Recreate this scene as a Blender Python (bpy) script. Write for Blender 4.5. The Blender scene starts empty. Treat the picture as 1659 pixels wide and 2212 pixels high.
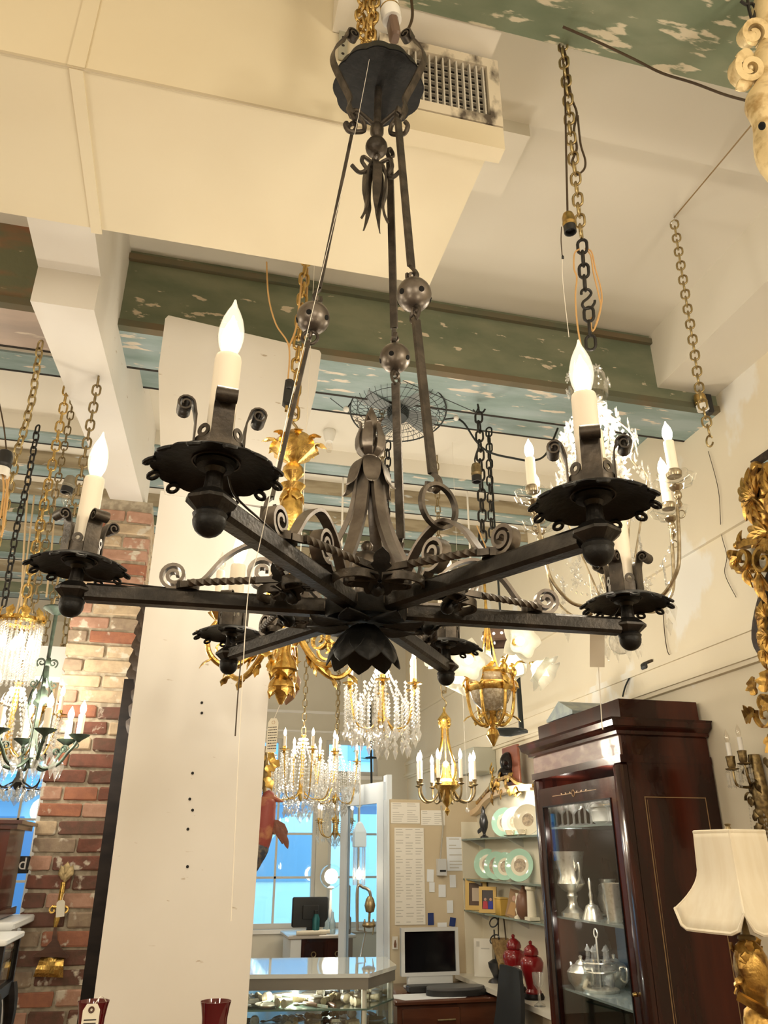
import bpy, bmesh, math, random
from mathutils import Vector, Matrix
random.seed(7)
R_ = math.radians
PI = math.pi
V = Vector
SC = bpy.context.scene
COL = SC.collection

# ------------------------------------------------------------------ camera
W_, H_, F_ = 1659.0, 2212.0, 1661.0
TH, YAW = R_(24.1), R_(13.9)
CAM = V((0, 0, 1.55))
FW = V((math.sin(YAW) * math.cos(TH), math.cos(YAW) * math.cos(TH), math.sin(TH)))
RT = V((math.cos(YAW), -math.sin(YAW), 0))
UP = RT.cross(FW)
cd = bpy.data.cameras.new('camera')
cd.sensor_fit = 'VERTICAL'
cd.sensor_height = 36.0
cd.lens = 36.0 * F_ / H_
cd.clip_start = 0.02
cam = bpy.data.objects.new('camera', cd)
COL.objects.link(cam)
cam.matrix_world = Matrix((
    (RT.x, UP.x, -FW.x, CAM.x), (RT.y, UP.y, -FW.y, CAM.y), (RT.z, UP.z, -FW.z, CAM.z), (0, 0, 0, 1)))
SC.camera = cam

# ------------------------------------------------------------------ world, exposure, lights
wd = bpy.data.worlds.new('daylight')
SC.world = wd
wd.use_nodes = True
_bg = wd.node_tree.nodes['Background']
_bg.inputs[0].default_value = (0.30, 0.70, 1.0, 1)
_bg.inputs[1].default_value = 3.0
SC.view_settings.view_transform = 'Standard'
SC.view_settings.look = 'None'
SC.view_settings.gamma = 1.0
SC.view_settings.use_curve_mapping = False
SC.view_settings.exposure = 0.33
SC.cycles.max_bounces = 9
SC.cycles.diffuse_bounces = 4
SC.cycles.glossy_bounces = 4
SC.cycles.transmission_bounces = 6
SC.cycles.transparent_max_bounces = 20
SC.cycles.caustics_reflective = False
SC.cycles.caustics_refractive = False
WARM = (1.0, 0.89, 0.715)
def lamp(name, loc, power, size=0.12, col=WARM):
    l = bpy.data.lights.new(name, 'POINT')
    l.energy = power
    l.shadow_soft_size = size
    l.color = col
    o = bpy.data.objects.new(name, l)
    o.location = loc
    COL.objects.link(o)
    return o
# the shop is hung full of lit chandeliers; these are the ones behind and beside the camera
for _i, (_p, _e) in enumerate([((-1.4, -0.6, 2.3), 48), ((1.7, -0.6, 2.4), 48), ((0.2, -2.0, 2.3), 50),
                               ((-2.4, 2.2, 2.3), 44), ((-3.0, 5.0, 2.4), 54)]):
    lamp('shop_lamp', _p, _e, 0.22)

# ------------------------------------------------------------------ pixel picks turned into points at a known depth
def ray(x, y):
    return FW * F_ + RT * (x - W_ / 2) - UP * (y - H_ / 2)
def atY(x, y, Y):
    r = ray(x, y); return CAM + r * ((Y - CAM.y) / r.y)
def atX(x, y, X):
    r = ray(x, y); return CAM + r * ((X - CAM.x) / r.x)
def atZ(x, y, Z):
    r = ray(x, y); return CAM + r * ((Z - CAM.z) / r.z)

# ------------------------------------------------------------------ mesh kit
def frames(pts, closed=False, ref=None):
    """tangent, side, normal per point (parallel transport, or a fixed side vector)"""
    n = len(pts); T = []
    for i in range(n):
        a = pts[(i - 1) % n] if (closed or i > 0) else pts[i]
        b = pts[(i + 1) % n] if (closed or i < n - 1) else pts[i]
        t = (b - a)
        T.append(t.normalized() if t.length > 1e-9 else V((0, 0, 1)))
    out = []
    if ref is not None:
        ref = V(ref).normalized()
        for t in T:
            nn = ref.cross(t)
            if nn.length < 1e-6: nn = t.orthogonal()
            nn.normalize()
            out.append((t, t.cross(nn).normalized(), nn))
        return out
    s = T[0].orthogonal().normalized()
    for i, t in enumerate(T):
        if i:
            q = T[i - 1].rotation_difference(t); s = q @ s
        s = (s - t * s.dot(t)).normalized()
        out.append((t, s, t.cross(s)))
    return out

class MB:
    def __init__(self): self.v = []; self.f = []
    def add(self, vs, fs, M=None):
        o = len(self.v)
        self.v += [(M @ V(p)) if M else V(p) for p in vs]
        self.f += [tuple(i + o for i in f) for f in fs]
        return self
    def bx(self, x0, x1, y0, y1, z0, z1, M=None):
        vs = [(x, y, z) for x in (x0, x1) for y in (y0, y1) for z in (z0, z1)]
        return self.add(vs, [(0, 1, 3, 2), (4, 6, 7, 5), (0, 4, 5, 1), (2, 3, 7, 6), (0, 2, 6, 4), (1, 5, 7, 3)], M)
    def cbox(self, c, s, b=0.0, M=None):
        """box with chamfered upright and level edges"""
        hx, hy, hz = s[0] / 2, s[1] / 2, s[2] / 2
        if b <= 0:
            return self.bx(c[0] - hx, c[0] + hx, c[1] - hy, c[1] + hy, c[2] - hz, c[2] + hz, M)
        ring = [(hx - b, hy), (hx, hy - b), (hx, -hy + b), (hx - b, -hy), (-hx + b, -hy), (-hx, -hy + b), (-hx, hy - b), (-hx + b, hy)]
        k = 1 - b / max(hx, hy)
        vs = []
        for z, q in ((-hz, k), (-hz + b, 1), (hz - b, 1), (hz, k)):
            vs += [(c[0] + x * q, c[1] + y * q, c[2] + z) for x, y in ring]
        fs = []
        for j in range(3):
            for i in range(8):
                a, e = j * 8 + i, j * 8 + (i + 1) % 8
                fs.append((e, a, a + 8, e + 8))
        fs += [tuple(range(8)), tuple(range(31, 23, -1))]
        return self.add(vs, fs, M)
    def tube(self, pts, r, n=8, closed=False, M=None, caps=True, ref=None, sq=1.0, a0=0.0):
        pts = [V(p) for p in pts]
        fr = frames(pts, closed, ref)
        rs = r if isinstance(r, (list, tuple)) else [r] * len(pts)
        vs = []
        for p, (t, s, nn), q in zip(pts, fr, rs):
            for k in range(n):
                a = a0 + 2 * PI * k / n
                vs.append(p + s * (q * math.cos(a)) + nn * (q * sq * math.sin(a)))
        m = len(pts); fs = []
        for i in range(m if closed else m - 1):
            for k in range(n):
                a, b = i * n + k, i * n + (k + 1) % n
                c, d = ((i + 1) % m) * n + (k + 1) % n, ((i + 1) % m) * n + k
                fs.append((a, b, c, d))
        if caps and not closed:
            fs += [tuple(range(n - 1, -1, -1)), tuple((m - 1) * n + k for k in range(n))]
        return self.add(vs, fs, M)
    def bar(self, pts, w, t, ref, closed=False, M=None, ends=(1, 1), twist=0.0):
        """flat bar: w along the side vector ref, t across it"""
        pts = [V(p) for p in pts]
        fr = frames(pts, closed, ref)
        ws = w if isinstance(w, (list, tuple)) else [w] * len(pts)
        ts = t if isinstance(t, (list, tuple)) else [t] * len(pts)
        vs = []; m = len(pts)
        for i, (p, (tt, s, nn)) in enumerate(zip(pts, fr)):
            if twist:
                q = Matrix.Rotation(twist * i, 3, tt); s = q @ s; nn = q @ nn
            hw, ht = ws[i] / 2, ts[i] / 2
            vs += [p + s * hw + nn * ht, p - s * hw + nn * ht, p - s * hw - nn * ht, p + s * hw - nn * ht]
        fs = []
        for i in range(m if closed else m - 1):
            for k in range(4):
                a, b = i * 4 + k, i * 4 + (k + 1) % 4
                j = (i + 1) % m
                fs.append((a, b, j * 4 + (k + 1) % 4, j * 4 + k))
        if not closed:
            fs += [(3, 2, 1, 0), tuple((m - 1) * 4 + k for k in range(4))]
        return self.add(vs, fs, M)
    def lathe(self, prof, n=24, M=None, caps=True, wave=None):
        vs = []
        for r, z in prof:
            for k in range(n):
                a = 2 * PI * k / n
                q = r * (wave(a, r, z) if wave else 1)
                vs.append((q * math.cos(a), q * math.sin(a), z))
        m = len(prof); fs = []
        for i in range(m - 1):
            for k in range(n):
                a, b = i * n + k, i * n + (k + 1) % n
                fs.append((a, b, b + n, a + n))
        if caps:
            if prof[0][0] > 1e-6: fs.append(tuple(range(n - 1, -1, -1)))
            if prof[-1][0] > 1e-6: fs.append(tuple((m - 1) * n + k for k in range(n)))
        return self.add(vs, fs, M)
    def sph(self, c, r, n=12, M=None, sz=1.0):
        h = max(4, n // 2)
        prof = [(max(1e-5, r * math.sin(PI * i / h)), -r * sz * math.cos(PI * i / h)) for i in range(h + 1)]
        T = Matrix.Translation(c)
        return self.lathe(prof, n, (M @ T) if M else T, caps=False)
    def torus(self, c, R, r, ax=(0, 0, 1), n=16, k=6, sx=1.0, M=None):
        q = V((0, 0, 1)).rotation_difference(V(ax).normalized()).to_matrix().to_4x4()
        pts = [(R * sx * math.cos(2 * PI * i / n), R * math.sin(2 * PI * i / n), 0) for i in range(n)]
        T = Matrix.Translation(c) @ q
        return self.tube(pts, r, k, True, (M @ T) if M else T)
    def prism(self, poly, h0, h1, M=None):
        """polygon in xy between z=h0 and z=h1"""
        n = len(poly)
        vs = [(x, y, h0) for x, y in poly] + [(x, y, h1) for x, y in poly]
        fs = [tuple(range(n - 1, -1, -1)), tuple(range(n, 2 * n))]
        fs += [(i, (i + 1) % n, (i + 1) % n + n, i + n) for i in range(n)]
        return self.add(vs, fs, M)
    def loft(self, sections, closed=True, caps=True, M=None):
        n = len(sections[0]); vs = [p for s in sections for p in s]; fs = []
        for i in range(len(sections) - 1):
            for k in range(n if closed else n - 1):
                a, b = i * n + k, i * n + (k + 1) % n
                fs.append((a, b, b + n, a + n))
        if caps and closed:
            fs += [tuple(range(n - 1, -1, -1)), tuple((len(sections) - 1) * n + k for k in range(n))]
        return self.add(vs, fs, M)
    def leaf(self, base, d, up, ln, wd, curl=0.3, th=0.0015, lobes=0, fold=0.15, n=7, M=None):
        """a pointed leaf: starts at base, runs along d, curls towards -up; lobed edge if lobes"""
        base, d, up = V(base), V(d).normalized(), V(up)
        up = (up - d * up.dot(d)).normalized(); s = d.cross(up)
        top = []; bot = []
        for i in range(n + 1):
            t = i / n
            w = wd / 2 * (math.sin(PI * min(1, t * 0.93 + 0.07)) ** 0.75)
            if lobes: w *= 1 + 0.28 * math.sin(t * lobes * 2 * PI)
            if i == n: w = wd * 0.02
            c = base + d * (ln * (t - 0.25 * abs(curl) * t ** 3)) - up * (ln * curl * t * t)
            top.append([c + s * w - up * (fold * w), c + up * (fold * w * .4), c - s * w - up * (fold * w)])
        vs = []
        for r in top: vs += r
        m = len(vs)
        for r in top: vs += [p - up * th for p in r]
        fs = []
        for i in range(n):
            for k in range(2):
                a = i * 3 + k
                fs.append((a, a + 1, a + 4, a + 3)); fs.append((m + a + 1, m + a, m + a + 3, m + a + 4))
            for k in (0, 2):
                a = i * 3 + k
                fs.append((a, a + 3, m + a + 3, m + a) if k == 0 else (a + 3, a, m + a, m + a + 3))
        return self.add(vs, fs, M)
    def build(self, name, mat, parent=None, world=False, sharp=40, loc=None, kind=None, rot=None):
        me = bpy.data.meshes.new(name)
        vs = self.v
        o = bpy.data.objects.new(name, me)
        if parent is not None:
            o.parent = parent
            if world:
                inv = MWORLD[parent.name].inverted()
                vs = [inv @ p for p in vs]
        if loc is not None:
            o.location = loc
            if world: vs = [p - V(loc) for p in vs]
        if rot is not None: o.rotation_euler = rot
        me.from_pydata(vs, [], self.f)
        me.polygons.foreach_set('use_smooth', [sharp > 0] * len(me.polygons))
        if sharp > 0: me.set_sharp_from_angle(angle=R_(sharp))
        for m in (mat if isinstance(mat, (list, tuple)) else [mat]): me.materials.append(m)
        me.update()
        COL.objects.link(o)
        if kind: o['kind'] = kind
        m0 = Matrix.Translation(o.location) @ o.rotation_euler.to_matrix().to_4x4()
        MWORLD[o.name] = (MWORLD[parent.name] @ m0) if parent is not None else m0
        return o
MWORLD = {}
def tag(o, label=None, cat=None, group=None, kind=None):
    if label: o['label'] = label
    if cat: o['category'] = cat
    if group: o['group'] = group
    if kind: o['kind'] = kind
    return o
def thing(name, label, cat, loc=(0, 0, 0), rot=None, group=None):
    o = bpy.data.objects.new(name, None)
    o.empty_display_size = 0.05
    o.location = loc
    if rot is not None: o.rotation_euler = rot
    COL.objects.link(o)
    MWORLD[o.name] = Matrix.Translation(o.location) @ o.rotation_euler.to_matrix().to_4x4()
    return tag(o, label, cat, group)
def dup(o, parent, M):
    """copy of a child mesh placed by a local matrix"""
    c = o.copy(); COL.objects.link(c); c.parent = parent
    c.matrix_local = M
    MWORLD[c.name] = MWORLD[parent.name] @ M
    return c
def dup_tree(root, loc, rot=None, label=None):
    c = root.copy(); COL.objects.link(c); c.location = loc
    if rot is not None: c.rotation_euler = rot
    if label: c['label'] = label
    MWORLD[c.name] = Matrix.Translation(c.location) @ c.rotation_euler.to_matrix().to_4x4()
    def rec(a, b):
        for ch in KIDS(a):
            k = ch.copy(); COL.objects.link(k); k.parent = b
            rec(ch, k)
    rec(root, c)
    return c
def KIDS(a): return [x for x in list(a.children)]
def RZ(a): return Matrix.Rotation(a, 4, 'Z')
def TR(*p): return Matrix.Translation(p[0] if len(p) == 1 else p)
def frame_to(p, d, up=(0, 0, 1)):
    """matrix with local z along d at p"""
    z = V(d).normalized(); u = V(up)
    x = u.cross(z)
    if x.length < 1e-6: x = z.orthogonal()
    x.normalize(); y = z.cross(x)
    return Matrix(((x.x, y.x, z.x, p[0]), (x.y, y.y, z.y, p[1]), (x.z, y.z, z.z, p[2]), (0, 0, 0, 1)))
def spiral(c, r0, r1, a0, turns, n=22, ax=((1, 0, 0), (0, 0, 1))):
    X, Z = V(ax[0]), V(ax[1]); c = V(c); out = []
    for i in range(n + 1):
        t = i / n; a = a0 + turns * 2 * PI * t; r = r0 + (r1 - r0) * t
        out.append(c + X * (r * math.cos(a)) + Z * (r * math.sin(a)))
    return out
def smoothpath(pts, n=6, closed=False):
    """Catmull-Rom through pts"""
    P = [V(p) for p in pts]; m = len(P); out = []
    for i in range(m if closed else m - 1):
        if closed: a, b, c, d = P[(i - 1) % m], P[i], P[(i + 1) % m], P[(i + 2) % m]
        else: a, b, c, d = P[max(0, i - 1)], P[i], P[i + 1], P[min(m - 1, i + 2)]
        for k in range(n):
            t = k / n
            out.append(0.5 * ((2 * b) + (c - a) * t + (2 * a - 5 * b + 4 * c - d) * t * t + (3 * b - a - 3 * c + d) * t ** 3))
    if not closed: out.append(P[-1])
    return out

# ------------------------------------------------------------------ materials
def mat(name, col, rough=0.6, metal=0.0, col2=None, scale=(8, 8, 8), lo=0.4, hi=0.6, bump=0.0, bscale=60, spec=0.5,
        emit=None, estr=0.0, trans=0.0, ior=1.45, alpha=1.0, col3=None, scale3=(3, 3, 3), lo3=0.6, hi3=0.63, detail=6, coat=0.0, r2=None, perobj=False):
    m = bpy.data.materials.new(name); m.use_nodes = True
    nt = m.node_tree; b = nt.nodes['Principled BSDF']
    b.inputs['Base Color'].default_value = (*col, 1)
    b.inputs['Roughness'].default_value = rough
    b.inputs['Metallic'].default_value = metal
    b.inputs['Specular IOR Level'].default_value = spec
    b.inputs['Transmission Weight'].default_value = trans
    b.inputs['IOR'].default_value = ior
    b.inputs['Alpha'].default_value = alpha
    b.inputs['Coat Weight'].default_value = coat
    if emit:
        b.inputs['Emission Color'].default_value = (*emit, 1)
        b.inputs['Emission Strength'].default_value = estr
    tc = None
    if col2 or bump or col3:
        tc = nt.nodes.new('ShaderNodeTexCoord')
    def noise(sc, l, h, det):
        mp = nt.nodes.new('ShaderNodeMapping'); mp.inputs['Scale'].default_value = sc
        src_ = tc.outputs['Object']
        if perobj:
            oi = nt.nodes.new('ShaderNodeObjectInfo'); av = nt.nodes.new('ShaderNodeVectorMath'); sv = nt.nodes.new('ShaderNodeVectorMath')
            sv.operation = 'SCALE'; sv.inputs['Scale'].default_value = 37.0
            nt.links.new(oi.outputs['Location'], sv.inputs[0]); nt.links.new(src_, av.inputs[0]); nt.links.new(sv.outputs[0], av.inputs[1]); src_ = av.outputs[0]
        nt.links.new(src_, mp.inputs['Vector'])
        nz = nt.nodes.new('ShaderNodeTexNoise'); nz.inputs['Scale'].default_value = 1.0
        nz.inputs['Detail'].default_value = det
        nt.links.new(mp.outputs[0], nz.inputs['Vector'])
        rp = nt.nodes.new('ShaderNodeMapRange'); rp.inputs['From Min'].default_value = l; rp.inputs['From Max'].default_value = h
        nt.links.new(nz.outputs['Fac'], rp.inputs['Value'])
        return rp.outputs[0]
    cur = None
    if col2:
        f = noise(scale, lo, hi, detail)
        mx = nt.nodes.new('ShaderNodeMix'); mx.data_type = 'RGBA'
        mx.inputs['A'].default_value = (*col, 1); mx.inputs['B'].default_value = (*col2, 1)
        nt.links.new(f, mx.inputs['Factor']); cur = mx.outputs['Result']
        if r2 is not None:
            rr = nt.nodes.new('ShaderNodeMapRange'); rr.inputs['To Min'].default_value = rough; rr.inputs['To Max'].default_value = r2
            nt.links.new(f, rr.inputs['Value']); nt.links.new(rr.outputs[0], b.inputs['Roughness'])
    if col3:
        f = noise(scale3, lo3, hi3, 8)
        mx = nt.nodes.new('ShaderNodeMix'); mx.data_type = 'RGBA'
        if cur: nt.links.new(cur, mx.inputs['A'])
        else: mx.inputs['A'].default_value = (*col, 1)
        mx.inputs['B'].default_value = (*col3, 1)
        nt.links.new(f, mx.inputs['Factor']); cur = mx.outputs['Result']
    if cur: nt.links.new(cur, b.inputs['Base Color'])
    if bump:
        nz = nt.nodes.new('ShaderNodeTexNoise'); nz.inputs['Scale'].default_value = bscale; nz.inputs['Detail'].default_value = 5
        nt.links.new(tc.outputs['Object'], nz.inputs['Vector'])
        bp = nt.nodes.new('ShaderNodeBump'); bp.inputs['Strength'].default_value = bump; bp.inputs['Distance'].default_value = 0.004
        nt.links.new(nz.outputs['Fac'], bp.inputs['Height']); nt.links.new(bp.outputs[0], b.inputs['Normal'])
    return m
def sheet_glass(name, tint=(0.95, 1, 1), refl=0.08, rough=0.0, white=0.0, glowc=None, glows=0.0):
    """thin pane: clear with a mirror share"""
    m = bpy.data.materials.new(name); m.use_nodes = True
    nt = m.node_tree; out = nt.nodes['Material Output']; nt.nodes.remove(nt.nodes['Principled BSDF'])
    t = nt.nodes.new('ShaderNodeBsdfTransparent'); t.inputs[0].default_value = (*tint, 1)
    g = nt.nodes.new('ShaderNodeBsdfGlossy'); g.inputs['Roughness'].default_value = rough
    fr = nt.nodes.new('ShaderNodeLayerWeight'); fr.inputs[0].default_value = 0.5
    pw = nt.nodes.new('ShaderNodeMath'); pw.operation = 'POWER'; pw.inputs[1].default_value = 4.5
    ad = nt.nodes.new('ShaderNodeMath'); ad.operation = 'ADD'; ad.inputs[1].default_value = refl; ad.use_clamp = True
    mx = nt.nodes.new('ShaderNodeMixShader')
    nt.links.new(fr.outputs['Facing'], pw.inputs[0]); nt.links.new(pw.outputs[0], ad.inputs[0]); nt.links.new(ad.outputs[0], mx.inputs[0])
    src = t.outputs[0]
    if glowc:
        em = nt.nodes.new('ShaderNodeEmission'); em.inputs[0].default_value = (*glowc, 1); em.inputs[1].default_value = glows
        sa = nt.nodes.new('ShaderNodeAddShader'); nt.links.new(src, sa.inputs[0]); nt.links.new(em.outputs[0], sa.inputs[1]); src = sa.outputs[0]
    if white:
        w = nt.nodes.new('ShaderNodeBsdfTranslucent'); w.inputs[0].default_value = (.95, .95, .93, 1)
        w2 = nt.nodes.new('ShaderNodeBsdfDiffuse'); w2.inputs[0].default_value = (.95, .95, .93, 1)
        m1 = nt.nodes.new('ShaderNodeMixShader'); m2 = nt.nodes.new('ShaderNodeMixShader'); m2.inputs[0].default_value = white
        nt.links.new(w.outputs[0], m1.inputs[1]); nt.links.new(w2.outputs[0], m1.inputs[2])
        nt.links.new(src, m2.inputs[1]); nt.links.new(m1.outputs[0], m2.inputs[2]); src = m2.outputs[0]
    nt.links.new(src, mx.inputs[1]); nt.links.new(g.outputs[0], mx.inputs[2]); nt.links.new(mx.outputs[0], out.inputs[0])
    return m
def glow(name, col, s):
    m = bpy.data.materials.new(name); m.use_nodes = True
    nt = m.node_tree; out = nt.nodes['Material Output']; nt.nodes.remove(nt.nodes['Principled BSDF'])
    e = nt.nodes.new('ShaderNodeEmission'); e.inputs[0].default_value = (*col, 1); e.inputs[1].default_value = s
    nt.links.new(e.outputs[0], out.inputs[0]); return m
WALL = mat('cream_plaster', (0.80, 0.73, 0.58), 0.85, col2=(0.74, 0.66, 0.51), scale=(1.2, 1.2, 1.2), lo=0.35, hi=0.7,
           col3=(0.82, 0.80, 0.74), scale3=(3, 2.2, 1.3), lo3=0.60, hi3=0.64, bump=0.12, bscale=25)
CEIL = mat('white_ceiling', (0.83, 0.79, 0.70), 0.9, col2=(0.79, 0.74, 0.63), scale=(.8, .8, .8), lo=.3, hi=.7, bump=0.05, bscale=20)
DUCT = mat('cream_board', (0.76, 0.68, 0.50), 0.8, col2=(0.72, 0.63, 0.45), scale=(1.5, 1.5, 1.5), lo=.35, hi=.65)
PANEL = mat('worn_white_board', (0.80, 0.775, 0.73), 0.7, col2=(0.76, 0.725, 0.66), scale=(2, 2, 2), lo=.35, hi=.65,
            col3=(0.50, 0.42, 0.32), scale3=(14, 14, 50), lo3=0.695, hi3=0.74)
GREEN = mat('peeling_green_paint', (0.14, 0.17, 0.11), 0.7, col2=(0.235, 0.25, 0.17), scale=(3, 4, 7), lo=.35, hi=.65,
            col3=(0.66, 0.57, 0.44), scale3=(9, 15, 24), lo3=0.645, hi3=0.675, bump=.3, bscale=40)
GREEN2 = mat('scratched_green_paint', (0.15, 0.19, 0.12), 0.7, col2=(0.24, 0.265, 0.18), scale=(3, 8, 7), lo=.35, hi=.65, col3=(0.60, 0.54, 0.40), scale3=(9, 34, 16), lo3=0.575, hi3=0.62, bump=.3, bscale=40)
BLUELIT = mat('peeling_paint_window_lit', (0.36, 0.45, 0.46), 0.6, col2=(0.24, 0.33, 0.31), scale=(2.5, 9, 9), lo=.40, hi=.62,
            col3=(0.74, 0.66, 0.55), scale3=(6, 26, 24), lo3=0.605, hi3=0.64, bump=.3, bscale=40)  # blue window light on the beam undersides, put into the peeling paint's colour
REDGREEN = mat('peeling_red_green_paint', (0.17, 0.18, 0.11), 0.75, col2=(0.33, 0.15, 0.08), scale=(2.5, 5, 6), lo=.45, hi=.6,
               col3=(0.66, 0.56, 0.40), scale3=(7, 14, 22), lo3=0.63, hi3=0.66, bump=.35, bscale=40)
PINKB = mat('peeling_pink_paint', (0.55, 0.45, 0.38), 0.7, col2=(0.45, 0.38, 0.33), scale=(2.5, 12, 10), lo=.4, hi=.62,
            col3=(0.72, 0.64, 0.54), scale3=(5, 25, 25), lo3=0.60, hi3=0.64, bump=.3, bscale=40)
BROWNB = mat('weathered_brown_paint', (0.42, 0.36, 0.25), 0.7, col2=(0.27, 0.22, 0.14), scale=(2.5, 10, 14), lo=.45, hi=.62, bump=.3,
             col3=(0.55, 0.58, 0.58), scale3=(5, 25, 25), lo3=0.62, hi3=0.66, bscale=40)
WHITEP = mat('white_paint', (0.80, 0.78, 0.74), 0.5)
GAPSHADE = mat('dark_gap_and_shadow', (0.03, 0.025, 0.02), 0.9)
# ================================================================== STRUCTURE
def struct(name, mb, m, parent=None, sharp=30):
    o = mb.build(name, m, parent, sharp=sharp)
    if parent is None: o['kind'] = 'structure'
    return o
FLOORM = mat('worn_wood_floor', (0.22, 0.13, 0.07), 0.35, col2=(0.14, 0.08, 0.04), scale=(1.5, 14, 1), lo=.35, hi=.65)
XL, XR, YF, YB, ZC = -5.0, 2.5, -4.0, 9.0, 4.06
struct('floor', MB().bx(XL, XR, YF, YB, -0.2, 0), FLOORM)
struct('wall_right', MB().bx(XR, XR + .2, YF, YB + .2, 0, ZC + .2), WALL)
struct('wall_left', MB().bx(XL - .2, XL, YF, YB + .2, 0, ZC + .2), WALL)
struct('wall_front', MB().bx(XL, XR, YF - .2, YF, 0, ZC + .2), WALL)
struct('ceiling', MB().bx(XL, XR, YF, YB, ZC, ZC + .2), CEIL)
# right wall rails
struct('trim_1', MB().bx(XR - .022, XR, 2.2, YB, 3.015, 3.05).bx(XR - .012, XR, 2.2, YB, 3.05, 3.065), WALL)
struct('trim_2', MB().bx(XR - .03, XR, 2.9, YB, 2.50, 2.535), WALL)
o = struct('trim_3', MB().bx(XR - .016, XR, 2.9, YB, 2.41, 2.50), WALL)
struct('trim_4', MB().bx(XR - .045, XR, 2.9, YB, 2.375, 2.395).bx(XR - .03, XR, 2.9, YB, 2.355, 2.375).bx(XR - .035, XR, 2.9, YB, 2.395, 2.41), WALL)
# boxed soffit along the right wall
struct('trim_5', MB().bx(2.16, XR, YF, 2.9, 3.74, ZC), CEIL)
# cross beams: front board, lip, bottom board
def beam(n, y0, y1, z0, front, under, x0=-0.6, x1=XR, lip=True, ztop=ZC, lipm=None):
    t = struct('trim_%d' % n, MB().bx(x0, x1, y0, y1, z0, ztop), [front])
    if lip:
        MB().bx(x0, x1, y0 - .012, y0 + .03, z0 - .012, z0 + .022).build('lip', lipm or front, t)
    MB().bx(x0, x1, y0 + .03 if lip else y0 + .004, y1 - .004, z0 - .012, z0 - .001).build('under_board', under, t)
    MB().bx(x0, x1, y1 - .01, y1 + .004, z0 - .014, z0 + .03).build('rear_shadow_strip', GAPSHADE, t)  # dark strip drawn in for the shadow line along the beam's far edge
    return t
LIPM = mat('worn_beam_lip', (0.17, 0.13, 0.075), .7, col2=(.12, .13, .085), scale=(3, 3, 3))
bA = beam(6, 2.9, 3.21, 3.65, GREEN, BLUELIT, -0.52, XR, lipm=LIPM)
MB().bx(-0.52, 2.16, 2.878, 2.905, 4.0, 4.03).build('crown_strip', LIPM, bA)
beam(7, 2.86, 3.17, 3.65, REDGREEN, PINKB, XL, -0.52, lipm=LIPM)
struct('trim_8', MB().bx(0.2, XR, .98, 1.29, 3.65, ZC), GREEN2)
struct('trim_32', MB().bx(0.2, .66, 1.291, 1.408, 3.655, ZC), CEIL)
# lower ceiling boards and slim joists further back
struct('trim_9', MB().bx(XL, XR, 3.24, YB, 3.95, ZC), CEIL)
for i, (yb, w, fr, un) in enumerate([(821, .17, CEIL, BLUELIT), (932, .14, CEIL, BLUELIT), (1005, .15, BROWNB, BLUELIT), (1071, .15, BROWNB, BLUELIT), (1112, .15, GREEN, BLUELIT),
                                     (1155, .15, BROWNB, BLUELIT), (1198, .15, GREEN, BLUELIT), (1240, .16, BROWNB, BLUELIT), (1283, .16, GREEN, BLUELIT)]):
    yy = atZ(100, yb, 3.85).y
    if i == 0: yy = 3.52
    beam(10 + i, yy, yy + w, 3.85, fr, un, XL, XR, lip=False, ztop=3.95)
# ---- boxed air duct under the ceiling
ZD = 3.3
dk = struct('trim_21', MB().bx(XL, 0.64, 1.41, 1.95, ZD, ZC), DUCT)
for k, (a, b) in enumerate([((165, 150), (225, 495))]):
    p, q = atZ(*a, ZD), atZ(*b, ZD)
    MB().bx(p.x - .016, p.x + .016, 1.41, 1.965, ZD - .006, ZD + .001).build('seam_strip', DUCT, dk)
    MB().bx(p.x - .02, p.x + .02, 1.404, 1.411, ZD, ZC).build('seam_strip', DUCT, dk)
SEAM = mat('seam_shadow', (0.55, 0.47, 0.33), .9)
MB().bx(XL, .64, 1.4065, 1.4105, ZD - .004, ZD + .004).build('seam', SEAM, dk)
# vent at the right end of the duct
VD = mat('sooty_cream', (0.70, 0.62, 0.48), .8, col2=(0.10, 0.08, 0.06), scale=(16, 16, 9), lo=.52, hi=.66)
a, b, c = atY(893, 95, 1.38), atY(1072, 138, 1.38), atY(1074, 278, 1.38)
vt = thing('ceiling_vent', 'sooty square vent grille in the end of the boxed duct', 'vent', ((a.x + b.x) / 2, 1.40, c.z))
x0, x1, z0, z1 = a.x - .1, b.x, c.z, b.z
fw_ = .035
MB().bx(x0, x1, 1.37, 1.41, z1 - fw_, z1).bx(x0, x1, 1.37, 1.41, z0, z0 + fw_).bx(x1 - fw_, x1, 1.37, 1.41, z0 + fw_, z1 - fw_).bx(x0, x0 + fw_, 1.37, 1.41, z0 + fw_, z1 - fw_).build('frame', VD, vt, world=True)
MB().bx(x0, x1, 1.372, 1.42, ZD - .01, z0 - .004).build('lower_panel', DUCT, vt, world=True)
MB().bx(x0 + fw_, x1 - fw_, 1.404, 1.409, z0 + fw_, z1 - fw_).build('dark_opening', GAPSHADE, vt, world=True)
GRIL = mat('grey_grille', (0.62, 0.58, 0.5), .5)
n = 14
for k in range(n):
    x = x0 + fw_ + (x1 - x0 - 2 * fw_) * (k + .5) / n
    MB().bx(x - .0022, x + .0022, 1.376, 1.39, z0 + fw_, z1 - fw_).build('bar', GRIL, vt, world=True)
for k in range(8):
    z = z0 + fw_ + (z1 - z0 - 2 * fw_) * (k + .5) / 8
    MB().bx(x0 + fw_, x1 - fw_, 1.39, 1.399, z - .0015, z + .0015).build('crossbar', GRIL, vt, world=True)
t = thing('hanger_strap', 'perforated metal hanger strap on the duct face left of the iron canopy', 'strap', atY(745, 60, 1.40))
_p, _q = atY(752, -20, 1.402), atY(740, 128, 1.402)
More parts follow.
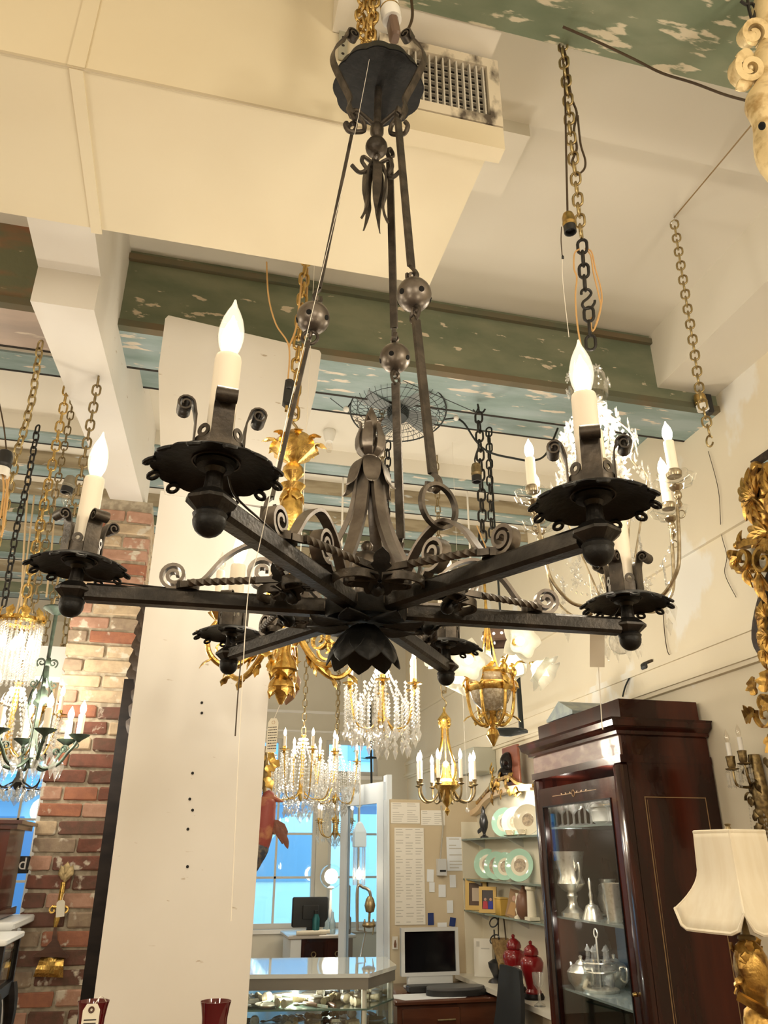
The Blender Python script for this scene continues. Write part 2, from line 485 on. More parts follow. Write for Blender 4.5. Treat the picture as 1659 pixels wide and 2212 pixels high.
MB().bx(_q.x - .012, _q.x + .012, 1.400, 1.4055, _q.z, _p.z).build('strap', mat('galvanised_strap', (.46, .45, .36), .5, .4), t, world=True)
for _i in range(12):
    MB().lathe([(1e-5, 0), (.0045, 0), (.0045, .001), (1e-5, .001)], 8, frame_to((_q.x, 1.400, _q.z + .02 + _i * .034), (0, -1, 0))).build('punched_hole', GAPSHADE, t, world=True)
# plaster boxes on the ceiling, right of the duct
struct('trim_22', MB().bx(.64, XR, 1.29, 1.78, 3.96, ZC), CEIL)
struct('trim_23', MB().bx(.64, .98, 1.78, 2.06, 3.90, ZC), CEIL)
# ---- white boxed beam from the duct back to the brick column
ZW = 3.4
P = lambda x, y: atZ(x, y, ZW)
l0, r0_, l1, r1_ = P(65, 650), P(203, 668), P(245, 1088), P(313, 1088)
wb = MB()
wb.loft([[(l0.x, l0.y, ZW), (r0_.x, l0.y, ZW), (r0_.x, l0.y, ZC), (l0.x, l0.y, ZC)],
         [(l1.x, l1.y + .1, ZW), (r1_.x, l1.y + .1, ZW), (r1_.x, l1.y + .1, ZC), (l1.x, l1.y + .1, ZC)]])
u0, u1 = atZ(30, 458, 3.56), atZ(180, 490, 3.56)
wb.bx(l0.x - .0, r0_.x + .0, 1.9, l0.y + .02, 3.56, ZC)
struct('trim_24', wb, PANEL, sharp=20)
# ---- panel-clad column in the middle (upper board flares out)
YP = 2.70
def ppoly(pts, Y): return [(atY(x, y, Y).x, atY(x, y, Y).z) for x, y in pts]
XZ = Matrix(((1, 0, 0, 0), (0, 0, 1, 0), (0, 1, 0, 0), (0, 0, 0, 1)))   # (x, z, y) -> world
low = ppoly([(352, 1062), (655, 1000), (575, 1480)], YP)
xl, xr = -0.187, 0.245
pc = struct('wall_column', MB().prism([(xl, 0), (xr, 0), (low[2][0] + .01, 2.09), (.30, 2.75), (xl, 2.79)], YP, YP + .30, XZ), PANEL, sharp=20)
up_ = ppoly([(357, 1068), (346, 950), (342, 800), (357, 688), (364, 681), (690, 757), (694, 764), (683, 841), (655, 955), (630, 1100)], YP - .004)
MB().prism(up_, YP - .004, YP + .12, XZ).build('upper_board', PANEL, pc)
HOLE = mat('black_hole', (.02, .02, .02), .9)
for x, y in [(436, 1518), (436, 1540), (416, 1670), (410, 1726), (416, 1750), (406, 1791), (405, 1872)]:
    p = atY(x, y, YP - .001)
    MB().lathe([(1e-5, -.002), (.0045, -.002), (.0045, .001)], 10, TR(p) @ Matrix.Rotation(PI / 2, 4, 'X')).build('screw_hole', HOLE, pc)
# ---- back wall with window openings
def wall_with_holes(name, y, x0, x1, z0, z1, holes, m, th=.2):
    mb = MB(); xs = sorted({x0, x1, *[h[0] for h in holes], *[h[1] for h in holes]})
    for xa, xb in zip(xs, xs[1:]):
        cut = sorted([(h[2], h[3]) for h in holes if h[0] <= xa + 1e-6 and h[1] >= xb - 1e-6])
        z = z0
        for ca, cb in cut:
            if ca > z: mb.bx(xa, xb, y, y + th, z, ca)
            z = cb
        if z < z1: mb.bx(xa, xb, y, y + th, z, z1)
    return struct(name, mb, m)
WH = [(0.62, 1.47, .86, 2.24), (1.60, 2.30, .86, 2.24), (0.62, 1.05, 2.38, 2.76), (1.55, 2.15, 2.38, 2.76),
      (-2.75, -1.98, .7, 2.5), (-1.88, -1.30, .7, 2.5), (-.36, -.20, 1.45, 2.05), (-1.16, -1.04, 1.4, 2.0)]
BACKM = mat('back_wall_plaster', (0.70, 0.66, 0.56), .85, col2=(.64, .6, .5), scale=(1, 1, 1))
wall_with_holes('wall_back', YB, XL, XR, 0, ZC + .2, WH, BACKM)
struct('trim_25', MB().bx(XL, XR, YB - .02, YB, 3.05, 3.08).bx(XL, XR, YB - .02, YB, 2.84, 2.86), WHITEP)
PANE = sheet_glass('window_glass', (.97, 1, 1), 0.03)
MULL = mat('window_sash_paint', (0.62, 0.60, 0.55), .5)
for i, (x0, x1, z0, z1) in enumerate(WH):
    w = struct('window_%d' % (i + 1), MB().bx(x0, x0 + .04, YB + .03, YB + .09, z0, z1).bx(x1 - .04, x1, YB + .03, YB + .09, z0, z1)
               .bx(x0 + .04, x1 - .04, YB + .03, YB + .09, z0, z0 + .05).bx(x0 + .04, x1 - .04, YB + .03, YB + .09, z1 - .04, z1), MULL)
    nx, nz = (2, 3) if z1 - z0 > 1 else (1, 1)
    for a in range(nx):
        for b in range(nz):
            xa, xb = x0 + .04 + (x1 - x0 - .08) * a / nx, x0 + .04 + (x1 - x0 - .08) * (a + 1) / nx
            za, zb = z0 + .05 + (z1 - z0 - .09) * b / nz, z0 + .05 + (z1 - z0 - .09) * (b + 1) / nz
            MB().bx(xa + .008, xb - .008, YB + .058, YB + .062, za + .008, zb - .008).build('pane', PANE, w)
    for a in range(1, nx):
        x = x0 + .04 + (x1 - x0 - .08) * a / nx
        MB().bx(x - .011, x + .011, YB + .045, YB + .075, z0 + .05, z1 - .04).build('muntin', MULL, w)
    for b in range(1, nz):
        z = z0 + .05 + (z1 - z0 - .09) * b / nz
        MB().bx(x0 + .04, x1 - .04, YB + .045, YB + .075, z - .011, z + .011).build('muntin', MULL, w)
    MB().bx(x0 - .05, x1 + .05, YB - .03, YB + .06, z0 - .04, z0).build('sill', WHITEP, w)
# ================================================================== THE WROUGHT IRON CHANDELIER
IRON = mat('wrought_iron', (0.058, 0.050, 0.042), 0.45, 0.75, col2=(0.12, 0.10, 0.08), scale=(30, 30, 30), lo=.42, hi=.68, bump=.25, bscale=140)
IRONB = mat('black_iron', (0.007, 0.007, 0.007), 0.5, 0.4, col2=(0.015, 0.014, 0.013), scale=(40, 40, 40), lo=.45, hi=.7, bump=.2, bscale=140)
IRONA = mat('dark_arm_iron', (0.030, 0.027, 0.024), 0.40, 0.7, col2=(0.06, 0.052, 0.044), scale=(30, 30, 30), lo=.45, hi=.7, bump=.25, bscale=140)
IRONG = mat('steel_grey_iron', (0.20, 0.175, 0.15), 0.38, 0.85, col2=(0.12, 0.10, 0.085), scale=(30, 30, 30), lo=.4, hi=.65, bump=.1, bscale=120)
WAXM = mat('ivory_candle_sleeve', (0.88, 0.80, 0.66), 0.45)
BULBG = sheet_glass('clear_bulb_glass', (1, .97, .9), 0.05, glowc=(1, .88, .66), glows=.5)
FIL = glow('bulb_glow', (1, .88, .66), 20)
FILS = glow('small_bulb_glow', (1, .85, .6), 14)
HOLE2 = mat('bored_hole', (.006, .006, .006), 1)

CT = (0.2654, 1.2052, 1.9); PH = 3.05646
_n = V((0.01585601, -0.02180044, 1)).normalized()
_u = (V((1, 0, 0)) - _n * _n.x).normalized(); _v = _n.cross(_u)
_rot = Matrix(((_u.x, _v.x, _n.x), (_u.y, _v.y, _n.y), (_u.z, _v.z, _n.z))).to_euler()
ch = thing('chandelier', 'large black wrought iron chandelier with six flat arms and scrolls, hung in the middle', 'chandelier', CT, _rot)
def flame(h, r):
    """profile of a flame-tip bulb"""
    pr = [(.42, 0), (.62, .06), (.86, .18), (1, .33), (.97, .46), (.80, .62), (.52, .76), (.27, .86), (.15, .93), (.10, .98), (.001, 1)]
    return [(a * r, b * h) for a, b in pr]
def rz(pts): return [(r, 0, z) for r, z in pts]
AR = 0.4645
# ---- prototypes, each built for the arm along +x
def proto_arm():
    m = MB()
    w, z0, z1 = .0145, .008, .036
    cs = [(w, z0 + .005), (w, z1 - .005), (w - .005, z1), (-w + .005, z1), (-w, z1 - .005), (-w, z0 + .005), (-w + .005, z0), (w - .005, z0)]
    m.loft([[(x, y, z) for y, z in cs] for x in (.03, AR - .02)])
    m.cbox((AR, 0, .024), (.052, .050, .026), .011)
    m.lathe([(.013, .034), (.011, .045), (.010, .06), (.013, .066)], 14, TR(AR, 0, 0))
    # the pipe of the wire lying on the arm
    m.tube(smoothpath([(AR - .01, .012, .06), (AR - .03, .012, .042), (AR - .1, .009, .038), (.32, .006, .037)], 5), .0016, 5)
    return m
def proto_pan():
    m = MB(); N = 96
    def wv(a, r, z): return 1 + (.035 * abs(math.cos(12 * a)) if r > .068 else 0)
    prof = [(.012, .076), (.030, .0775), (.052, .075), (.066, .0685), (.0715, .0645)]
    pr2 = prof + [(.0715, .063), (.066, .067), (.052, .0735), (.030, .076), (.012, .0745)]
    m.lathe(pr2, N, wave=wv)
    for k in range(12):
        a = 2 * PI * (k + .5) / 12
        c = V((.0745 * math.cos(a), .0745 * math.sin(a), .0605))
        m.torus(c, .0062, .0026, (math.cos(a) * .5, math.sin(a) * .5, .85), 12, 6)
    m.lathe([(.012, .066), (.022, .068), (.024, .073), (.012, .075)], 16)
    return m
def proto_cup():
    m = MB(); R = .0285
    N = 48
    vs = []; fs = []
    hs = []
    for k in range(N):
        a = 2 * PI * k / N
        q = (a % (PI / 2)) - PI / 4          # tabs sit between the leaves
        h = .0995
        hs.append(h)
    for k in range(N):
        a = 2 * PI * k / N
        for rr, z in ((R, .074), (R, hs[k]), (R - .0018, hs[k]), (R - .0018, .074)):
            vs.append((rr * math.cos(a), rr * math.sin(a), z))
    for k in range(N):
        for j in range(4):
            a, b = k * 4 + j, ((k + 1) % N) * 4 + j
            fs.append((a, b, ((k + 1) % N) * 4 + (j + 1) % 4, k * 4 + (j + 1) % 4))
    m.add(vs, fs)
    for k in range(4):
        M = RZ(k * PI / 2)
        p = [(R + .0005, 0, .076), (R + .0005, 0, .11), (R + .001, 0, .128), (R + .004, 0, .141)]
        p = [V(q) for q in p] + spiral((R + .0150, 0, .1405), .0112, .0030, PI, -1.55, 20)[1:]
        m.bar(p, .0245, .0021, (0, 1, 0), M=M)
    return m
def proto_cupholes():
    m = MB()
    m.bar([V((.0278, .0062 * math.cos(t * PI / 9), .1045 + .0062 * math.sin(t * PI / 9))) for t in range(18)], .0018, .0048, (1, 0, 0), closed=True)
    return m
def proto_band():
    p = smoothpath(rz([(.075, .036), (.10, .06), (.14, .104), (.19, .124), (.235, .098), (.268, .055), (.293, .0385)]), 5)
    p = p + spiral((.314, 0, .0595), .0225, .005, -PI / 2, 1.75, 34)
    return MB().bar(p, .017, .0055, (0, 1, 0))
def proto_inner():
    p = smoothpath(rz([(.09, .037), (.13, .0385), (.155, .046)]), 5)[:-1]
    p = p + spiral((.172, 0, .0765), .028, .006, -PI / 2 - .5, 1.8, 34)
    return MB().bar(p, .019, .0055, (0, 1, 0))
def proto_twist(sgn):
    a = sgn * PI / 6
    c, s = math.cos(a), math.sin(a)
    col = V((.288 * c, .288 * s, .041)); t = V((-s, c, 0)) * -sgn
    end = V((.158, sgn * .006, .043))
    st = col + t * .030
    m = MB()
    # flat collar curl on the arm
    m.bar([V((q.x, q.y, .0425)) for q in spiral((0, 0, 0), .018, .004, 0, 1.5, 24, ((1, 0, 0), (0, sgn, 0)))],
          .012, .005, (0, 0, 1), M=TR(col.x - .004 * s, col.y, 0) @ RZ(a + (PI / 2 if sgn < 0 else -PI / 2) * .6))
    pts = [st.lerp(end, i / 46) for i in range(47)]
    n0 = 34
    m.bar(pts[:n0], .0088, .0088, (0, 0, 1), twist=.42)
    m.bar(pts[n0 - 1:], .010, .007, (0, 0, 1))
    m.bar(smoothpath([col + t * .016 + V((c, s, 0)) * .012, st.lerp(col, .25), st.lerp(end, .06)], 5), .010, .006, (0, 0, 1))
    return m
def proto_heart():
    m = MB()
    for s in (1, -1):
        p = smoothpath([(.160, s * .004, .030), (.178, s * .030, .029), (.170, s * .058, .027), (.142, s * .068, .026), (.108, s * .052, .025), (.066, s * .024, .024), (.058, 0, .024)], 6)
        m.bar(p, .0125, .0045, (0, 0, 1))
        q = smoothpath([(.160, s * .006, .028), (.156, s * .018, .028)], 3) + [V((a.x, a.y * s, .028)) for a in spiral((.138, .034, 0), .017, .005, .6, 1.6, 20, ((1, 0, 0), (0, 1, 0)))]
        m.bar(q, .011, .004, (0, 0, 1))
    return m
def proto_leaf():
    m = MB()
    b = (.140, 0, .012)
    m.leaf(b, (.72, 0, .70), (-.7, 0, .72), .072, .040, -.2, .002, 2.5, .25, 10)
    for s in (1, -1):
        m.leaf(b, (.50, s * .62, .60), (-.6, -s * .3, .8), .060, .038, .2, .002, 2.5, .2, 10)
    m.sph((.142, 0, .016), .012, 10)
    return m
BUL = flame(.088, .0165)
protos = []
def part(nm, mb, m, **k): return mb.build(nm, m, ch, **k)
arms = []
for k in range(6):
    M = RZ(PH + k * PI / 3); E = M @ TR(AR, 0, 0) 
    if k == 0:
        pa = part('arm', proto_arm(), IRONA, sharp=25)
        pb = part('ball_finial', MB().sph((0, 0, 0), .0190, 20).lathe([(.0185, .0035), (.020, .008), (.016, .012)], 20), IRONB)
        pp = part('drip_pan', proto_pan(), IRONB, sharp=50)
        pc_ = part('candle_cup', proto_cup(), IRON)
        for q in range(4):
            if q == 0: ph_ = proto_cupholes().build('pierced_tab', IRON, pc_); ph_.matrix_local = RZ(PI / 4)
            else: dup(ph_, pc_, RZ(PI / 4 + q * PI / 2))
        ps = part('candle_sleeve', MB().lathe([(.0165, .078), (.0165, .216), (.0155, .221), (.012, .2225), (.001, .2225)], 28), WAXM)
        pu = part('bulb', MB().lathe(BUL, 24, caps=False), BULBG)
        pf = MB().lathe(flame(.062, .0118), 16).build('glowing_filament', FIL, pu)
        pf.location = (0, 0, .001)
        pd = part('scroll_band', proto_band(), IRONG)
        pi_ = part('inner_scroll', proto_inner(), IRONG)
        pt1 = part('twisted_bar', proto_twist(1), IRON)
        pt2 = part('twisted_bar', proto_twist(-1), IRON)
        phh = part('heart_scroll', proto_heart(), IRON)
        pl = part('iron_leaf', proto_leaf(), IRONB, sharp=60)
        first = True
    def put(o, MM):
        if k == 0: o.matrix_local = MM; return o
        c = dup(o, ch, MM)
        for s in KIDS(o):
            d = s.copy(); COL.objects.link(d); d.parent = c
        return c
    put(pa, M); put(pb, E); put(pp, E); put(pc_, E @ RZ(PI / 4 - .1)); put(ps, E)
    put(pu, E @ TR(0, 0, .2225)); put(pd, M); put(pi_, M)
    G = RZ(PH + k * PI / 3 + PI / 6)
    put(pt1, G); put(pt2, G); put(phh, G); put(pl, G)
    w_ = MWORLD[ch.name] @ E @ V((0, 0, .255))
    lamp('chandelier_bulb_light', w_, 3.0, .017)
# ---- hub, rosette and cage
part('hub', MB().lathe([(.03, .002), (.066, .004), (.07, .012), (.07, .032), (.05, .040), (.02, .042)], 24), IRONB)
ros = MB()
for k in range(8):
    a = PH + 2 * PI * k / 8
    d = V((math.cos(a), math.sin(a), 0))
    ros.leaf(d * .018 + V((0, 0, -.004)), d * .75 + V((0, 0, -.62)), d * .5 + V((0, 0, 1)), .082, .058, .30, .002, 0, .22)
part('rosette', ros, IRONB, sharp=60)
rs2 = MB()
for k in range(8):
    a = PH + 2 * PI * (k + .5) / 8; d = V((math.cos(a), math.sin(a), 0))
    rs2.leaf(d * .03 + V((0, 0, .0)), d + V((0, 0, -.12)), V((0, 0, 1)), .072, .052, -.12, .002, 0, .2)
part('rosette', rs2, IRONB, sharp=60)
part('lower_boss', MB().lathe([(.001, -.034), (.014, -.03), (.02, -.02), (.018, -.004)], 16), IRONB)
leg = smoothpath(rz([(.014, .288), (.021, .262), (.026, .225), (.036, .18), (.058, .128), (.083, .085), (.098, .05), (.10, .034)]), 5)
lg = part('cage_leg', MB().bar(leg, .021, .0085, (0, 1, 0)), IRONG)
clf = part('cap_leaf', MB().bar(smoothpath(rz([(.006, .3005), (.020, .298), (.0295, .284), (.0345, .266), (.0375, .252), (.043, .243), (.051, .238)]), 4),
           [.010, .014, .018, .0215, .0245, .027, .029, .0305, .0315, .032, .032, .0315, .031, .030, .0285, .0265, .0245, .022, .019, .016, .0125, .009, .006, .003, .001], .0022, (0, 1, 0)), IRONG, sharp=60)
ptl = part('tulip_petal', MB().bar(smoothpath(rz([(.011, .308), (.0235, .322), (.025, .345), (.0195, .366), (.021, .374), (.030, .379)]), 4),
           [.012, .013, .014, .016, .018, .019, .020, .020, .020, .019, .017, .015, .013, .012, .010, .009, .007, .005, .003, .002, .001], .002, (0, 1, 0)), IRONG)
for k in range(6):
    A = RZ(PH + k * PI / 3)
    if k == 0: lg.matrix_local = A; clf.matrix_local = A @ RZ(PI / 6); ptl.matrix_local = A @ RZ(.2)
    else: dup(lg, ch, A); dup(clf, ch, A @ RZ(PI / 6)); dup(ptl, ch, A @ RZ(.2))
part('cage_cap', MB().lathe([(.02, .284), (.024, .291), (.018, .299), (.010, .303), (.013, .306), (.013, .310), (.016, .314), (.018, .322), (.012, .330)], 20), IRONG)
part('spear_tip', MB().lathe([(.004, .325), (.009, .348), (.0145, .374), (.0115, .390), (.005, .404), (.0005, .413)], 6, RZ(.3)), IRONG, sharp=20)
part('centre_vase', MB().lathe([(.018, .042), (.022, .052), (.020, .062), (.033, .080), (.0365, .096), (.031, .113), (.016, .123), (.006, .125), (.010, .131), (.0105, .137), (.006, .144), (.001, .146)], 24), IRONG)
# ---- three hanging rods with pierced balls
def eye(c, ax, R=.014, r=.0036): return MB().torus(c, R, r, ax, 18, 7)
for k, zz in ((0, 0), (2, 0), (4, 0)):
    M = RZ(PH + k * PI / 3)
    ux = V((.118 - .170, 0, .60 - .195)).normalized()
    m = MB()
    bot, top = V((.168, 0, .212)), V((.1245, 0, .540))
    m.bar([bot, bot.lerp(top, .5), top], .0165, .0068, (0, 1, 0))
    # hook round the ring, eye at the top
    m.bar(smoothpath([(.168, 0, .214), (.176, .004, .203), (.178, .004, .190), (.169, .002, .183), (.161, -.003, .190), (.163, -.005, .200)], 5), .010, .006, (0, 1, 0))
    m.torus((.1225, 0, .552), .0150, .0034, (0.2, 1, 0), 20, 7)
    o1 = part('lower_rod', m, IRON); o1.matrix_local = M
    b = MB().sph((.119, 0, .598), .0325, 24)
    b.tube([(.1205, 0, .572), (.1222, 0, .556)], .004, 7).torus((.1222, 0, .557), .0075, .003, (1, .1, 0), 14, 6)
    b.tube([(.1165, 0, .626), (.115, 0, .640)], .004, 7).torus((.115, 0, .642), .0075, .003, (1, .1, 0), 14, 6)
    o2 = part('pierced_ball', b, IRONG); o2.matrix_local = M
    for a in range(5):
        for e in (-.28,):
            d = V((math.cos(a * PI * .4 + .5 * k) * math.cos(e), math.sin(a * PI * .4 + .5 * k) * math.cos(e), math.sin(e)))
            MB().lathe([(1e-5, .0), (.0054, 0), (.0054, .0012), (1e-5, .0012)], 10, frame_to(V((.119, 0, .598)) + d * .0318, d)).build('bored_hole', HOLE2, o2)
    m = MB()
    p0, p1 = V((.1105, 0, .668)), V((.062, 0, 1.10))
    m.bar([p0, p0.lerp(p1, .5), p1], .0155, .0068, (0, 1, 0))
    m.bar(smoothpath([p0, (.118, .003, .655), (.121, .004, .643), (.114, .002, .634), (.106, -.003, .640), (.107, -.005, .652)], 5), .009, .0055, (0, 1, 0))
    m.bar(smoothpath([p1, (.056, .003, 1.112), (.054, .003, 1.124), (.062, 0, 1.132), (.070, -.004, 1.124), (.068, -.004, 1.112)], 5), .009, .0055, (0, 1, 0))
    o3 = part('upper_rod', m, IRON); o3.matrix_local = M
    o4 = part('link_ring', MB().bar([V((.181, .036 * math.cos(t * PI / 16), .153 + .036 * math.sin(t * PI / 16))) for t in range(32)], .009, .006, (1, 0, 0), closed=True), IRON)
    o4.matrix_local = M
# ---- canopy with three strap hangers
CM = TR(-.007, .0, 0) @ RZ(R_(196))
def sc(a, r, z): return 1 + (.045 * abs(math.cos(6 * a)) if r > .08 else 0)
o = part('canopy_dish', MB().lathe([(.098, 1.252), (.087, 1.282), (.062, 1.312), (.030, 1.326), (.008, 1.330), (.008, 1.334), (.030, 1.330), (.063, 1.316), (.089, 1.285), (.100, 1.253)], 72, wave=sc), IRONB)
o.matrix_local = CM
st = smoothpath(rz([(.062, 1.128), (.072, 1.150), (.070, 1.175), (.092, 1.215), (.116, 1.262), (.116, 1.30), (.100, 1.338), (.086, 1.362)]), 5)[:-1] + spiral((.072, 0, 1.378), .016, .004, -.4, 1.6, 24)
so = part('strap_hanger', MB().bar(st, .019, .0035, (0, 1, 0)), IRON)
hk = part('hanger_hook', MB().tube(smoothpath(rz([(.012, 1.135), (.028, 1.142), (.048, 1.150), (.060, 1.144), (.063, 1.130), (.056, 1.118)]), 5), .0052, 8)
          .tube(smoothpath([(.056, 0, 1.137), (.036, .003, 1.120), (.034, .003, 1.097), (.052, .003, 1.082), (.070, .002, 1.075), (.078, 0, 1.090), (.073, -.003, 1.102)], 5), .0052, 8), IRON)
for k in range(3):
    A = CM @ RZ(k * 2 * PI / 3)
    if k == 0: so.matrix_local = A; hk.matrix_local = A
    else: dup(so, ch, A); dup(hk, ch, A)
o = part('centre_post', MB().tube([(0, 0, 1.09), (0, 0, 1.332)], .0085, 10).sph((0, 0, 1.069), .0245, 20).lathe([(.0085, 1.10), (.015, 1.112), (.015, 1.128), (.0085, 1.14)], 14)
         .torus((0, 0, 1.036), .009, .003, (1, .4, 0)).torus((0, 0, 1.020), .009, .003, (0, 1, 0)), IRON)
o.matrix_local = CM
tp = part('drop_tulip_leaf', MB().bar(smoothpath(rz([(.004, 1.014), (.015, 1.010), (.0225, .985), (.0235, .94), (.018, .905), (.022, .875), (.030, .852)]), 4),
          [.012, .013, .014, .0155, .017, .018, .019, .0195, .02, .02, .02, .0195, .019, .018, .0165, .0145, .0125, .0105, .0085, .0065, .005, .0035, .002, .001, .0005][:25], .0052, (0, 1, 0)), IRON)
for k in range(5):
    A = CM @ RZ(k * PI * .4 + 1.25)
    if k == 0: tp.matrix_local = A
    else: dup(tp, ch, A)
for s in (0, 2.3):
    o = part('side_hook', MB().tube(smoothpath([(.012, 0, 1.02), (.030, 0, 1.024), (.036, .004, 1.005), (.026, .006, .985), (.040, .002, .972), (.058, 0, .985)], 5), .0045, 8), IRON)
    o.matrix_local = CM @ RZ(s)
# ================================================================== HANGING THINGS
BRASS = mat('old_brass', (0.62, 0.43, 0.16), 0.3, 0.95, col2=(0.40, 0.27, 0.09), scale=(40, 40, 40), lo=.4, hi=.7)
DBRASS = mat('dull_brass', (0.36, 0.28, 0.15), 0.42, 0.85, col2=(0.20, 0.15, 0.08), scale=(50, 50, 50), lo=.4, hi=.7)
GOLD = mat('gilt_bronze', (0.80, 0.54, 0.16), 0.26, 0.95, col2=(0.42, 0.26, 0.07), scale=(45, 45, 45), lo=.42, hi=.7, bump=.3, bscale=120)
GILT = mat('aged_gilt_wood', (0.56, 0.34, 0.09), 0.34, 0.85, col2=(0.20, 0.10, 0.03), scale=(28, 28, 28), lo=.45, hi=.65, bump=.4, bscale=90)
CREAMGILT = mat('cream_and_gilt_carving', (0.78, 0.62, 0.34), 0.4, 0.25, col2=(0.45, 0.30, 0.12), scale=(30, 30, 30), lo=.5, hi=.7, bump=.4, bscale=80)
CHAINB = mat('brass_chain', (0.50, 0.40, 0.20), 0.35, 0.9, col2=(0.32, 0.24, 0.12), scale=(50, 50, 50))
CHAIND = mat('dark_chain', (0.035, 0.033, 0.03), 0.5, 0.6)
SILVERM = mat('silver', (0.86, 0.82, 0.73), 0.30, 0.9, col2=(.62, .57, .46), scale=(60, 60, 60), lo=.5, hi=.75)
BLACKP = mat('black_plastic', (0.02, 0.02, 0.02), 0.4)
WHITEC = mat('white_porcelain', (0.86, 0.84, 0.78), 0.3)
CORD = mat('gold_cord', (0.60, 0.36, 0.14), 0.5)
BROWNC = mat('brown_cable', (0.055, 0.034, 0.016), 0.55)
CLEARC = mat('pale_wire', (0.85, 0.80, 0.70), 0.4)
CRYST = sheet_glass('crystal', (.98, .98, .97), 0.16, white=.16)
CRYSTB = sheet_glass('blown_glass', (.985, .985, .97), 0.10)
GREENI = mat('verdigris_iron', (0.055, 0.085, 0.062), 0.55, 0.3, col2=(0.03, 0.04, 0.03), scale=(40, 40, 40))
CRYSTW = sheet_glass('bright_crystal', (.98, .98, .97), 0.22, white=.32)
UNLIT = sheet_glass('unlit_bulb', (1, .98, .95), .12)

def zpx(X, Y, py):
    a0 = UP.x * X + UP.y * Y; b0 = FW.x * X + FW.y * Y; k = H_ / 2 - py
    return CAM.z + (k * b0 - a0 * F_) / (UP.z * F_ - k * FW.z)
def depth(p): return (V(p) - CAM).dot(FW)
_links = {}
def link_mesh(L, w, r, m):
    key = (round(L, 4), round(w, 4), round(r, 4), m.name)
    if key not in _links:
        pts = []
        hl, hw = L / 2 - w / 2, w / 2
        for i in range(7): a = PI * i / 6; pts.append((hw * math.cos(a), 0, hl + hw * math.sin(a)))
        for i in range(7): a = PI + PI * i / 6; pts.append((hw * math.cos(a), 0, -hl + hw * math.sin(a)))
        me = bpy.data.meshes.new('link')
        b = MB().tube(pts, r, 6, True)
        me.from_pydata(b.v, [], b.f); me.polygons.foreach_set('use_smooth', [True] * len(me.polygons)); me.materials.append(m)
        _links[key] = me
    return _links[key]
def chain(parent, pts, L, w, r, m, roll=0.4, part='link'):
    """oval links threaded along a path, each link a part"""
    pts = [V(p) for p in pts]
    pitch = L - 2.2 * r
    seg = [(b - a).length for a, b in zip(pts, pts[1:])]; tot = sum(seg); n = max(1, int(tot / pitch))
    inv = MWORLD[parent.name].inverted()
    for i in range(n):
        s = (i + .5) * tot / n; k = 0
        while k < len(seg) - 1 and s > seg[k]: s -= seg[k]; k += 1
        p = pts[k].lerp(pts[k + 1], s / seg[k]); d = pts[k + 1] - pts[k]
        o = bpy.data.objects.new(part, link_mesh(L, w, r, m)); COL.objects.link(o); o.parent = parent
        Mw = frame_to(p, d, (.3, .95, .05)) @ RZ(roll + (PI / 2 if i % 2 else 0))
        o.matrix_local = inv @ Mw; MWORLD[o.name] = Mw
def wire(name, pts, r, m, parent=None, label=None, cat=None, group=None, n=6, world=True):
    b = MB().tube(smoothpath(pts, 6) if len(pts) > 2 else [V(p) for p in pts], r, n)
    o = b.build(name, m, parent, world=world, loc=None if parent else pts[0])
    if label: tag(o, label, cat, group)
    return o
def octa(m, c, r, h, n=6, low=1.0):
    c = V(c)
    vs = [c + V((r * math.cos(2 * PI * i / n), r * math.sin(2 * PI * i / n), 0)) for i in range(n)] + [c + V((0, 0, h)), c - V((0, 0, h * low))]
    m.add(vs, [(i, (i + 1) % n, n) for i in range(n)] + [((i + 1) % n, i, n + 1) for i in range(n)])
def candle(parent, p, r, h, lit=True, bh=None, lean=(0, 0, 0), mt=None):
    p = V(p); bh = bh or r * 5.2
    d = (V((0, 0, 1)) + V(lean)).normalized(); M = frame_to(p, d)
    MB().lathe([(r, 0), (r, h * .97), (r * .8, h), (.0001, h)], 14, M).build('candle_sleeve', mt or WAXM, parent, world=True)
    MB().lathe(flame(bh, r * .98), 12, M @ TR(0, 0, h), caps=False).build('bulb', FILS if lit else UNLIT, parent, world=True)
def socket(parent, p, r, h, m1, m2, lean=(0, 0, 0), nm='lamp_socket'):
    M = frame_to(p, V((0, 0, -1)) + V(lean))
    MB().lathe([(r * .3, 0), (r * .8, h * .08), (r, h * .25), (r, h * .5), (r * 1.06, h * .52), (r * 1.06, h * .58), (r, h * .6), (r, h * .7)], 16, M).build(nm, m1, parent, world=True)
    MB().lathe([(r * .98, h * .7), (r * .98, h), (r * .8, h), (r * .75, h * .8), (.001, h * .8)], 16, M).build('socket_shell', m2, parent, world=True)

# ---- chain, socket and cable over the iron chandelier
AX = V((CT[0] + .02, CT[1], 0))
t = thing('hanging_chain', 'tangled brass chain that the iron chandelier hangs from', 'chain', (AX.x, AX.y, 3.64))
chain(t, [(AX.x - .03, AX.y, 3.65), (AX.x - .022, AX.y, 3.45), (AX.x - .02, AX.y, 3.30)], .042, .026, .0042, BRASS)
chain(t, [(AX.x - .03, AX.y + .02, 3.65), (AX.x - .045, AX.y + .015, 3.44), (AX.x - .03, AX.y + .01, 3.33)], .042, .026, .0042, BRASS, .9)
chain(t, [(AX.x - .01, AX.y - .02, 3.65), (AX.x - .018, AX.y - .02, 3.42), (AX.x - .024, AX.y - .01, 3.34)], .036, .022, .004, BRASS, .1)
MB().tube(smoothpath([(AX.x - .02, AX.y, 3.30), (AX.x - .045, AX.y, 3.28), (AX.x - .03, AX.y, 3.25), (AX.x - .005, AX.y, 3.252), (AX.x - .005, AX.y, 3.285)], 5), .005, 8).build('hook', BRASS, t, world=True)
p = atY(833, -30, AX.y - .02); q = atY(853, 78, AX.y - .02)
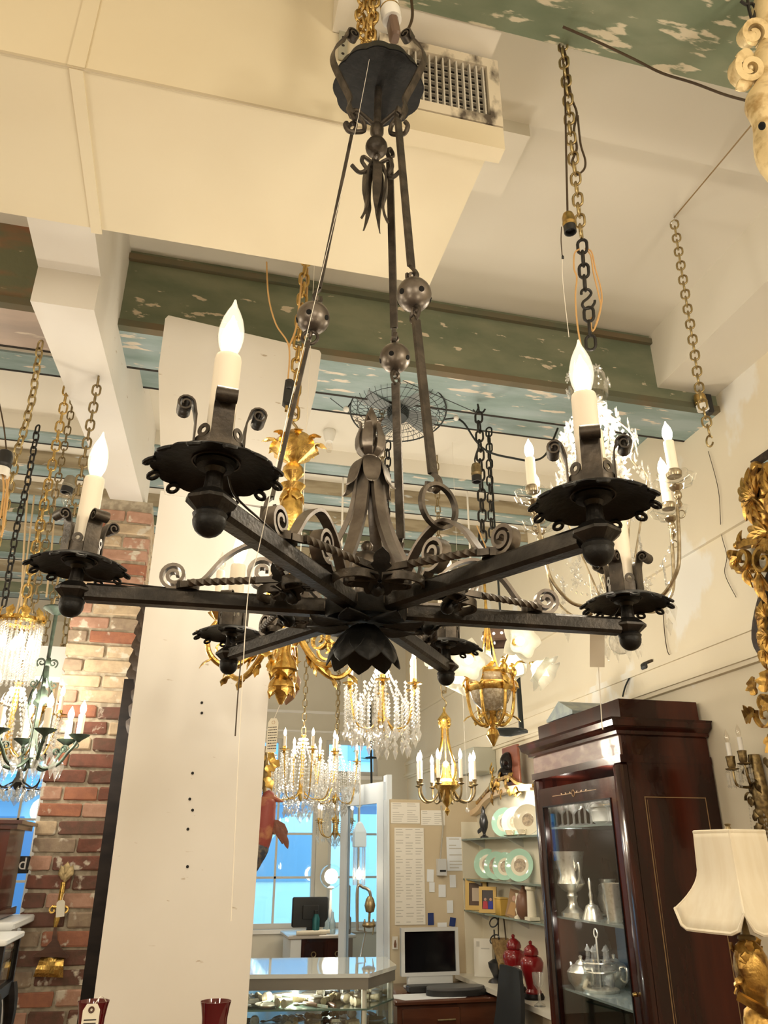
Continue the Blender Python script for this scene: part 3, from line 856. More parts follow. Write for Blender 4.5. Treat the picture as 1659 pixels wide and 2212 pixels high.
t = thing('plug_socket', 'white porcelain lamp socket with a brown plug above the iron canopy', 'socket', p)
d = (q - p).normalized(); L = (q - p).length
M = frame_to(p, d)
MB().lathe([(.02, 0), (.024, .01), (.024, L * .45), (.0225, L * .46), (.0225, L * .5), (.025, L * .51), (.0255, L * .62), (.0235, L * .7)], 20, M).build('body', WHITEC, t, world=True)
MB().torus((0, 0, L * .475), .0235, .0014, M=M).build('brass_band', BRASS, t, world=True)
MB().cbox((0, 0, L * .87), (.036, .022, L * .36), .005, M).build('plug', mat('brown_plug', (.16, .10, .07), .4), t, world=True)
wire('cable', [atY(886, -25, AX.y), atY(891, 30, AX.y), atY(884, 58, AX.y), atY(873, 72, AX.y)], .0038, BROWNC, None, 'brown cable hanging down behind the porcelain socket', 'cable')
# ---- thin pale hanging line with its tag, in front of everything on the left
ln = [atY(806, 84, 1.12), atY(764, 300, 1.08), atY(690, 610, 1.0), atY(620, 900, .93), atY(560, 1180, .86)]
wire('hanging_line', ln + [atY(537, 1270, .84), atY(519, 1560, .80), atY(499, 1990, .80)], .0005, CLEARC, None, 'thin pale line running from the iron canopy down across the left arms', 'line')
wire('wire_tail', [atY(521, 1420, .84), atY(514, 1500, .84), atY(508, 1590, .84)], .0007, BROWNC, None, 'thin dark wire end hanging in front of the white column', 'wire')
# ---- crystal chandelier's chain on the right
YA, YC = 1.28, 1.42
def cy(y): return YA + (YC - YA) * max(0, min(1, (y - 60) / 700))
ck = lambda x, y: atY(x, y, cy(y))
t = thing('hanging_chain', 'long brass chain ending in dark links and an S hook, right of the duct vent', 'chain', ck(1210, 0))
chain(t, [ck(1210, -10), ck(1218, 130), ck(1226, 200), ck(1232, 290), ck(1243, 380), ck(1256, 512)], .040, .024, .0036, CHAINB)
chain(t, [ck(1257, 520), ck(1264, 625)], .041, .023, .0042, CHAIND, .3, 'dark_link')
chain(t, [ck(1271, 664), ck(1277, 756)], .040, .023, .0042, CHAIND, .3, 'dark_link')
sh = [ck(x, y) for x, y in [(1256, 636), (1256, 630), (1262, 625), (1272, 626), (1277, 634), (1270, 644), (1260, 652), (1258, 660), (1265, 667), (1277, 664), (1284, 655), (1285, 649)]]
MB().tube(smoothpath(sh, 4), .0036, 8).build('s_hook', CHAIND, t, world=True)
t = thing('pull_socket', 'brass pull chain socket hanging on a brown cord beside the long chain', 'socket', ck(1228, 460))
wire('cord', [ck(1214, 30), ck(1208, 90), ck(1216, 130), ck(1221, 220), ck(1223, 330), ck(1226, 462)], .0028, BROWNC, t)
socket(t, ck(1226, 460), .0165, .066, BRASS, BLACKP, (.02, 0, 0))
wire('pull_cord', [ck(1213, 490), ck(1212, 520), ck(1215, 560)], .0013, BROWNC, t)
MB().lathe([(.0008, 0), (.003, -.004), (.0036, -.011), (.001, -.012)], 8, TR(ck(1215, 551))).build('pull_bell', BLACKP, t, world=True)
wire('hanging_line', [ck(1215, 560), ck(1216, 610), ck(1229, 728)], .0009, CLEARC, None, 'thin pale line from the brass pull socket down to the right bulb', 'line')
t = wire('lamp_cord', [ck(1252, 538), ck(1241, 548), ck(1240, 580), ck(1246, 600), ck(1243, 640), ck(1247, 700), ck(1256, 752)], .0022, CORD, None, 'loose golden lamp cord looped beside the dark chain links', 'cord')
wire('cord_loop', [ck(1264, 536), ck(1278, 545), ck(1286, 580), ck(1297, 620), ck(1300, 650), ck(1292, 690), ck(1280, 715), ck(1276, 690), ck(1284, 684)], .0022, CORD, t)
wire('cord_loop', [ck(1264, 538), ck(1276, 552), ck(1282, 590), ck(1294, 640), ck(1297, 665), ck(1284, 710)], .0022, CORD, t)
wire('wound_cord', [ck(1216, 100), ck(1224, 130), ck(1229, 180), ck(1236, 215), ck(1246, 245), ck(1240, 280), ck(1246, 320), ck(1236, 350), ck(1246, 378)], .0034, BROWNC, None, 'brown cord wound along the long brass chain', 'cord')
wire('cord_bight', [ck(1248, 250), ck(1254, 310), ck(1264, 345), ck(1262, 365), ck(1248, 378)], .003, BROWNC, None, 'brown cord bulging out in a loop right of the chain', 'cord')
# ---- cable along the near beam to the gilded carving
wire('ceiling_cable', [atZ(1216, 58, 3.62), atZ(1290, 90, 3.6), atZ(1370, 128, 3.6), atZ(1430, 158, 3.55), atZ(1500, 180, 3.5), atZ(1570, 206, 3.45), atZ(1640, 224, 3.4)],
     .0036, BROWNC, None, 'brown cable drooping from the near green beam towards the carved ornament', 'cable')
# ---- far right chain
X2 = atZ(1455, 470, ZC).x; Y2 = atZ(1455, 470, ZC).y
fk = lambda x, y: atY(x, y, Y2)
t = thing('hanging_chain', 'bare brass chain hanging from the ceiling by the right wall', 'chain', fk(1455, 472))
chain(t, [fk(1456, 478), fk(1470, 570), fk(1484, 660), fk(1498, 745), fk(1512, 850), fk(1533, 940)], .046, .030, .0042, CHAINB)
MB().tube([fk(1533 + 7 * math.cos(a), 953 + 12 * math.sin(a)) for a in [.2 + i * .42 for i in range(14)]], .0035, 7).build('open_ring', CHAINB, t, world=True)
MB().tube(smoothpath([fk(1450, 462), fk(1456, 458), fk(1460, 466), fk(1456, 478), fk(1450, 482)], 4), .004, 7).build('ceiling_hook', WHITEC, t, world=True)
wire('picture_wire', [fk(1456, 470), atY(1540, 370, 1.75), atY(1630, 262, 1.3)], .0028, mat('copper_wire', (.36, .24, .10), .4, .6), None, 'taut copper wire from the ceiling hook to the carved ornament', 'wire')
# ---- brass and porcelain junction at the right end of the green beam
p = atY(1516, 868, 2.86)
t = thing('wall_socket', 'brass and porcelain lamp socket fixed where the green beam meets the wall', 'socket', p)
socket(t, p + V((-.01, 0, .05)), .03, .1, BRASS, WHITEC, (.1, 0, 0))
MB().cbox(p + V((.045, .02, 0)), (.04, .05, .11), .006).build('bracket', BLACKP, t, world=True)
# ---- gilded carving at the upper right corner, very near
def carve(m, c, R, a0, turns, ax, w, t_, r1=.2, n=26):
    m.bar(spiral(c, R, R * r1, a0, turns, n, ax), [w * (1 - .5 * i / n) for i in range(n + 1)], [t_ * (1 - .4 * i / n) for i in range(n + 1)], V(ax[0]).cross(V(ax[1])))
YO = 1.02
g = lambda x, y, dy=0: atY(x, y, YO + dy)
t = thing('carved_ornament', 'cream and gilt carved scroll ornament hanging by a dark hook at the top corner', 'ornament', g(1640, 170))
axr = (RT, UP)
m = MB()
carve(m, g(1616, 152), .036, 2.2, 1.5, axr, .045, .017)
m.sph(g(1620, 148), .012, 12)
m.build('lower_volute', CREAMGILT, t, world=True)
m = MB(); carve(m, g(1622, 78), .034, -.6, 1.4, axr, .045, .016); m.sph(g(1622, 78), .013, 10)
m.build('upper_volute', CREAMGILT, t, world=True)
body = smoothpath([g(1662, -30), g(1655, 40), g(1660, 110), g(1652, 170), g(1645, 225), g(1652, 290), g(1690, 380)], 6)
MB().tube(body, [.022 + .016 * math.sin(i * .33) ** 2 for i in range(len(body))], 12).build('body', CREAMGILT, t, world=True)
for (a, b), dx in [((1610, 95), (-.3, .2)), ((1604, 120), (-.5, 0)), ((1600, 172), (-.5, -.3)), ((1625, 190), (-.1, -.9))]:
    MB().leaf(g(a + 25, b), RT * dx[0] + UP * dx[1] - FW * .3, -FW, .042, .034, .5, .005).build('acanthus_leaf', CREAMGILT, t, world=True)
m = MB().sph(g(1646, 272, -.030), .008, 12, sz=1.3)
m.build('dark_eye', HOLE2, t, world=True)
MB().tube(smoothpath([g(1625, 45), g(1616, 10), g(1612, -40)], 4), .004, 8).tube(smoothpath([g(1600, 2), g(1612, 10), g(1625, 8), g(1632, 22), g(1626, 45)], 4), .004, 8).build('hook', CHAIND, t, world=True)

# ================================================================== THE CRYSTAL CHANDELIER ON THE RIGHT
CX = atY(1310, 1150, 1.50); X0, Y0 = CX.x, CX.y
zz = lambda y: zpx(X0, Y0, y)
t = thing('crystal_chandelier', 'glass and silvered metal chandelier dressed with star flowers, behind the right candle arms', 'chandelier', (X0, Y0, zz(800)))
at = lambda r, a, z: V((X0 + r * math.cos(a), Y0 + r * math.sin(a), z))
zt, zh = zz(800), zz(1290)
SIL = mat('silvered_metal', (0.46, 0.40, 0.29), 0.28, 0.95, col2=(.28, .23, .15), scale=(50, 50, 50))
MB().lathe([(.002, zt), (.03, zt - .004), (.046, zt - .022), (.05, zt - .055), (.047, zt - .085), (.045, zt - .085), (.048, zt - .055), (.044, zt - .024), (.03, zt - .007), (.002, zt - .003)], 24, TR(X0, Y0, 0)).build('glass_dome', CRYSTB, t, world=True)
MB().lathe([(.004, zt - .085), (.022, zt - .09), (.024, zt - .15), (.012, zt - .17), (.008, zt - .2), (.014, zt - .24), (.009, zt - .28), (.018, zh + .06), (.03, zh + .03), (.034, zh), (.02, zh - .02), (.004, zh - .03)], 16, TR(X0, Y0, 0)).build('glass_stem', CRYSTB, t, world=True)
MB().tube([(X0, Y0, zt + .04), (X0, Y0, zh - .03)], .003, 8).build('stem_rod', SIL, t, world=True)
star = MB()
for k in range(8):
    a = k * PI / 4
    star.leaf((.003 * math.cos(a), 0, .003 * math.sin(a)), (math.cos(a), 0, math.sin(a)), (0, -1, 0), .017, .0075, .1, .0012, 0, .3, 3)
starm = None
rnd = random.Random(11)
def place_star(p, s=1.0):
    global starm
    d = (p - V((X0, Y0, p.z))).normalized()
    M = frame_to(p, V((d.y, -d.x, 0)) * .2 + V((0, 0, 1)), d) @ Matrix.Rotation(rnd.random(), 4, 'Y') @ Matrix.Scale(s, 4)
    L_ = MWORLD[t.name].inverted() @ M
    if starm is None:
        starm = star.build('star_flower', CRYST, t); starm.matrix_local = L_
    else: dup(starm, t, L_)
# wire cage: six S-shaped ribs carrying stars
for k in range(6):
    a = k * PI / 3 + .35
    pr = [(.012, zt - .10), (.055, zt - .16), (.092, zt - .22), (.080, zt - .28), (.108, zt - .33), (.095, zt - .39), (.034, zh + .01)]
    MB().tube(smoothpath([at(r, a, z) for r, z in pr], 5), .0024, 6).build('cage_rib', SIL, t, world=True)
    for j, (r, z) in enumerate(smoothpath([(r, z, 0) for r, z in pr], 2)[1:-1] and [(q.x, q.y) for q in smoothpath([(r, z, 0) for r, z in pr], 2)[1:-1]]):
        if j % 1 == 0:
            m = at(r + .006, a + rnd.uniform(-.12, .12), z + rnd.uniform(-.006, .006))
            place_star(m, rnd.uniform(.95, 1.45))
for k in range(8):
    a = k * PI / 4; place_star(at(.052, a, zt - .03 - .012 * (k % 2) * 2), .8)
# crystal bead swags between the ribs
for k in range(12):
    a0 = k * PI / 6; z0 = zt - .2 - .08 * (k % 3)
    b = MB()
    for i in range(10):
        f = i / 9; a = a0 + f * .9
        octa(b, at(.09 + .012 * math.sin(f * 3), a, z0 - .05 * math.sin(f * PI)), .0045, .006)
    b.build('bead_swag', CRYST, t, world=True)
va = {}
# six arms
tip = atY(1143, 1062, 1.52)
RA = .182
za = zz(1120)
for k in range(6):
    a = PI + .02 + k * PI / 3
    pr = [(.025, zh), (.06, zh - .025), (.11, zh - .022), (.15, zh + .02), (.165, zh + .07), (.178, za - .015), (RA, za)]
    M_ = smoothpath([at(r, a, z) for r, z in pr], 6)
    MB().tube(M_, .0042, 8).build('arm', SIL, t, world=True)
    T_ = TR(at(RA, a, 0))
    MB().lathe([(.003, za - .03), (.007, za - .022), (.004, za - .012), (.009, za - .004), (.009, za + .004), (.006, za + .01), (.012, za + .014), (.0155, za + .02), (.014, za + .024)], 14, T_).build('candle_socket', SIL, t, world=True)
    MB().lathe([(.008, za + .022), (.02, za + .020), (.036, za + .028), (.042, za + .044), (.037, za + .050), (.026, za + .044), (.012, za + .034), (.008, za + .03)], 24, T_, wave=lambda a_, r, z: 1 + (.14 * math.cos(8 * a_) if r > .019 else 0)).build('glass_pan', CRYSTB, t, world=True)
    MB().lathe([(.016, za + .046), (.0175, za + .052), (.0175, za + .058), (.015, za + .062)], 16, T_).build('candle_ring', SIL, t, world=True)
    ln_ = (.0, .0, 0)
    candle(t, at(RA, a, za + .056), .0118, .082, True, .052, ln_)
    m = MB(); m.torus(at(RA, a, za - .046), .009, .0014, (math.sin(a), -math.cos(a), 0)); m.build('pendant_ring', SIL, t, world=True)
    b = MB()
    for j in range(3): octa(b, at(RA - .05, a, zh + .0 - .012 * j), .005, .006)
    octa(b, at(RA - .05, a, zh - .055), .009, .017, 6, 1.6)
    b.build('pendant_drop', CRYST, t, world=True)
    b = MB()
    for i in range(14):
        f = i / 13
        octa(b, at(RA * (1 - f) + .03 * f, a + .5 * math.sin(f * PI) * .3, (za - .03) * (1 - f) + (zh + .02) * f - .05 * math.sin(f * PI)), .0036, .005)
    b.build('bead_swag', CRYST, t, world=True)
    for dz in (.02, .05):
        place_star(at(RA * .62, a + .3, zh + dz), 1.0)
b = MB().sph((X0, Y0, zh - .105), .026, 18)
b.build('glass_ball', CRYST, t, world=True, sharp=0)
for k in range(10):
    a = k * 2 * PI / 10; b = MB()
    for j in range(5): octa(b, at(.04, a, zh - .03 - .013 * j), .0045, .006)
    octa(b, at(.04, a, zh - .115), .008, .016, 6, 1.7)
    b.build('pendant_drop', CRYST, t, world=True)
lamp('crystal_chandelier_light', (X0, Y0, za + .22), 9, .05)
# its paper price tag on a string
p = atY(1290, 1400, 1.3)
t = thing('paper_tag', 'blank pale paper tag hanging on a string under the crystal chandelier', 'tag', p)
MB().bx(-.014, .014, -.0006, .0006, -.036, .036, frame_to(p, UP, -FW)).build('card', mat('pale_card', (.80, .74, .62), .8), t, world=True)
wire('string', [atY(1272, 1240, 1.3), atY(1284, 1352, 1.3)], .0008, CLEARC, t)
wire('string', [atY(1293, 1440, 1.3), atY(1300, 1560, 1.32), atY(1303, 1575, 1.32)], .0009, CLEARC, t)
# ================================================================== CEILING FITTINGS BEHIND THE CHANDELIER
# ---- caged fan
fc = atZ(860, 888, 3.62); fr_ = .245
t = thing('ceiling_fan', 'round black wire caged fan fixed under the far side of the green beam', 'fan', fc)
FAN = mat('black_fan_metal', (.025, .03, .03), .5, .4)
FT = TR(fc) @ Matrix.Rotation(-.16, 4, 'X') @ Matrix.Rotation(.06, 4, 'Y')
for sgn, h in ((1, .05), (-1, .045)):
    m = MB()
    for k in range(44):
        a = 2 * PI * k / 44
        p = smoothpath([(.05 * math.cos(a), .05 * math.sin(a), sgn * h), (.15 * math.cos(a + .25), .15 * math.sin(a + .25), sgn * h * .95), (.22 * math.cos(a + .36), .22 * math.sin(a + .36), sgn * h * .6), (fr_ * math.cos(a + .4), fr_ * math.sin(a + .4), 0)], 3)
        m.tube([FT @ q for q in p], .0011, 4, caps=False)
    o = m.build('guard_wires', FAN, t, world=True, kind='stuff')
    for r, z in ((.10, h), (.16, h * .93), (.21, h * .66)):
        MB().torus((0, 0, sgn * z), r, .0016, n=40, k=5, M=FT).build('guard_ring', FAN, t, world=True)
MB().torus((0, 0, 0), fr_, .004, n=48, k=6, M=FT).build('rim', FAN, t, world=True)
MB().lathe([(.002, -.055), (.045, -.05), (.055, -.03), (.06, .03), (.058, .11), (.03, .12)], 20, FT).build('motor', FAN, t, world=True)
for k in range(4):
    m = MB(); A = FT @ RZ(k * PI / 2 + .3)
    m.loft([[(.04, -.03, .006), (.04, .03, -.006), (.04, .03, -.008), (.04, -.03, .004)], [(.13, -.06, .014), (.13, .05, -.014), (.13, .05, -.016), (.13, -.06, .012)], [(.215, -.05, .012), (.215, .07, -.012), (.215, .07, -.014), (.215, -.05, .010)]], M=A)
    m.build('blade', mat('grey_fan_blade', (.18, .2, .2), .4) if k == 0 else bpy.data.materials['grey_fan_blade'], t, world=True)
m = MB().cbox((0, 0, .12), (.2, .1, .05), .01, FT)
m.build('mounting_box', FAN, t, world=True)
for s, (x, y) in ((-1, (748, 884)), (1, (985, 903))):
    p = atY(x, y, fc.y)
    MB().tube([FT @ V((s * fr_, 0, 0)), p], .004, 6).build('tie_wire', FAN, t, world=True)
    MB().sph(p, .016, 10).build('porcelain_knob', WHITEC, t, world=True)
wire('ceiling_cable', [atZ(985, 903, 3.85), atZ(1003, 915, 3.8), atZ(1030, 955, 3.7), atZ(1060, 978, 3.62), atZ(1110, 990, 3.55), atZ(1150, 995, 3.5), atZ(1180, 980, 3.6), atZ(1205, 925, 3.8)],
     .006, FAN, None, 'black cable sagging from the caged fan towards the right wall', 'cable')
wire('stay_wire', [atZ(700, 850, 3.9), atZ(756, 893, 3.66)], .002, FAN, None, 'thin stay wire running left from the caged fan', 'wire')
wire('stay_wire', [atY(870, 822, 2.885), atY(1030, 892, 2.885)], .002, FAN, None, 'thin wire strung along the face of the green beam to the chain hook', 'wire')
# ---- bulb on the ceiling and two rod pendants
p = atZ(712, 930, 3.95)
t = thing('ceiling_bulb', 'white porcelain lampholder with an unlit clear bulb on the ceiling left of the fan', 'lamp', p)
MB().lathe([(.035, 0), (.04, -.01), (.034, -.05), (.024, -.075), (.022, -.08)], 18, TR(p)).build('lampholder', WHITEC, t, world=True)
MB().lathe([(.012, -.08), (.02, -.10), (.022, -.125), (.014, -.15), (.001, -.155)], 14, TR(p), caps=False).build('bulb', UNLIT, t, world=True)
for x, y, yb, lab in ((742, 1004, 1180, 'round white ceiling rose with a thin pale rod, right of the ceiling bulb'), (1008, 1038, 1215, 'round white ceiling rose with a thin pale rod, left of the two dark chains')):
    p = atZ(x, y, 3.95)
    t = thing('rod_pendant', lab, 'pendant', p)
    MB().lathe([(.09, 0), (.088, -.012), (.06, -.025), (.02, -.032)], 24, TR(p)).build('ceiling_rose', WHITEC, t, world=True)
    MB().tube([p, V((p.x, p.y, zpx(p.x, p.y, yb)))], .007, 8).build('rod', CLEARC, t, world=True)
# ---- dark chains right of the fan
def hung_chain(label, pts, Y, L, w, r, m, hook=None, roll=.4):
    q = [atY(x, y, Y) for x, y in pts]
    t = thing('hanging_chain', label, 'chain', q[0])
    chain(t, q, L, w, r, m, roll)
    return t
t = hung_chain('dark chain with a brass socket hanging from the hook right of the fan', [(1034, 892), (1038, 1000), (1044, 1195)], 3.1, .064, .036, .0055, CHAIND)
hk_ = [atY(x, y, 3.1) for x, y in [(1022, 885), (1028, 892), (1034, 880), (1032, 873), (1034, 884), (1036, 892), (1044, 890), (1048, 884)]]
MB().tube(hk_, .005, 6).build('hook', CHAIND, t, world=True)
t = thing('hanging_socket', 'brass lamp socket with black cap beside the dark chain right of the fan', 'socket', atY(1027, 1003, 3.0))
socket(t, atY(1028, 1000, 3.0), .024, .10, DBRASS, BLACKP)
wire('cord', [atY(1036, 960, 3.0), atY(1026, 990, 3.0), atY(1028, 1002, 3.0)], .004, BLACKP, t)
hung_chain('finer dark chain just right of the one with the socket', [(1056, 925), (1058, 1040), (1063, 1160)], 3.6, .062, .034, .005, CHAIND)
hung_chain('thin dark chain hanging below the fan behind the iron finial', [(838, 955), (837, 1040), (834, 1155)], 3.7, .062, .034, .005, CHAIND)
wire('loose_wire', [atY(1030, 1135, 3.0), atY(1040, 1160, 3.0), atY(1050, 1185, 3.0), atY(1052, 1215, 3.0)], .003, CORD, None, 'loose golden wire hanging by the lower end of the dark chains', 'wire')

# ================================================================== GILT CHANDELIERS
def acanth(m, c, d, up, s, curl=.6): m.leaf(c, d, up, s, s * .62, curl, s * .05, 2, .25, 6)
def axis_at(x, y, Y): p = atY(x, y, Y); return p.x, p.y
# ---- the big gilt one behind the iron chandelier on the left
YG = 2.22
gx, gy = axis_at(618, 1300, YG)
gz = lambda y: zpx(gx, gy, y)
t = thing('gilt_chandelier', 'ornate gilt bronze scroll arm chandelier hanging behind the left iron arms', 'chandelier', (gx, gy, gz(940)))
TG = TR(gx, gy, 0)
s_ = depth((gx, gy, gz(1000))) / F_
def prof(pts): return [(r * s_, gz(y)) for r, y in pts]
MB().lathe(prof([(8, 930), (30, 945), (46, 962), (50, 975), (36, 985), (20, 995), (9, 1003)][::-1]), 24, TG, wave=lambda a, r, z: 1 + .10 * math.cos(8 * a)).build('crown', GOLD, t, world=True)
b = None
for k in range(8):
    a = k * PI / 4; d = V((math.cos(a), math.sin(a), .5))
    m = MB(); acanth(m, V((gx, gy, gz(972))) + d * (40 * s_), d, V((0, 0, 1)) - d * .3, 30 * s_, .7); m.build('crown_leaf', GOLD, t, world=True)
MB().lathe(prof([(9, 1000), (22, 1012), (24, 1024), (12, 1036), (10, 1042), (28, 1050), (22, 1058), (16, 1066), (24, 1090), (26, 1120), (14, 1160), (12, 1180), (24, 1195), (36, 1215), (34, 1240), (18, 1270), (14, 1300), (26, 1330), (30, 1350), (16, 1380), (14, 1410), (26, 1432), (30, 1448), (14, 1462), (24, 1476), (26, 1486), (12, 1500), (10, 1508), (3, 1522)][::-1]), 22, TG).build('stem', GOLD, t, world=True)
for k in range(5):
    a = k * 2 * PI / 5; m = MB()
    for y in (1058, 1200, 1430, 1470):
        d = V((math.cos(a), math.sin(a), -.2)); acanth(m, V((gx, gy, gz(y))) + V((d.x, d.y, 0)) * (16 * s_), d + V((0, 0, -.9)), V((d.x, d.y, .2)), 34 * s_, .4)
    m.build('stem_leaves', GOLD, t, world=True)
q = [V((gx, gy, gz(945))), atY(632, 905, YG), atY(648, 700, YG), atY(660, 560, YG)]
chain(t, [atY(634, 905, YG), atY(640, 800, YG), atY(650, 680, YG), atY(662, 545, YG), V((atY(662, 545, YG).x, YG, ZC))], .058, .032, .0055, BRASS)
MB().tube(smoothpath([V((gx, gy, gz(940))), atY(641, 925, YG), atY(634, 915, YG), atY(628, 905, YG), atY(632, 892, YG), atY(640, 897, YG)], 5), .005, 8).build('hook', DBRASS, t, world=True)
RG = .235
for k in range(6):
    a = R_(193) + k * PI / 3
    e = V((math.cos(a), math.sin(a), 0)); X = lambda r, y: V((gx, gy, gz(y))) + e * r
    z = lambda y: gz(y)
    pth = smoothpath([X(.03, 1345), X(.07, 1395), X(.12, 1438), X(.17, 1452), X(.215, 1430), X(.225, 1390), X(.205, 1362)], 6)
    n_ = len(pth)
    MB().tube(pth, [.011 - .005 * i / n_ for i in range(n_)], 9).build('arm', GOLD, t, world=True)
    m = MB(); carve(m, X(.13, 1395), .036, 1.2, -1.4, (e, V((0, 0, 1))), .015, .008); m.build('arm_scroll', GOLD, t, world=True)
    m = MB(); carve(m, X(.185, 1415), .020, 2.6, 1.3, (e, V((0, 0, 1))), .012, .006); m.build('arm_scroll', GOLD, t, world=True)
    for (r, y, dr, dz) in ((.09, 1425, .8, -.6), (.15, 1450, .8, -.4), (.21, 1440, .9, -.2), (.22, 1395, .6, .7), (.17, 1405, -.5, .8)):
        m = MB(); acanth(m, X(r, y), e * dr + V((0, 0, dz)), V((0, 0, 1)) - e * .5, .042, .5); m.build('acanthus_leaf', GOLD, t, world=True)
    c = X(RG - .03, 1358)
    MB().lathe([(.006, 0), (.018, .012), (.024, .02), (.014, .028), (.016, .045), (.021, .052), (.017, .056)], 14, TR(c), wave=lambda a_, r, z_: 1 + .12 * math.cos(6 * a_)).build('candle_cup', GOLD, t, world=True)
    candle(t, c + V((0, 0, .053)), .0125, .095, k != 0, .06)
lamp('gilt_chandelier_light', (gx, gy, gz(1150)), 13, .06)
t = thing('plug_adapter', 'black plug adapter hanging on a thin tan cord beside the gilt chain', 'plug', atY(622, 830, 2.2))
pl0, pl1 = atY(626, 822, 2.2), atY(619, 878, 2.2)
MB().cbox((0, 0, (pl1 - pl0).length / 2), (.036, .030, (pl1 - pl0).length), .007, frame_to(pl0, pl1 - pl0)).build('body', BLACKP, t, world=True)
MB().cbox((.018, 0, .03), (.012, .022, .03), .004, frame_to(pl0, pl1 - pl0)).build('outlet_block', BLACKP, t, world=True)
for dx in (-.008, .008): MB().cbox((dx, 0, (pl1 - pl0).length + .008), (.002, .008, .018), 0, frame_to(pl0, pl1 - pl0)).build('prong', BRASS, t, world=True)
wire('cord', [atY(576, 566, 2.2), atY(580, 640, 2.2), atY(596, 700, 2.2), atY(624, 748, 2.2), atY(622, 822, 2.2)], .0028, CORD, t)
wire('cord', [atY(652, 600, 2.2), atY(641, 700, 2.2), atY(628, 740, 2.2), atY(624, 750, 2.2)], .0035, CORD, t)
wire('lamp_cord', [atY(664, 580, 2.24), atY(662, 650, 2.24), atY(655, 740, 2.24), atY(648, 830, 2.24), atY(641, 880, 2.24)], .0045, CORD, None, 'golden lamp cord running down along the gilt chandelier chain', 'cord')
# paper tag and hanging wooden drop below the gilt stem
p = atY(588, 1588, YG)
t = thing('price_tag', 'buff paper price tag with written lines hanging below the gilt chandelier stem', 'tag', p)
TAGM = mat('buff_tag_card', (.84, .80, .68), .8)
w_, h_ = .0145, .046
M = frame_to(p, V((0.05, 0, 1)), V((.97, -.2, 0)))
M = Matrix(((RT.x, -FW.x, .04, p.x), (RT.y, -FW.y, 0, p.y), (RT.z, -FW.z, 1, p.z), (0, 0, 0, 1)))
MB().prism([(-w_, -h_), (w_, -h_), (w_, h_ * .75), (w_ * .55, h_), (-w_ * .55, h_), (-w_, h_ * .75)], -.0005, .0005, M @ Matrix.Rotation(PI / 2, 4, 'X')).build('card', TAGM, t, world=True)
MB().torus((0, -.001, h_ * .76), .0045, .0018, (0, 1, 0), M=M).build('eyelet', mat('tan_eyelet', (.5, .3, .14), .6), t, world=True)
INK = mat('dark_ink', (.05, .045, .04), .9)
rn = random.Random(3)
for i in range(9):
    z = h_ * .45 - i * .0072; m = MB(); x = -w_ * .8
    while x < w_ * .75:
        l = rn.uniform(.0018, .0045); m.bx(x, min(x + l, w_ * .85), .0006, .0010, z, z + .0022, M @ Matrix.Rotation(-.06, 4, 'Y')); x += l + .0012
    m.build('written_line', INK, t, world=True, kind='stuff')
wire('string', [V((gx, gy, gz(1520))), p + V((0, 0, h_ * .8))], .0009, CLEARC, t)
p = atY(628, 1488, 2.6)
t = thing('wooden_drop', 'rounded reddish wooden drop hanging right of the gilt stem', 'ornament', p)
MB().lathe([(.002, -.055), (.02, -.03), (.03, .005), (.026, .035), (.012, .05), (.002, .052)], 16, TR(p) @ Matrix.Rotation(.25, 4, 'Y')).build('drop', mat('reddish_wood', (.42, .26, .15), .5, col2=(.3, .17, .1), scale=(30, 30, 8)), t, world=True)
MB().tube([p + V((.012, 0, .05)), p + V((.012, 0, 4.06 - p.z))], .0015, 6).build('string', CLEARC, t, world=True)

# ---- gilt chandelier with white flower shades
YF_ = 3.25
gx, gy = axis_at(1060, 1500, YF_)
t = thing('flower_chandelier', 'gilt basket chandelier with glowing white flower glass shades above the cabinet', 'chandelier', (gx, gy, zpx(gx, gy, 1300)))
gz = lambda y: zpx(gx, gy, y)
s_ = depth((gx, gy, gz(1480))) / F_
TG = TR(gx, gy, 0)
AMBG = mat('beaded_glass', (.50, .42, .30), .2, .2, col2=(.75, .68, .55), scale=(90, 90, 90), lo=.45, hi=.6, trans=.3)
MB().lathe([(r * s_, gz(y)) for r, y in [(2, 1540), (20, 1534), (36, 1518), (44, 1500), (45, 1492)]], 28, TG).build('glass_bowl', AMBG, t, world=True)
MB().lathe([(r * s_, gz(y)) for r, y in [(44, 1496), (49, 1490), (50, 1482), (44, 1476), (42, 1490)]], 28, TG, caps=False).build('ring', GOLD, t, world=True)
MB().lathe([(r * s_, gz(y)) for r, y in [(43, 1478), (46, 1470), (46, 1462), (44, 1458)]], 28, TG, caps=False).build('glass_band', AMBG, t, world=True)
MB().lathe([(r * s_, gz(y)) for r, y in [(44, 1460), (50, 1456), (48, 1450), (42, 1452)]], 28, TG, caps=False).build('ring', GOLD, t, world=True)
MB().lathe([(r * s_, gz(y)) for r, y in [(2, 1612), (8, 1600), (14, 1588), (11, 1578), (5, 1572), (9, 1564), (12, 1552), (16, 1544), (18, 1538), (6, 1534)]], 16, TG).build('drop_finial', GOLD, t, world=True)
MB().lathe([(r * s_, gz(y)) for r, y in [(4, 1470), (8, 1440), (14, 1430), (6, 1415), (4, 1380), (6, 1360), (3, 1300), (3, 1250)]], 12, TG).build('stem', GOLD, t, world=True)
SHADE = mat('glowing_flower_glass', (.95, .93, .80), .3, emit=(1, .92, .70), estr=.10, trans=.1)
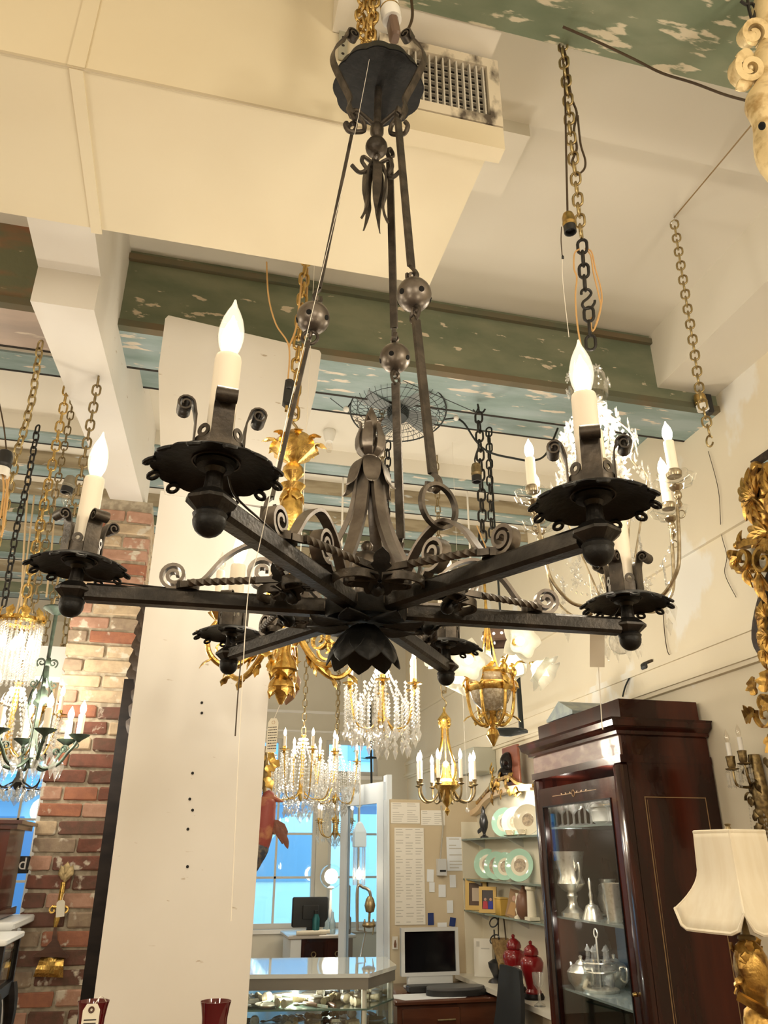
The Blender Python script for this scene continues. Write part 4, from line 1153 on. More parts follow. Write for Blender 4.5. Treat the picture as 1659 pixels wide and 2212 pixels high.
for k in range(6):
    a = R_(-14) + k * PI / 3; e = V((math.cos(a), math.sin(a), 0)); X = lambda r, y: V((gx, gy, gz(y))) + e * (r * s_)
    MB().tube(smoothpath([X(8, 1562), X(24, 1566), X(42, 1545), X(50, 1500), X(48, 1460), X(50, 1440)], 6), .0075, 8).build('basket_arm', GOLD, t, world=True)
    m = MB(); carve(m, X(26, 1548), 14 * s_, 0, 1.5, (e, V((0, 0, 1))), .008, .004); m.build('arm_scroll', DBRASS, t, world=True)
    m = MB(); m.sph(X(49, 1452), 11 * s_, 10, sz=1.2); m.sph(X(49, 1438), 7 * s_, 8); acanth(m, X(50, 1462), e + V((0, 0, -1)), e, 28 * s_, .3); m.build('mask', GOLD, t, world=True)
    m = MB(); acanth(m, X(52, 1500), e * .6 + V((0, 0, .8)), e, 26 * s_, .4); m.build('acanthus_leaf', GOLD, t, world=True); m = MB(); acanth(m, X(44, 1545), e * .8 + V((0, 0, -.2)), V((0, 0, 1)), 22 * s_, .4); m.build('acanthus_leaf', GOLD, t, world=True)
    if k in (0, 1, 2, 3, 4, 5):
        hi = k % 2
        ye = 1445 - 28 * hi; R2 = 98 + 6 * (1 - hi)
        MB().tube(smoothpath([X(48, 1448), X(64, 1430), X(84, ye - 14), X(R2 - 8, ye - 10)], 5), .0055, 8).build('flower_stem', GOLD, t, world=True)
        d = (e * .75 + V((0, 0, -.55 if hi == 0 else .05)) - FW * .45).normalized()
        c = X(R2 - 8, ye - 10)
        M = frame_to(c, d)
        sd = MB()
        S = 33 * s_
        nn = 40; rows = [(.16, 0), (.42, .10), (.66, .32), (.74, .60), (.90, .86), (1.08, .98)]
        sd.lathe([(r * S * .95, z * S * 1.35) for r, z in rows], nn, M, caps=False, wave=lambda a_, r, z: 1 + (.13 * math.cos(5 * a_) * min(1, z / S)))
        o = sd.build('flower_shade', SHADE, t, world=True)
        for j in range(5):
            aa = j * 2 * PI / 5
            pm = MB().leaf(M @ V((S * .35 * math.cos(aa), S * .35 * math.sin(aa), S * .25)), M.to_3x3() @ V((math.cos(aa) * .62, math.sin(aa) * .62, .78)), M.to_3x3() @ V((-math.cos(aa), -math.sin(aa), .6)), S * 1.35, S * 1.05, .35, .002, 0, -.2)
            pm.build('petal', SHADE, o, world=True)
        MB().lathe(flame(S * 1.0, S * .30), 12, M @ TR(0, 0, S * .35)).build('bulb', glow('shade_bulb_glow', (1, .9, .7), 2.2) if 'shade_bulb_glow' not in bpy.data.materials else bpy.data.materials['shade_bulb_glow'], t, world=True)
        MB().lathe([(.004, -.012), (.012, -.008), (.015, .004), (.010, .01)], 12, M).build('shade_holder', GOLD, t, world=True)
for dx in (-6, 6):
    MB().tube([V((gx, gy, gz(1445))) + RT * (dx * 3 * s_), V((gx, gy, gz(1330)))], .004, 6).build('suspension_bar', GOLD, t, world=True)
lamp('flower_chandelier_light', (gx, gy, gz(1400)), 9, .10)
# dark pierced lantern partly seen behind it
p = atY(1085, 1392, 3.8)
t = thing('iron_lantern', 'dark pierced iron lantern frame behind the flower chandelier', 'lantern', p)
MB().lathe([(.10, 0), (.11, .01), (.11, .06), (.07, .10), (.02, .14)], 8, TR(p), caps=False).build('pierced_hood', mat('rusty_iron', (.10, .06, .04), .6, .4), t, world=True, sharp=10)
for k in range(16):
    a = k * PI / 8
    MB().lathe([(1e-5, 0), (.008, 0), (.008, .002), (1e-5, .002)], 8, frame_to(p + V((.108 * math.cos(a), .108 * math.sin(a), .035)), (math.cos(a), math.sin(a), 0))).build('light_hole', glow('lantern_glow', (1, .9, .7), 2.5) if k == 0 else bpy.data.materials['lantern_glow'], t, world=True)
for a in (.3, 1.87, 3.44, 5.0):
    MB().bx(-.006, .006, -.006, .006, -.45, 0, TR(p + V((.10 * math.cos(a), .10 * math.sin(a), 0)))).build('corner_post', FAN, t, world=True)
MB().lathe([(.10, -.45), (.11, -.46), (.02, -.48)], 8, TR(p)).build('base', FAN, t, world=True)
MB().tube([p + V((0, 0, .13)), V((p.x, p.y, 3.95))], .006, 6).build('hanging_rod', FAN, t, world=True)
# ---- small gilt chandelier over the desk
YS = 4.25
gx, gy = axis_at(963, 1650, YS)
t = thing('small_gilt_chandelier', 'small gilt chandelier with lyre frame and eight candles over the desk', 'chandelier', (gx, gy, zpx(gx, gy, 1550)))
gz = lambda y: zpx(gx, gy, y)
s_ = depth((gx, gy, gz(1650))) / F_
TG = TR(gx, gy, 0)
MB().lathe([(r * s_, gz(y)) for r, y in [(1, 1762), (6, 1752), (2, 1744), (12, 1730), (16, 1718), (18, 1708), (30, 1698), (28, 1690), (14, 1682), (10, 1668), (8, 1650), (3, 1645)]], 16, TG).build('body', GOLD, t, world=True)
MB().lathe([(r * s_, gz(y)) for r, y in [(12, 1572), (14, 1560), (14, 1552), (8, 1545), (3, 1538), (3, 1528)]], 16, TG).build('top_cap', GOLD, t, world=True)
MB().tube([(gx, gy, gz(1690)), (gx, gy, gz(1550))], .004, 6).build('centre_rod', DBRASS, t, world=True)
for k in range(4):
    a = k * PI / 2 + .4; e = V((math.cos(a), math.sin(a), 0)); X = lambda r, y: V((gx, gy, gz(y))) + e * (r * s_)
    MB().bar(smoothpath([X(8, 1572), X(10, 1600), X(18, 1630), X(28, 1655), X(27, 1678), X(14, 1694)], 6), .012, .006, V((-e.y, e.x, 0))).build('lyre_bar', GOLD, t, world=True)
    m = MB(); carve(m, X(14, 1562), 7 * s_, 1, 1.2, (e, V((0, 0, 1))), .012, .005); m.build('top_scroll', GOLD, t, world=True)
for k in range(8):
    a = k * PI / 4 + .2; e = V((math.cos(a), math.sin(a), 0)); X = lambda r, y: V((gx, gy, gz(y))) + e * (r * s_)
    R2 = 62
    MB().tube(smoothpath([X(16, 1708), X(30, 1728), X(48, 1732), X(60, 1718), X(R2, 1700)], 6), .006, 8).build('arm', DBRASS, t, world=True)
    c = X(R2, 1700)
    MB().lathe([(.006, 0), (.02, .008), (.008, .014), (.013, .03), (.015, .034)], 12, TR(c)).build('candle_cup', DBRASS, t, world=True)
    candle(t, c + V((0, 0, .032)), .0105, .10, True, .055)
q0 = V((gx, gy, gz(1530)))
MB().tube(smoothpath([q0, q0 + V((.015, 0, .03)), q0 + V((-.012, 0, .07)), q0 + V((0, 0, .10)), q0 + V((.016, 0, .085))], 5), .004, 6).build('s_hook', DBRASS, t, world=True)
chain(t, [q0 + V((0, 0, .09)), V((gx, gy, 3.95))], .06, .032, .004, DBRASS)
lamp('small_gilt_light', (gx, gy, gz(1640)), 22, .08)
p = atY(1010, 1750, YS - .2)
t = thing('glass_pendant', 'single glass bead on a thread hanging right of the small gilt chandelier', 'ornament', p)
MB().sph(p, .012, 12).build('bead', CRYST, t, world=True); MB().tube([p, V((p.x, p.y, 3.95))], .001, 5).build('thread', CLEARC, t, world=True)

# ================================================================== CRYSTAL CHANDELIERS FURTHER BACK
def crystal_chandelier(label, x, y, Y, ytop, yhub, ybot, R, narm, yarm, nstr=16, slen=.16, ch_h=.09, glowc=True, power=18, gold=GOLD, dome=False, ceil=3.95, rnk=1, dense=0):
    gx, gy = axis_at(x, y, Y); gz = lambda v: zpx(gx, gy, v)
    t = thing('crystal_chandelier', label, 'chandelier', (gx, gy, gz(ytop)))
    z0, z1, za = gz(ytop), gz(yhub), gz(yarm)
    MB().lathe([(.004, z1 - .05), (.02, z1 - .03), (.035, z1), (.02, z1 + .03), (.010, (z0 + z1) / 2), (.016, (z0 + z1) / 2 + .03), (.008, z0 - .03), (.022, z0 - .01), (.004, z0)], 14, TR(gx, gy, 0)).build('stem', gold, t, world=True)
    chain(t, [V((gx, gy, z0)), V((gx, gy, ceil))], .055, .03, .004, DBRASS)
    rd = random.Random(int(x * 7 + y))
    strand = None
    for k in range(narm):
        a = k * 2 * PI / narm + .3 * rnk; e = V((math.cos(a), math.sin(a), 0)); X = lambda r, z: V((gx, gy, z)) + e * r
        MB().tube(smoothpath([X(.03, z1), X(R * .4, z1 - .035), X(R * .8, z1 - .01), X(R, za - .02), X(R, za)], 5), .0045, 7).build('arm', gold, t, world=True)
        c = X(R, za)
        MB().lathe([(.006, -.02), (.012, -.01), (.008, 0), (.035, .006), (.037, .01), (.012, .014), (.013, .03)], 14, TR(c)).build('drip_pan', gold, t, world=True)
        candle(t, c + V((0, 0, .026)), .0105, ch_h, glowc, .055)
        for j in range(3):
            b = MB(); L = slen * rd.uniform(.7, 1.1); n_ = max(3, int(L / .017))
            q = c + V((rd.uniform(-.03, .03), rd.uniform(-.03, .03), 0))
            for i in range(n_): octa(b, q - V((0, 0, .012 + i * .017)), .0065, .008)
            octa(b, q - V((0, 0, n_ * .017 + .03)), .011, .022, 6, 1.5)
            b.build('crystal_strand', CRYST, t, world=True)
    for k in range(nstr):
        a = k * 2 * PI / nstr; b = MB()
        n_ = 14
        for i in range(n_):
            f = i / (n_ - 1); r = .03 + (R * .75 - .03) * (math.sin(f * PI * .5) ** 1.5)
            octa(b, (gx + r * math.cos(a), gy + r * math.sin(a), z0 - .04 - f * (z0 - z1 - .02) * .9), .007, .009)
        b.build('crystal_strand', CRYST, t, world=True)
        b = MB()
        for i in range(7): octa(b, (gx + R * .6 * (1 - i / 7 * .7) * math.cos(a + .1), gy + R * .6 * (1 - i / 7 * .7) * math.sin(a + .1), z1 - .03 - (z1 - gz(ybot)) * i / 8), .008, .010)
        octa(b, (gx + R * .35 * math.cos(a), gy + R * .35 * math.sin(a), z1 - .05), .012, .026, 6, 1.6)
        b.build('crystal_strand', CRYST, t, world=True)
    for tier in range(dense):
        rt_ = R * (1.0, .72, .45)[tier]; zt_ = (za, za - .07, z1 + .05)[tier]; nn = (22, 18, 14)[tier]
        for k in range(nn):
            a = k * 2 * PI / nn + tier * .1; b = MB(); L = slen * (1.0, .95, .8)[tier] * rd.uniform(.8, 1.1); n_ = max(4, int(L / .019))
            for i in range(n_): octa(b, (gx + rt_ * math.cos(a), gy + rt_ * math.sin(a), zt_ - i * .019), .0085, .0095)
            octa(b, (gx + rt_ * math.cos(a), gy + rt_ * math.sin(a), zt_ - n_ * .019 - .02), .013, .026, 6, 1.4)
            b.build('crystal_strand', CRYSTW, t, world=True)
    octa(bb := MB(), (gx, gy, gz(ybot)), .03, .035, 10, 1.2); bb.sph((gx, gy, gz(ybot) + .03), .022, 10)
    bb.build('bottom_drop', CRYST, t, world=True, sharp=0)
    if dome:
        MB().lathe([(R * .30, za + .02), (R * .36, za + .05), (R * .40, za + .12)], 20, TR(gx, gy, 0), caps=False).build('gilt_ring', gold, t, world=True)
    if power: lamp('crystal_light', (gx, gy, za + .12), power, .1)
    return t
crystal_chandelier('gilt and crystal chandelier with long bead strands below the iron rosette', 825, 1540, 3.6, 1425, 1560, 1615, .175, 6, 1488, 10, .20, .10, dense=2)
crystal_chandelier('large bright crystal chandelier close to the white column, before the windows', 652, 1680, 5.6, 1585, 1715, 1765, .25, 8, 1630, 16, .20, .07, power=22, rnk=.4, dense=3)
crystal_chandelier('smaller crystal chandelier with red glass drops right of the large one', 725, 1690, 6.6, 1600, 1725, 1750, .20, 6, 1650, 12, .18, .07, power=14, dense=3)
crystal_chandelier('little crystal chandelier hanging low before the right window', 725, 1770, 7.6, 1720, 1800, 1825, .17, 6, 1775, 8, .14, .08, power=0, rnk=.7)
crystal_chandelier('crystal chandelier hanging low behind the verdigris iron one at the left', 24, 1560, 3.9, 1470, 1620, 1660, .20, 6, 1540, 14, .16, .07, power=14, ceil=3.85, dense=2)
crystal_chandelier('low crystal chandelier at the left edge in front of the left window', 45, 1660, 5.0, 1590, 1690, 1725, .26, 6, 1620, 14, .2, .08, power=12, gold=CHAIND, rnk=.6)

# drum of long crystal strands under a gilt crown, at the left edge
gx, gy = axis_at(34, 1400, 3.15); gz = lambda v: zpx(gx, gy, v); s_ = depth((gx, gy, gz(1400))) / F_
t = thing('crystal_drum', 'drum shaped curtain of lit crystal strands under a gilt crown at the left edge', 'chandelier', (gx, gy, gz(1325)))
MB().lathe([(46 * s_, gz(1352)), (50 * s_, gz(1346)), (47 * s_, gz(1338))], 32, TR(gx, gy, 0), caps=False, wave=lambda a, r, z: 1 + .03 * math.cos(12 * a)).build('gilt_band', GOLD, t, world=True)
for k in range(10):
    a = k * PI / 5; e = V((math.cos(a), math.sin(a), 0))
    m = MB(); acanth(m, V((gx, gy, gz(1345))) + e * (47 * s_), V((0, 0, 1)) + e * .2, -e, 30 * s_, -.3); m.build('crown_leaf', GOLD, t, world=True)
b = None
for k in range(30):
    a = k * 2 * PI / 30; b = MB()
    for i in range(20): octa(b, (gx + 46 * s_ * math.cos(a), gy + 46 * s_ * math.sin(a), gz(1350) - (gz(1350) - gz(1470)) * i / 19), .0075, .011)
    b.build('crystal_strand', CRYST, t, world=True)
for k in range(4):
    a = k * PI / 2 + .4
    MB().lathe(flame(.06, .014), 10, TR(gx + .05 * math.cos(a), gy + .05 * math.sin(a), gz(1400))).build('bulb', FILS, t, world=True)
chain(t, [V((gx, gy, gz(1338))), V((gx, gy, 3.6))], .055, .03, .0045, BRASS)
lamp('crystal_drum_light', (gx, gy, gz(1425)), 1.6, .04)

# ================================================================== LEFT: VERDIGRIS IRON CHANDELIER AND CHAINS
YV = 2.95
gx, gy = axis_at(90, 1500, YV); gz = lambda y: zpx(gx, gy, y); s_ = depth((gx, gy, gz(1500))) / F_
t = thing('verdigris_chandelier', 'green grey scrolled iron chandelier with three lit candles before the brick column', 'chandelier', (gx, gy, gz(1320)))
MB().lathe([(.003, gz(1330)), (.012, gz(1328)), (30 * s_, gz(1316)), (28 * s_, gz(1313)), (.003, gz(1318))], 20, TR(gx, gy, 0)).build('top_dish', GREENI, t, world=True)
m = MB().tube(smoothpath([(gx, gy, gz(1325)), (gx, gy, gz(1420)), (gx, gy, gz(1500)), (gx, gy, gz(1660))], 4), .007, 8)
m.build('stem', GREENI, t, world=True)
for k in range(4):
    a = k * PI / 2 + .25; e = V((math.cos(a), math.sin(a), 0)); X = lambda r, y: V((gx, gy, gz(y))) + e * (r * s_)
    m = MB(); carve(m, X(12, 1432), 10 * s_, -1, 1.4, (e, V((0, 0, 1))), .016, .005); m.build('upper_scroll', GREENI, t, world=True)
    m = MB(); m.bar(smoothpath([X(4, 1440), X(8, 1470), X(22, 1500), X(20, 1540), X(6, 1580), X(10, 1620), X(24, 1640)], 6), .012, .005, V((-e.y, e.x, 0))); carve(m, X(20, 1478), 9 * s_, 2, 1.4, (e, V((0, 0, 1))), .012, .005); m.build('cage_bar', GREENI, t, world=True)
    m = MB(); acanth(m, X(20, 1490), V((0, 0, -1)) + e * .3, e, 40 * s_, .2); m.build('iron_leaf', GREENI, t, world=True)
for k in range(6):
    a = R_(-8) + k * PI / 3; e = V((math.cos(a), math.sin(a), 0)); X = lambda r, y: V((gx, gy, gz(y))) + e * (r * s_)
    MB().tube(smoothpath([X(4, 1640), X(30, 1660), X(58, 1650), X(74, 1625), X(86, 1608), X(92, 1592)], 6), .0055, 8).build('arm', GREENI, t, world=True)
    m = MB(); carve(m, X(66, 1618), 9 * s_, 0, 1.4, (e, V((0, 0, 1))), .008, .004); carve(m, X(88, 1610), 7 * s_, 2.5, -1.3, (e, V((0, 0, 1))), .008, .004); m.build('arm_scroll', GREENI, t, world=True)
    c = X(92, 1592)
    MB().lathe([(.004, -.016), (.012, -.008), (.034, .006), (.036, .009), (.012, .004)], 16, TR(c)).build('drip_pan', GREENI, t, world=True)
    candle(t, c + V((0, 0, .004)), .0115, .075, k in (0, 1, 2, 5), .05)
b = None
for k in range(10):
    b = MB(); q = V((gx + .1 * math.cos(k * .63), gy + .1 * math.sin(k * .63), gz(1655)))
    octa(b, q, .014, .03, 6, 1.5); b.build('crystal_drop', CRYST, t, world=True)
chain(t, [V((gx, gy, gz(1316))), V((gx, gy, 3.40))], .052, .030, .0045, DBRASS)
lamp('verdigris_light', (gx + .05, gy - .05, gz(1540)), 12, .06)
hung_chain('heavy brass chain hanging from the pink beam at the left edge', [(88, 738), (70, 860), (52, 930), (36, 980)], 2.85, .046, .027, .0042, CHAINB)
hung_chain('lower run of brass chain sagging to the left edge of the frame', [(36, 985), (24, 1040), (8, 1110), (-10, 1180)], 2.85, .046, .027, .0042, CHAINB, roll=.8)
t = thing('hanging_socket', 'white and black lamp socket tied to the heavy brass chain at the left', 'socket', atY(14, 975, 2.8))
socket(t, atY(14, 972, 2.8), .028, .11, BLACKP, WHITEC, (0, 0, 0))
wire('cord', [atY(-4, 860, 2.8), atY(8, 920, 2.8), atY(14, 975, 2.8)], .003, BROWNC, t)
for i, (xs) in enumerate([[(4, 1010), (8, 1060), (0, 1120)], [(20, 1030), (10, 1090), (6, 1150)], [(12, 1020), (16, 1080), (3, 1160)]]):
    wire('lamp_cord', [atY(x, y, 2.82) for x, y in xs], .004, CORD, None, '%s golden cord of the three bunched on the brass chain at the left edge' % ('leftmost', 'middle', 'rightmost')[i], 'cord', 'golden cords on the left chain')
hung_chain('fine dark chain slanting down left of the small lit candle', [(82, 920), (60, 1040), (34, 1150), (8, 1310)], 3.4, .046, .026, .004, CHAIND)
t = thing('hanging_socket', 'dull metal lamp socket below the chain above the left iron arm', 'socket', atY(152, 1030, 3.25))
socket(t, atY(156, 1028, 3.25), .026, .085, mat('dull_zinc', (.30, .28, .22), .5, .6), BLACKP, (-.15, 0, 0))
MB().lathe([(.012, 0), (.02, -.02), (.02, -.05), (.004, -.075)], 12, TR(atY(147, 1062, 3.25)), caps=False).build('bulb', UNLIT, t, world=True)
hung_chain('distant chain with open hook left of the small candle bulb', [(104, 1035), (92, 1080), (80, 1180), (62, 1310)], 4.6, .06, .034, .0045, DBRASS)
hung_chain('short double chain above the left brick edge, wrapped in cloth below', [(147, 1328), (140, 1385), (130, 1440)], 5.0, .07, .04, .006, DBRASS)
t = thing('wrapped_chain', 'long chain wrapped in tan cloth hanging left of the brick column', 'chain', atY(138, 1390, 5.0))
MB().tube([atY(138, 1392, 5.02), atY(128, 1440, 5.02), atY(118, 1500, 5.02), atY(108, 1540, 5.02)], [.022, .026, .024, .02], 8).build('cloth_sleeve', mat('tan_cloth', (.55, .42, .28), .9, col2=(.38, .27, .16), scale=(30, 30, 10)), t, world=True)
for i, xs in enumerate([[(64, 1000), (52, 1180), (46, 1310)], [(122, 1040), (112, 1180), (100, 1290)], [(74, 1070), (56, 1220), (34, 1330)]]):
    wire('straw_string', [atY(x, y, 4.4 + .3 * i) for x, y in xs], .006, mat('straw_cord', (.66, .50, .30), .7) if i == 0 else bpy.data.materials['straw_cord'], None, ('short straw coloured cord left of the verdigris chandelier chain', 'straw coloured cord hanging nearest the brick column', 'straw coloured cord slanting left behind the verdigris chandelier')[i], 'cord', 'straw cords among the left chains')
# ================================================================== LEFT SIDE, BRICK COLUMN
rb = random.Random(5)
BR = [mat('brick_%s' % n, c, .85, col2=c2, scale=(25, 25, 25), lo=.4, hi=.65, bump=.5, bscale=60, col3=(.66, .60, .50), scale3=(14, 14, 14), lo3=.60, hi3=.67, perobj=True)
      for n, c, c2 in [('orange', (.38, .16, .095), (.30, .13, .085)), ('dark_red', (.21, .085, .06), (.15, .07, .05)), ('tan', (.60, .47, .32), (.47, .36, .25)),
                       ('grey_brown', (.36, .28, .20), (.27, .20, .15)), ('rose', (.50, .30, .22), (.42, .24, .17)), ('plum', (.17, .08, .06), (.12, .07, .05))]]
MORT = mat('old_mortar', (.50, .44, .34), .95, col2=(.34, .29, .22), scale=(30, 30, 30), bump=.5, bscale=70)
BX0, BX1, BY0 = -.655, -.315, 4.2
col = struct('wall_brick_column', MB().bx(BX0 + .012, BX1 - .010, BY0 + .012, BY0 + .36, 0, 3.4), MORT)
pitch = .0775
_bm = {}
def brick_mesh(w, i, mi):
    k = (round(w, 3), i, mi)
    if k not in _bm:
        m = MB(); r2 = random.Random(i * 31 + int(w * 1000))
        m.cbox((0, .05, 0), (w, .10, .060), .005)
        m.v = [p + V((r2.uniform(-.003, .003), r2.uniform(-.003, .003), r2.uniform(-.003, .003))) for p in m.v]
        me = bpy.data.meshes.new('brick'); me.from_pydata(m.v, [], m.f); me.materials.append(BR[mi]); _bm[k] = me
    return _bm[k]
side = MB(); sidev = []
for row in range(43):
    z = .045 + row * pitch
    x = BX0 + (0 if row % 2 else -.0)
    first = [.19, .092][row % 2]
    ws = [first]
    while sum(ws) + .011 * len(ws) < BX1 - BX0 - .03:
        rem = BX1 - BX0 - sum(ws) - .011 * len(ws)
        w = min(rem, .19 if rb.random() < .75 else .15)
        if rem - w < .05: w = rem
        ws.append(round(w, 3))
    for w in ws:
        hi = z > 2.25
        wt = [1.5, 1, 6, 4, 4, .8] if hi else [4, 4, 2, 3, 3, 3]
        mi = rb.choices(range(6), wt)[0]
        if w > .03:
            o = bpy.data.objects.new('brick', brick_mesh(w, rb.randrange(3), mi)); COL.objects.link(o); o.parent = col
            o.location = (x + w / 2 + rb.uniform(-.003, .003), BY0 + rb.uniform(-.004, .004), z + rb.uniform(-.003, .003))
            o.rotation_euler = (0, rb.uniform(-.012, .012), rb.uniform(-.01, .01))
        x += w + .011
    for y in ((0.11, .2), (.215, .355)) if row % 2 else ((.11, .255), (.27, .355)):
        side.cbox((BX1 - .045, BY0 + (y[0] + y[1]) / 2, z), (.09, y[1] - y[0], .06), .005)
side.build('side_bricks', BR[2], col, kind='stuff')
# ---- brass fire shovel hanging on the bricks
YS2 = BY0 - .03
k_ = lambda x, y: atY(x, y, YS2)
t = thing('fire_shovel', 'antique shovel with brass handle and brass pan hung on the brick column', 'shovel', k_(130, 1900))
pts_ = [(141, 1868), (146, 1885), (150, 1900), (144, 1905), (140, 1903), (133, 1905), (128, 1896), (134, 1880)]
m = MB()
for i, (x, y, dx, dy) in enumerate([(140, 1905, 0, 1), (138, 1900, -.5, .8), (142, 1900, .5, .8), (138, 1894, -.4, .9), (143, 1893, .45, .9), (140, 1888, .1, 1)]):
    m.leaf(k_(x, y), V((dx, -.1, dy)), V((0, -1, 0)), .055, .026, .2, .004, 2)
m.build('leaf_finial', DBRASS, t, world=True)
MB().tube([k_(137, 1905), k_(130, 1950)], [.011, .013], 10).tube([k_(126, 1970), k_(123, 1985), k_(119, 2003)], [.010, .014, .008], 10).build('handle', GOLD, t, world=True)
m = MB()
for s in (-1, 1):
    m.bar(spiral(k_(127 + s * 13, 1966), .020, .005, PI if s > 0 else 0, 1.1 * -s, 14, ((1, 0, 0), (0, 0, 1))), .012, .007, (0, 1, 0))
m.tube([k_(112, 1958), k_(140, 1962)], .007, 8)
m.build('cross_scroll', GOLD, t, world=True)
DWOOD = mat('dark_brown_wood', (.065, .028, .018), .4, col2=(.11, .05, .03), scale=(6, 6, 40))
def pprism(pts, Y, th): return MB().prism([(atY(x, y, Y).x, atY(x, y, Y).z) for x, y in pts], Y - th / 2, Y + th / 2, XZ)
pprism([(117, 2003), (122, 2003), (124, 2030), (133, 2050), (149, 2064), (146, 2069), (110, 2066), (76, 2068), (72, 2063), (95, 2050), (112, 2032)], YS2, .02).build('socket', DWOOD, t, world=True)
m = MB(); a_, b_, c_, d_ = k_(88, 2068), k_(139, 2069), k_(136, 2112), k_(72, 2110)
nx, ny = 6, 5; vs = []
rr = random.Random(2)
for j in range(ny + 1):
    for i in range(nx + 1):
        u, v = i / nx, j / ny
        p = a_.lerp(b_, u).lerp(d_.lerp(c_, u), v); vs.append(p + V((0, rr.uniform(-.006, .006) - .012 * math.sin(v * PI), 0)))
n0 = len(vs); vs += [p + V((0, .008, 0)) for p in vs]
fs = []
for j in range(ny):
    for i in range(nx):
        q = j * (nx + 1) + i; fs.append((q + 1, q, q + nx + 1, q + nx + 2)); fs.append((n0 + q, n0 + q + 1, n0 + q + nx + 2, n0 + q + nx + 1))
for i in range(nx): fs.append((i, i + 1, n0 + i + 1, n0 + i)); q = ny * (nx + 1) + i; fs.append((q + 1, q, n0 + q, n0 + q + 1))
for j in range(ny): q = j * (nx + 1); fs.append((q + nx + 1, q, n0 + q, n0 + q + nx + 1)); q += nx; fs.append((q, q + nx + 1, n0 + q + nx + 1, n0 + q))
m.add(vs, fs).build('brass_pan', GOLD, t, world=True, sharp=10)
p = k_(132, 1962)
t = thing('paper_tag', 'small white paper tag tied to the brass shovel handle', 'tag', p + V((0, -.02, 0)))
MB().prism([(-.018, -.034), (.018, -.034), (.018, .025), (.010, .034), (-.010, .034), (-.018, .025)], -.0006, .0006, TR(p + V((0, -.02, 0))) @ Matrix.Rotation(PI / 2, 4, 'X') @ Matrix.Rotation(.1, 4, 'Z')).build('card', TAGM, t, world=True)
MB().tube([p + V((0, -.02, .03)), p + V((.004, -.004, .06))], .001, 5).build('string', CLEARC, t, world=True)
# ---- tall dark carved frame standing between bricks and column
YK = 3.3
fr_l = atY(224, 1800, YK).x
t = thing('tall_mirror', 'tall dark carved wooden mirror frame standing between brick column and white column', 'mirror', (fr_l + .05, YK, 0))
BLKW = mat('ebonised_wood', (.007, .005, .005), .5, col2=(.014, .010, .009), scale=(8, 8, 30), spec=.2)
CARV = mat('dark_carved_wood', (.03, .019, .013), .5, col2=(.075, .05, .035), scale=(30, 30, 30), lo=.5, hi=.7, bump=.4)
zt_ = atY(275, 1470, YK).z
MB().bx(fr_l, fr_l + .055, YK - .03, YK + .02, 0, zt_).build('stile', BLKW, t, world=True)
MB().bx(fr_l + .055, fr_l + .075, YK - .012, YK + .02, 0, zt_).bx(fr_l + .075, fr_l + .30, YK + .0, YK + .02, 0, zt_).build('dark_panel', BLKW, t, world=True)
zt2 = atY(305, 1330, YK).z
MB().bx(fr_l + .05, fr_l + .10, YK - .015, YK + .02, zt_ - .1, zt2).build('crest_post', BLKW, t, world=True)
for i in range(9):
    f = i / 8
    MB().leaf((fr_l + .05 + .02 * f, YK - .03, zt_ - .22 + (zt2 - zt_ + .2) * f), (-.45, -.15, 1), (-.3, -1, 0), .13, .055, .35, .008, 2).build('carved_leaf', CARV, t, world=True)
# ---- two dark red glass hurricane shades on the console in front
RGL = mat('dark_red_glass', (.12, .006, .012), .08, trans=.25, ior=1.45, coat=.6)
YR = 1.62
ctop = zpx(atY(330, 2210, YR).x, YR, 2160) - .20
tb = thing('console_table', 'narrow dark console table below the frame carrying the red glass shades', 'table', (-.03, YR, 0))
MB().cbox((-.03, YR, ctop - .015), (.72, .26, .03), .006).build('top', DWOOD, tb, world=True)
for sx in (-1, 1):
    for sy in (-1, 1):
        MB().bx(-.03 + sx * .33 - .018, -.03 + sx * .33 + .018, YR + sy * .10 - .018, YR + sy * .10 + .018, 0, ctop - .03).build('leg', DWOOD, tb, world=True)
for i, (x, lab) in enumerate([(202, 'dark red flared glass shade with a paper tag, left of the pair'), (466, 'dark red flared glass shade without a tag at the foot of the white column')]):
    X = atY(x, 2170, YR).x
    zt = zpx(X, YR, 2162)
    t = thing('glass_vase', lab, 'vase', (X, YR, ctop), group='red glass shades')
    r = 33 * depth((X, YR, zt)) / F_
    pr = [(.62, 0), (.70, .01), (.78, .06), (.80, .11), (.78, .15), (.82, .175), (.92, .192), (1.0, .20), (.97, .20), (.89, .192), (.79, .175), (.75, .15), (.77, .11), (.75, .06), (.66, .012), (.001, .01)]
    MB().lathe([(a * r, ctop + b * (zt - ctop) / .2) for a, b in pr], 36, TR(X, YR, 0)).build('glass', RGL, t, world=True)
X = atY(197, 2190, YR - .045).x
p = atY(195, 2202, YR - .045)
t = thing('paper_tag', 'white shop tag with a dark eyelet hanging on the left red shade', 'tag', p)
w_, h_ = .0135, .022
MB().prism([(-w_, -h_), (w_, -h_), (w_, h_ * .6), (w_ * .6, h_), (-w_ * .6, h_), (-w_, h_ * .6)], -.0005, .0005, TR(p) @ Matrix.Rotation(PI / 2, 4, 'X')).build('card', TAGM, t, world=True)
MB().torus(p + V((0, -.001, h_ * .62)), .0035, .0016, (0, 1, 0)).build('eyelet', DWOOD, t, world=True)
for i in range(3):
    MB().bx(-w_ * .75, w_ * .7, -.001, -.0006, -.0015 - i * .005, .0002 - i * .005, TR(p)).build('printed_line', INK, t, world=True)
MB().tube(smoothpath([p + V((0, 0, h_ * .7)), p + V((.012, .01, h_ * 1.4)), p + V((.02, .03, .02))], 4), .0007, 5).build('string', CLEARC, t, world=True)
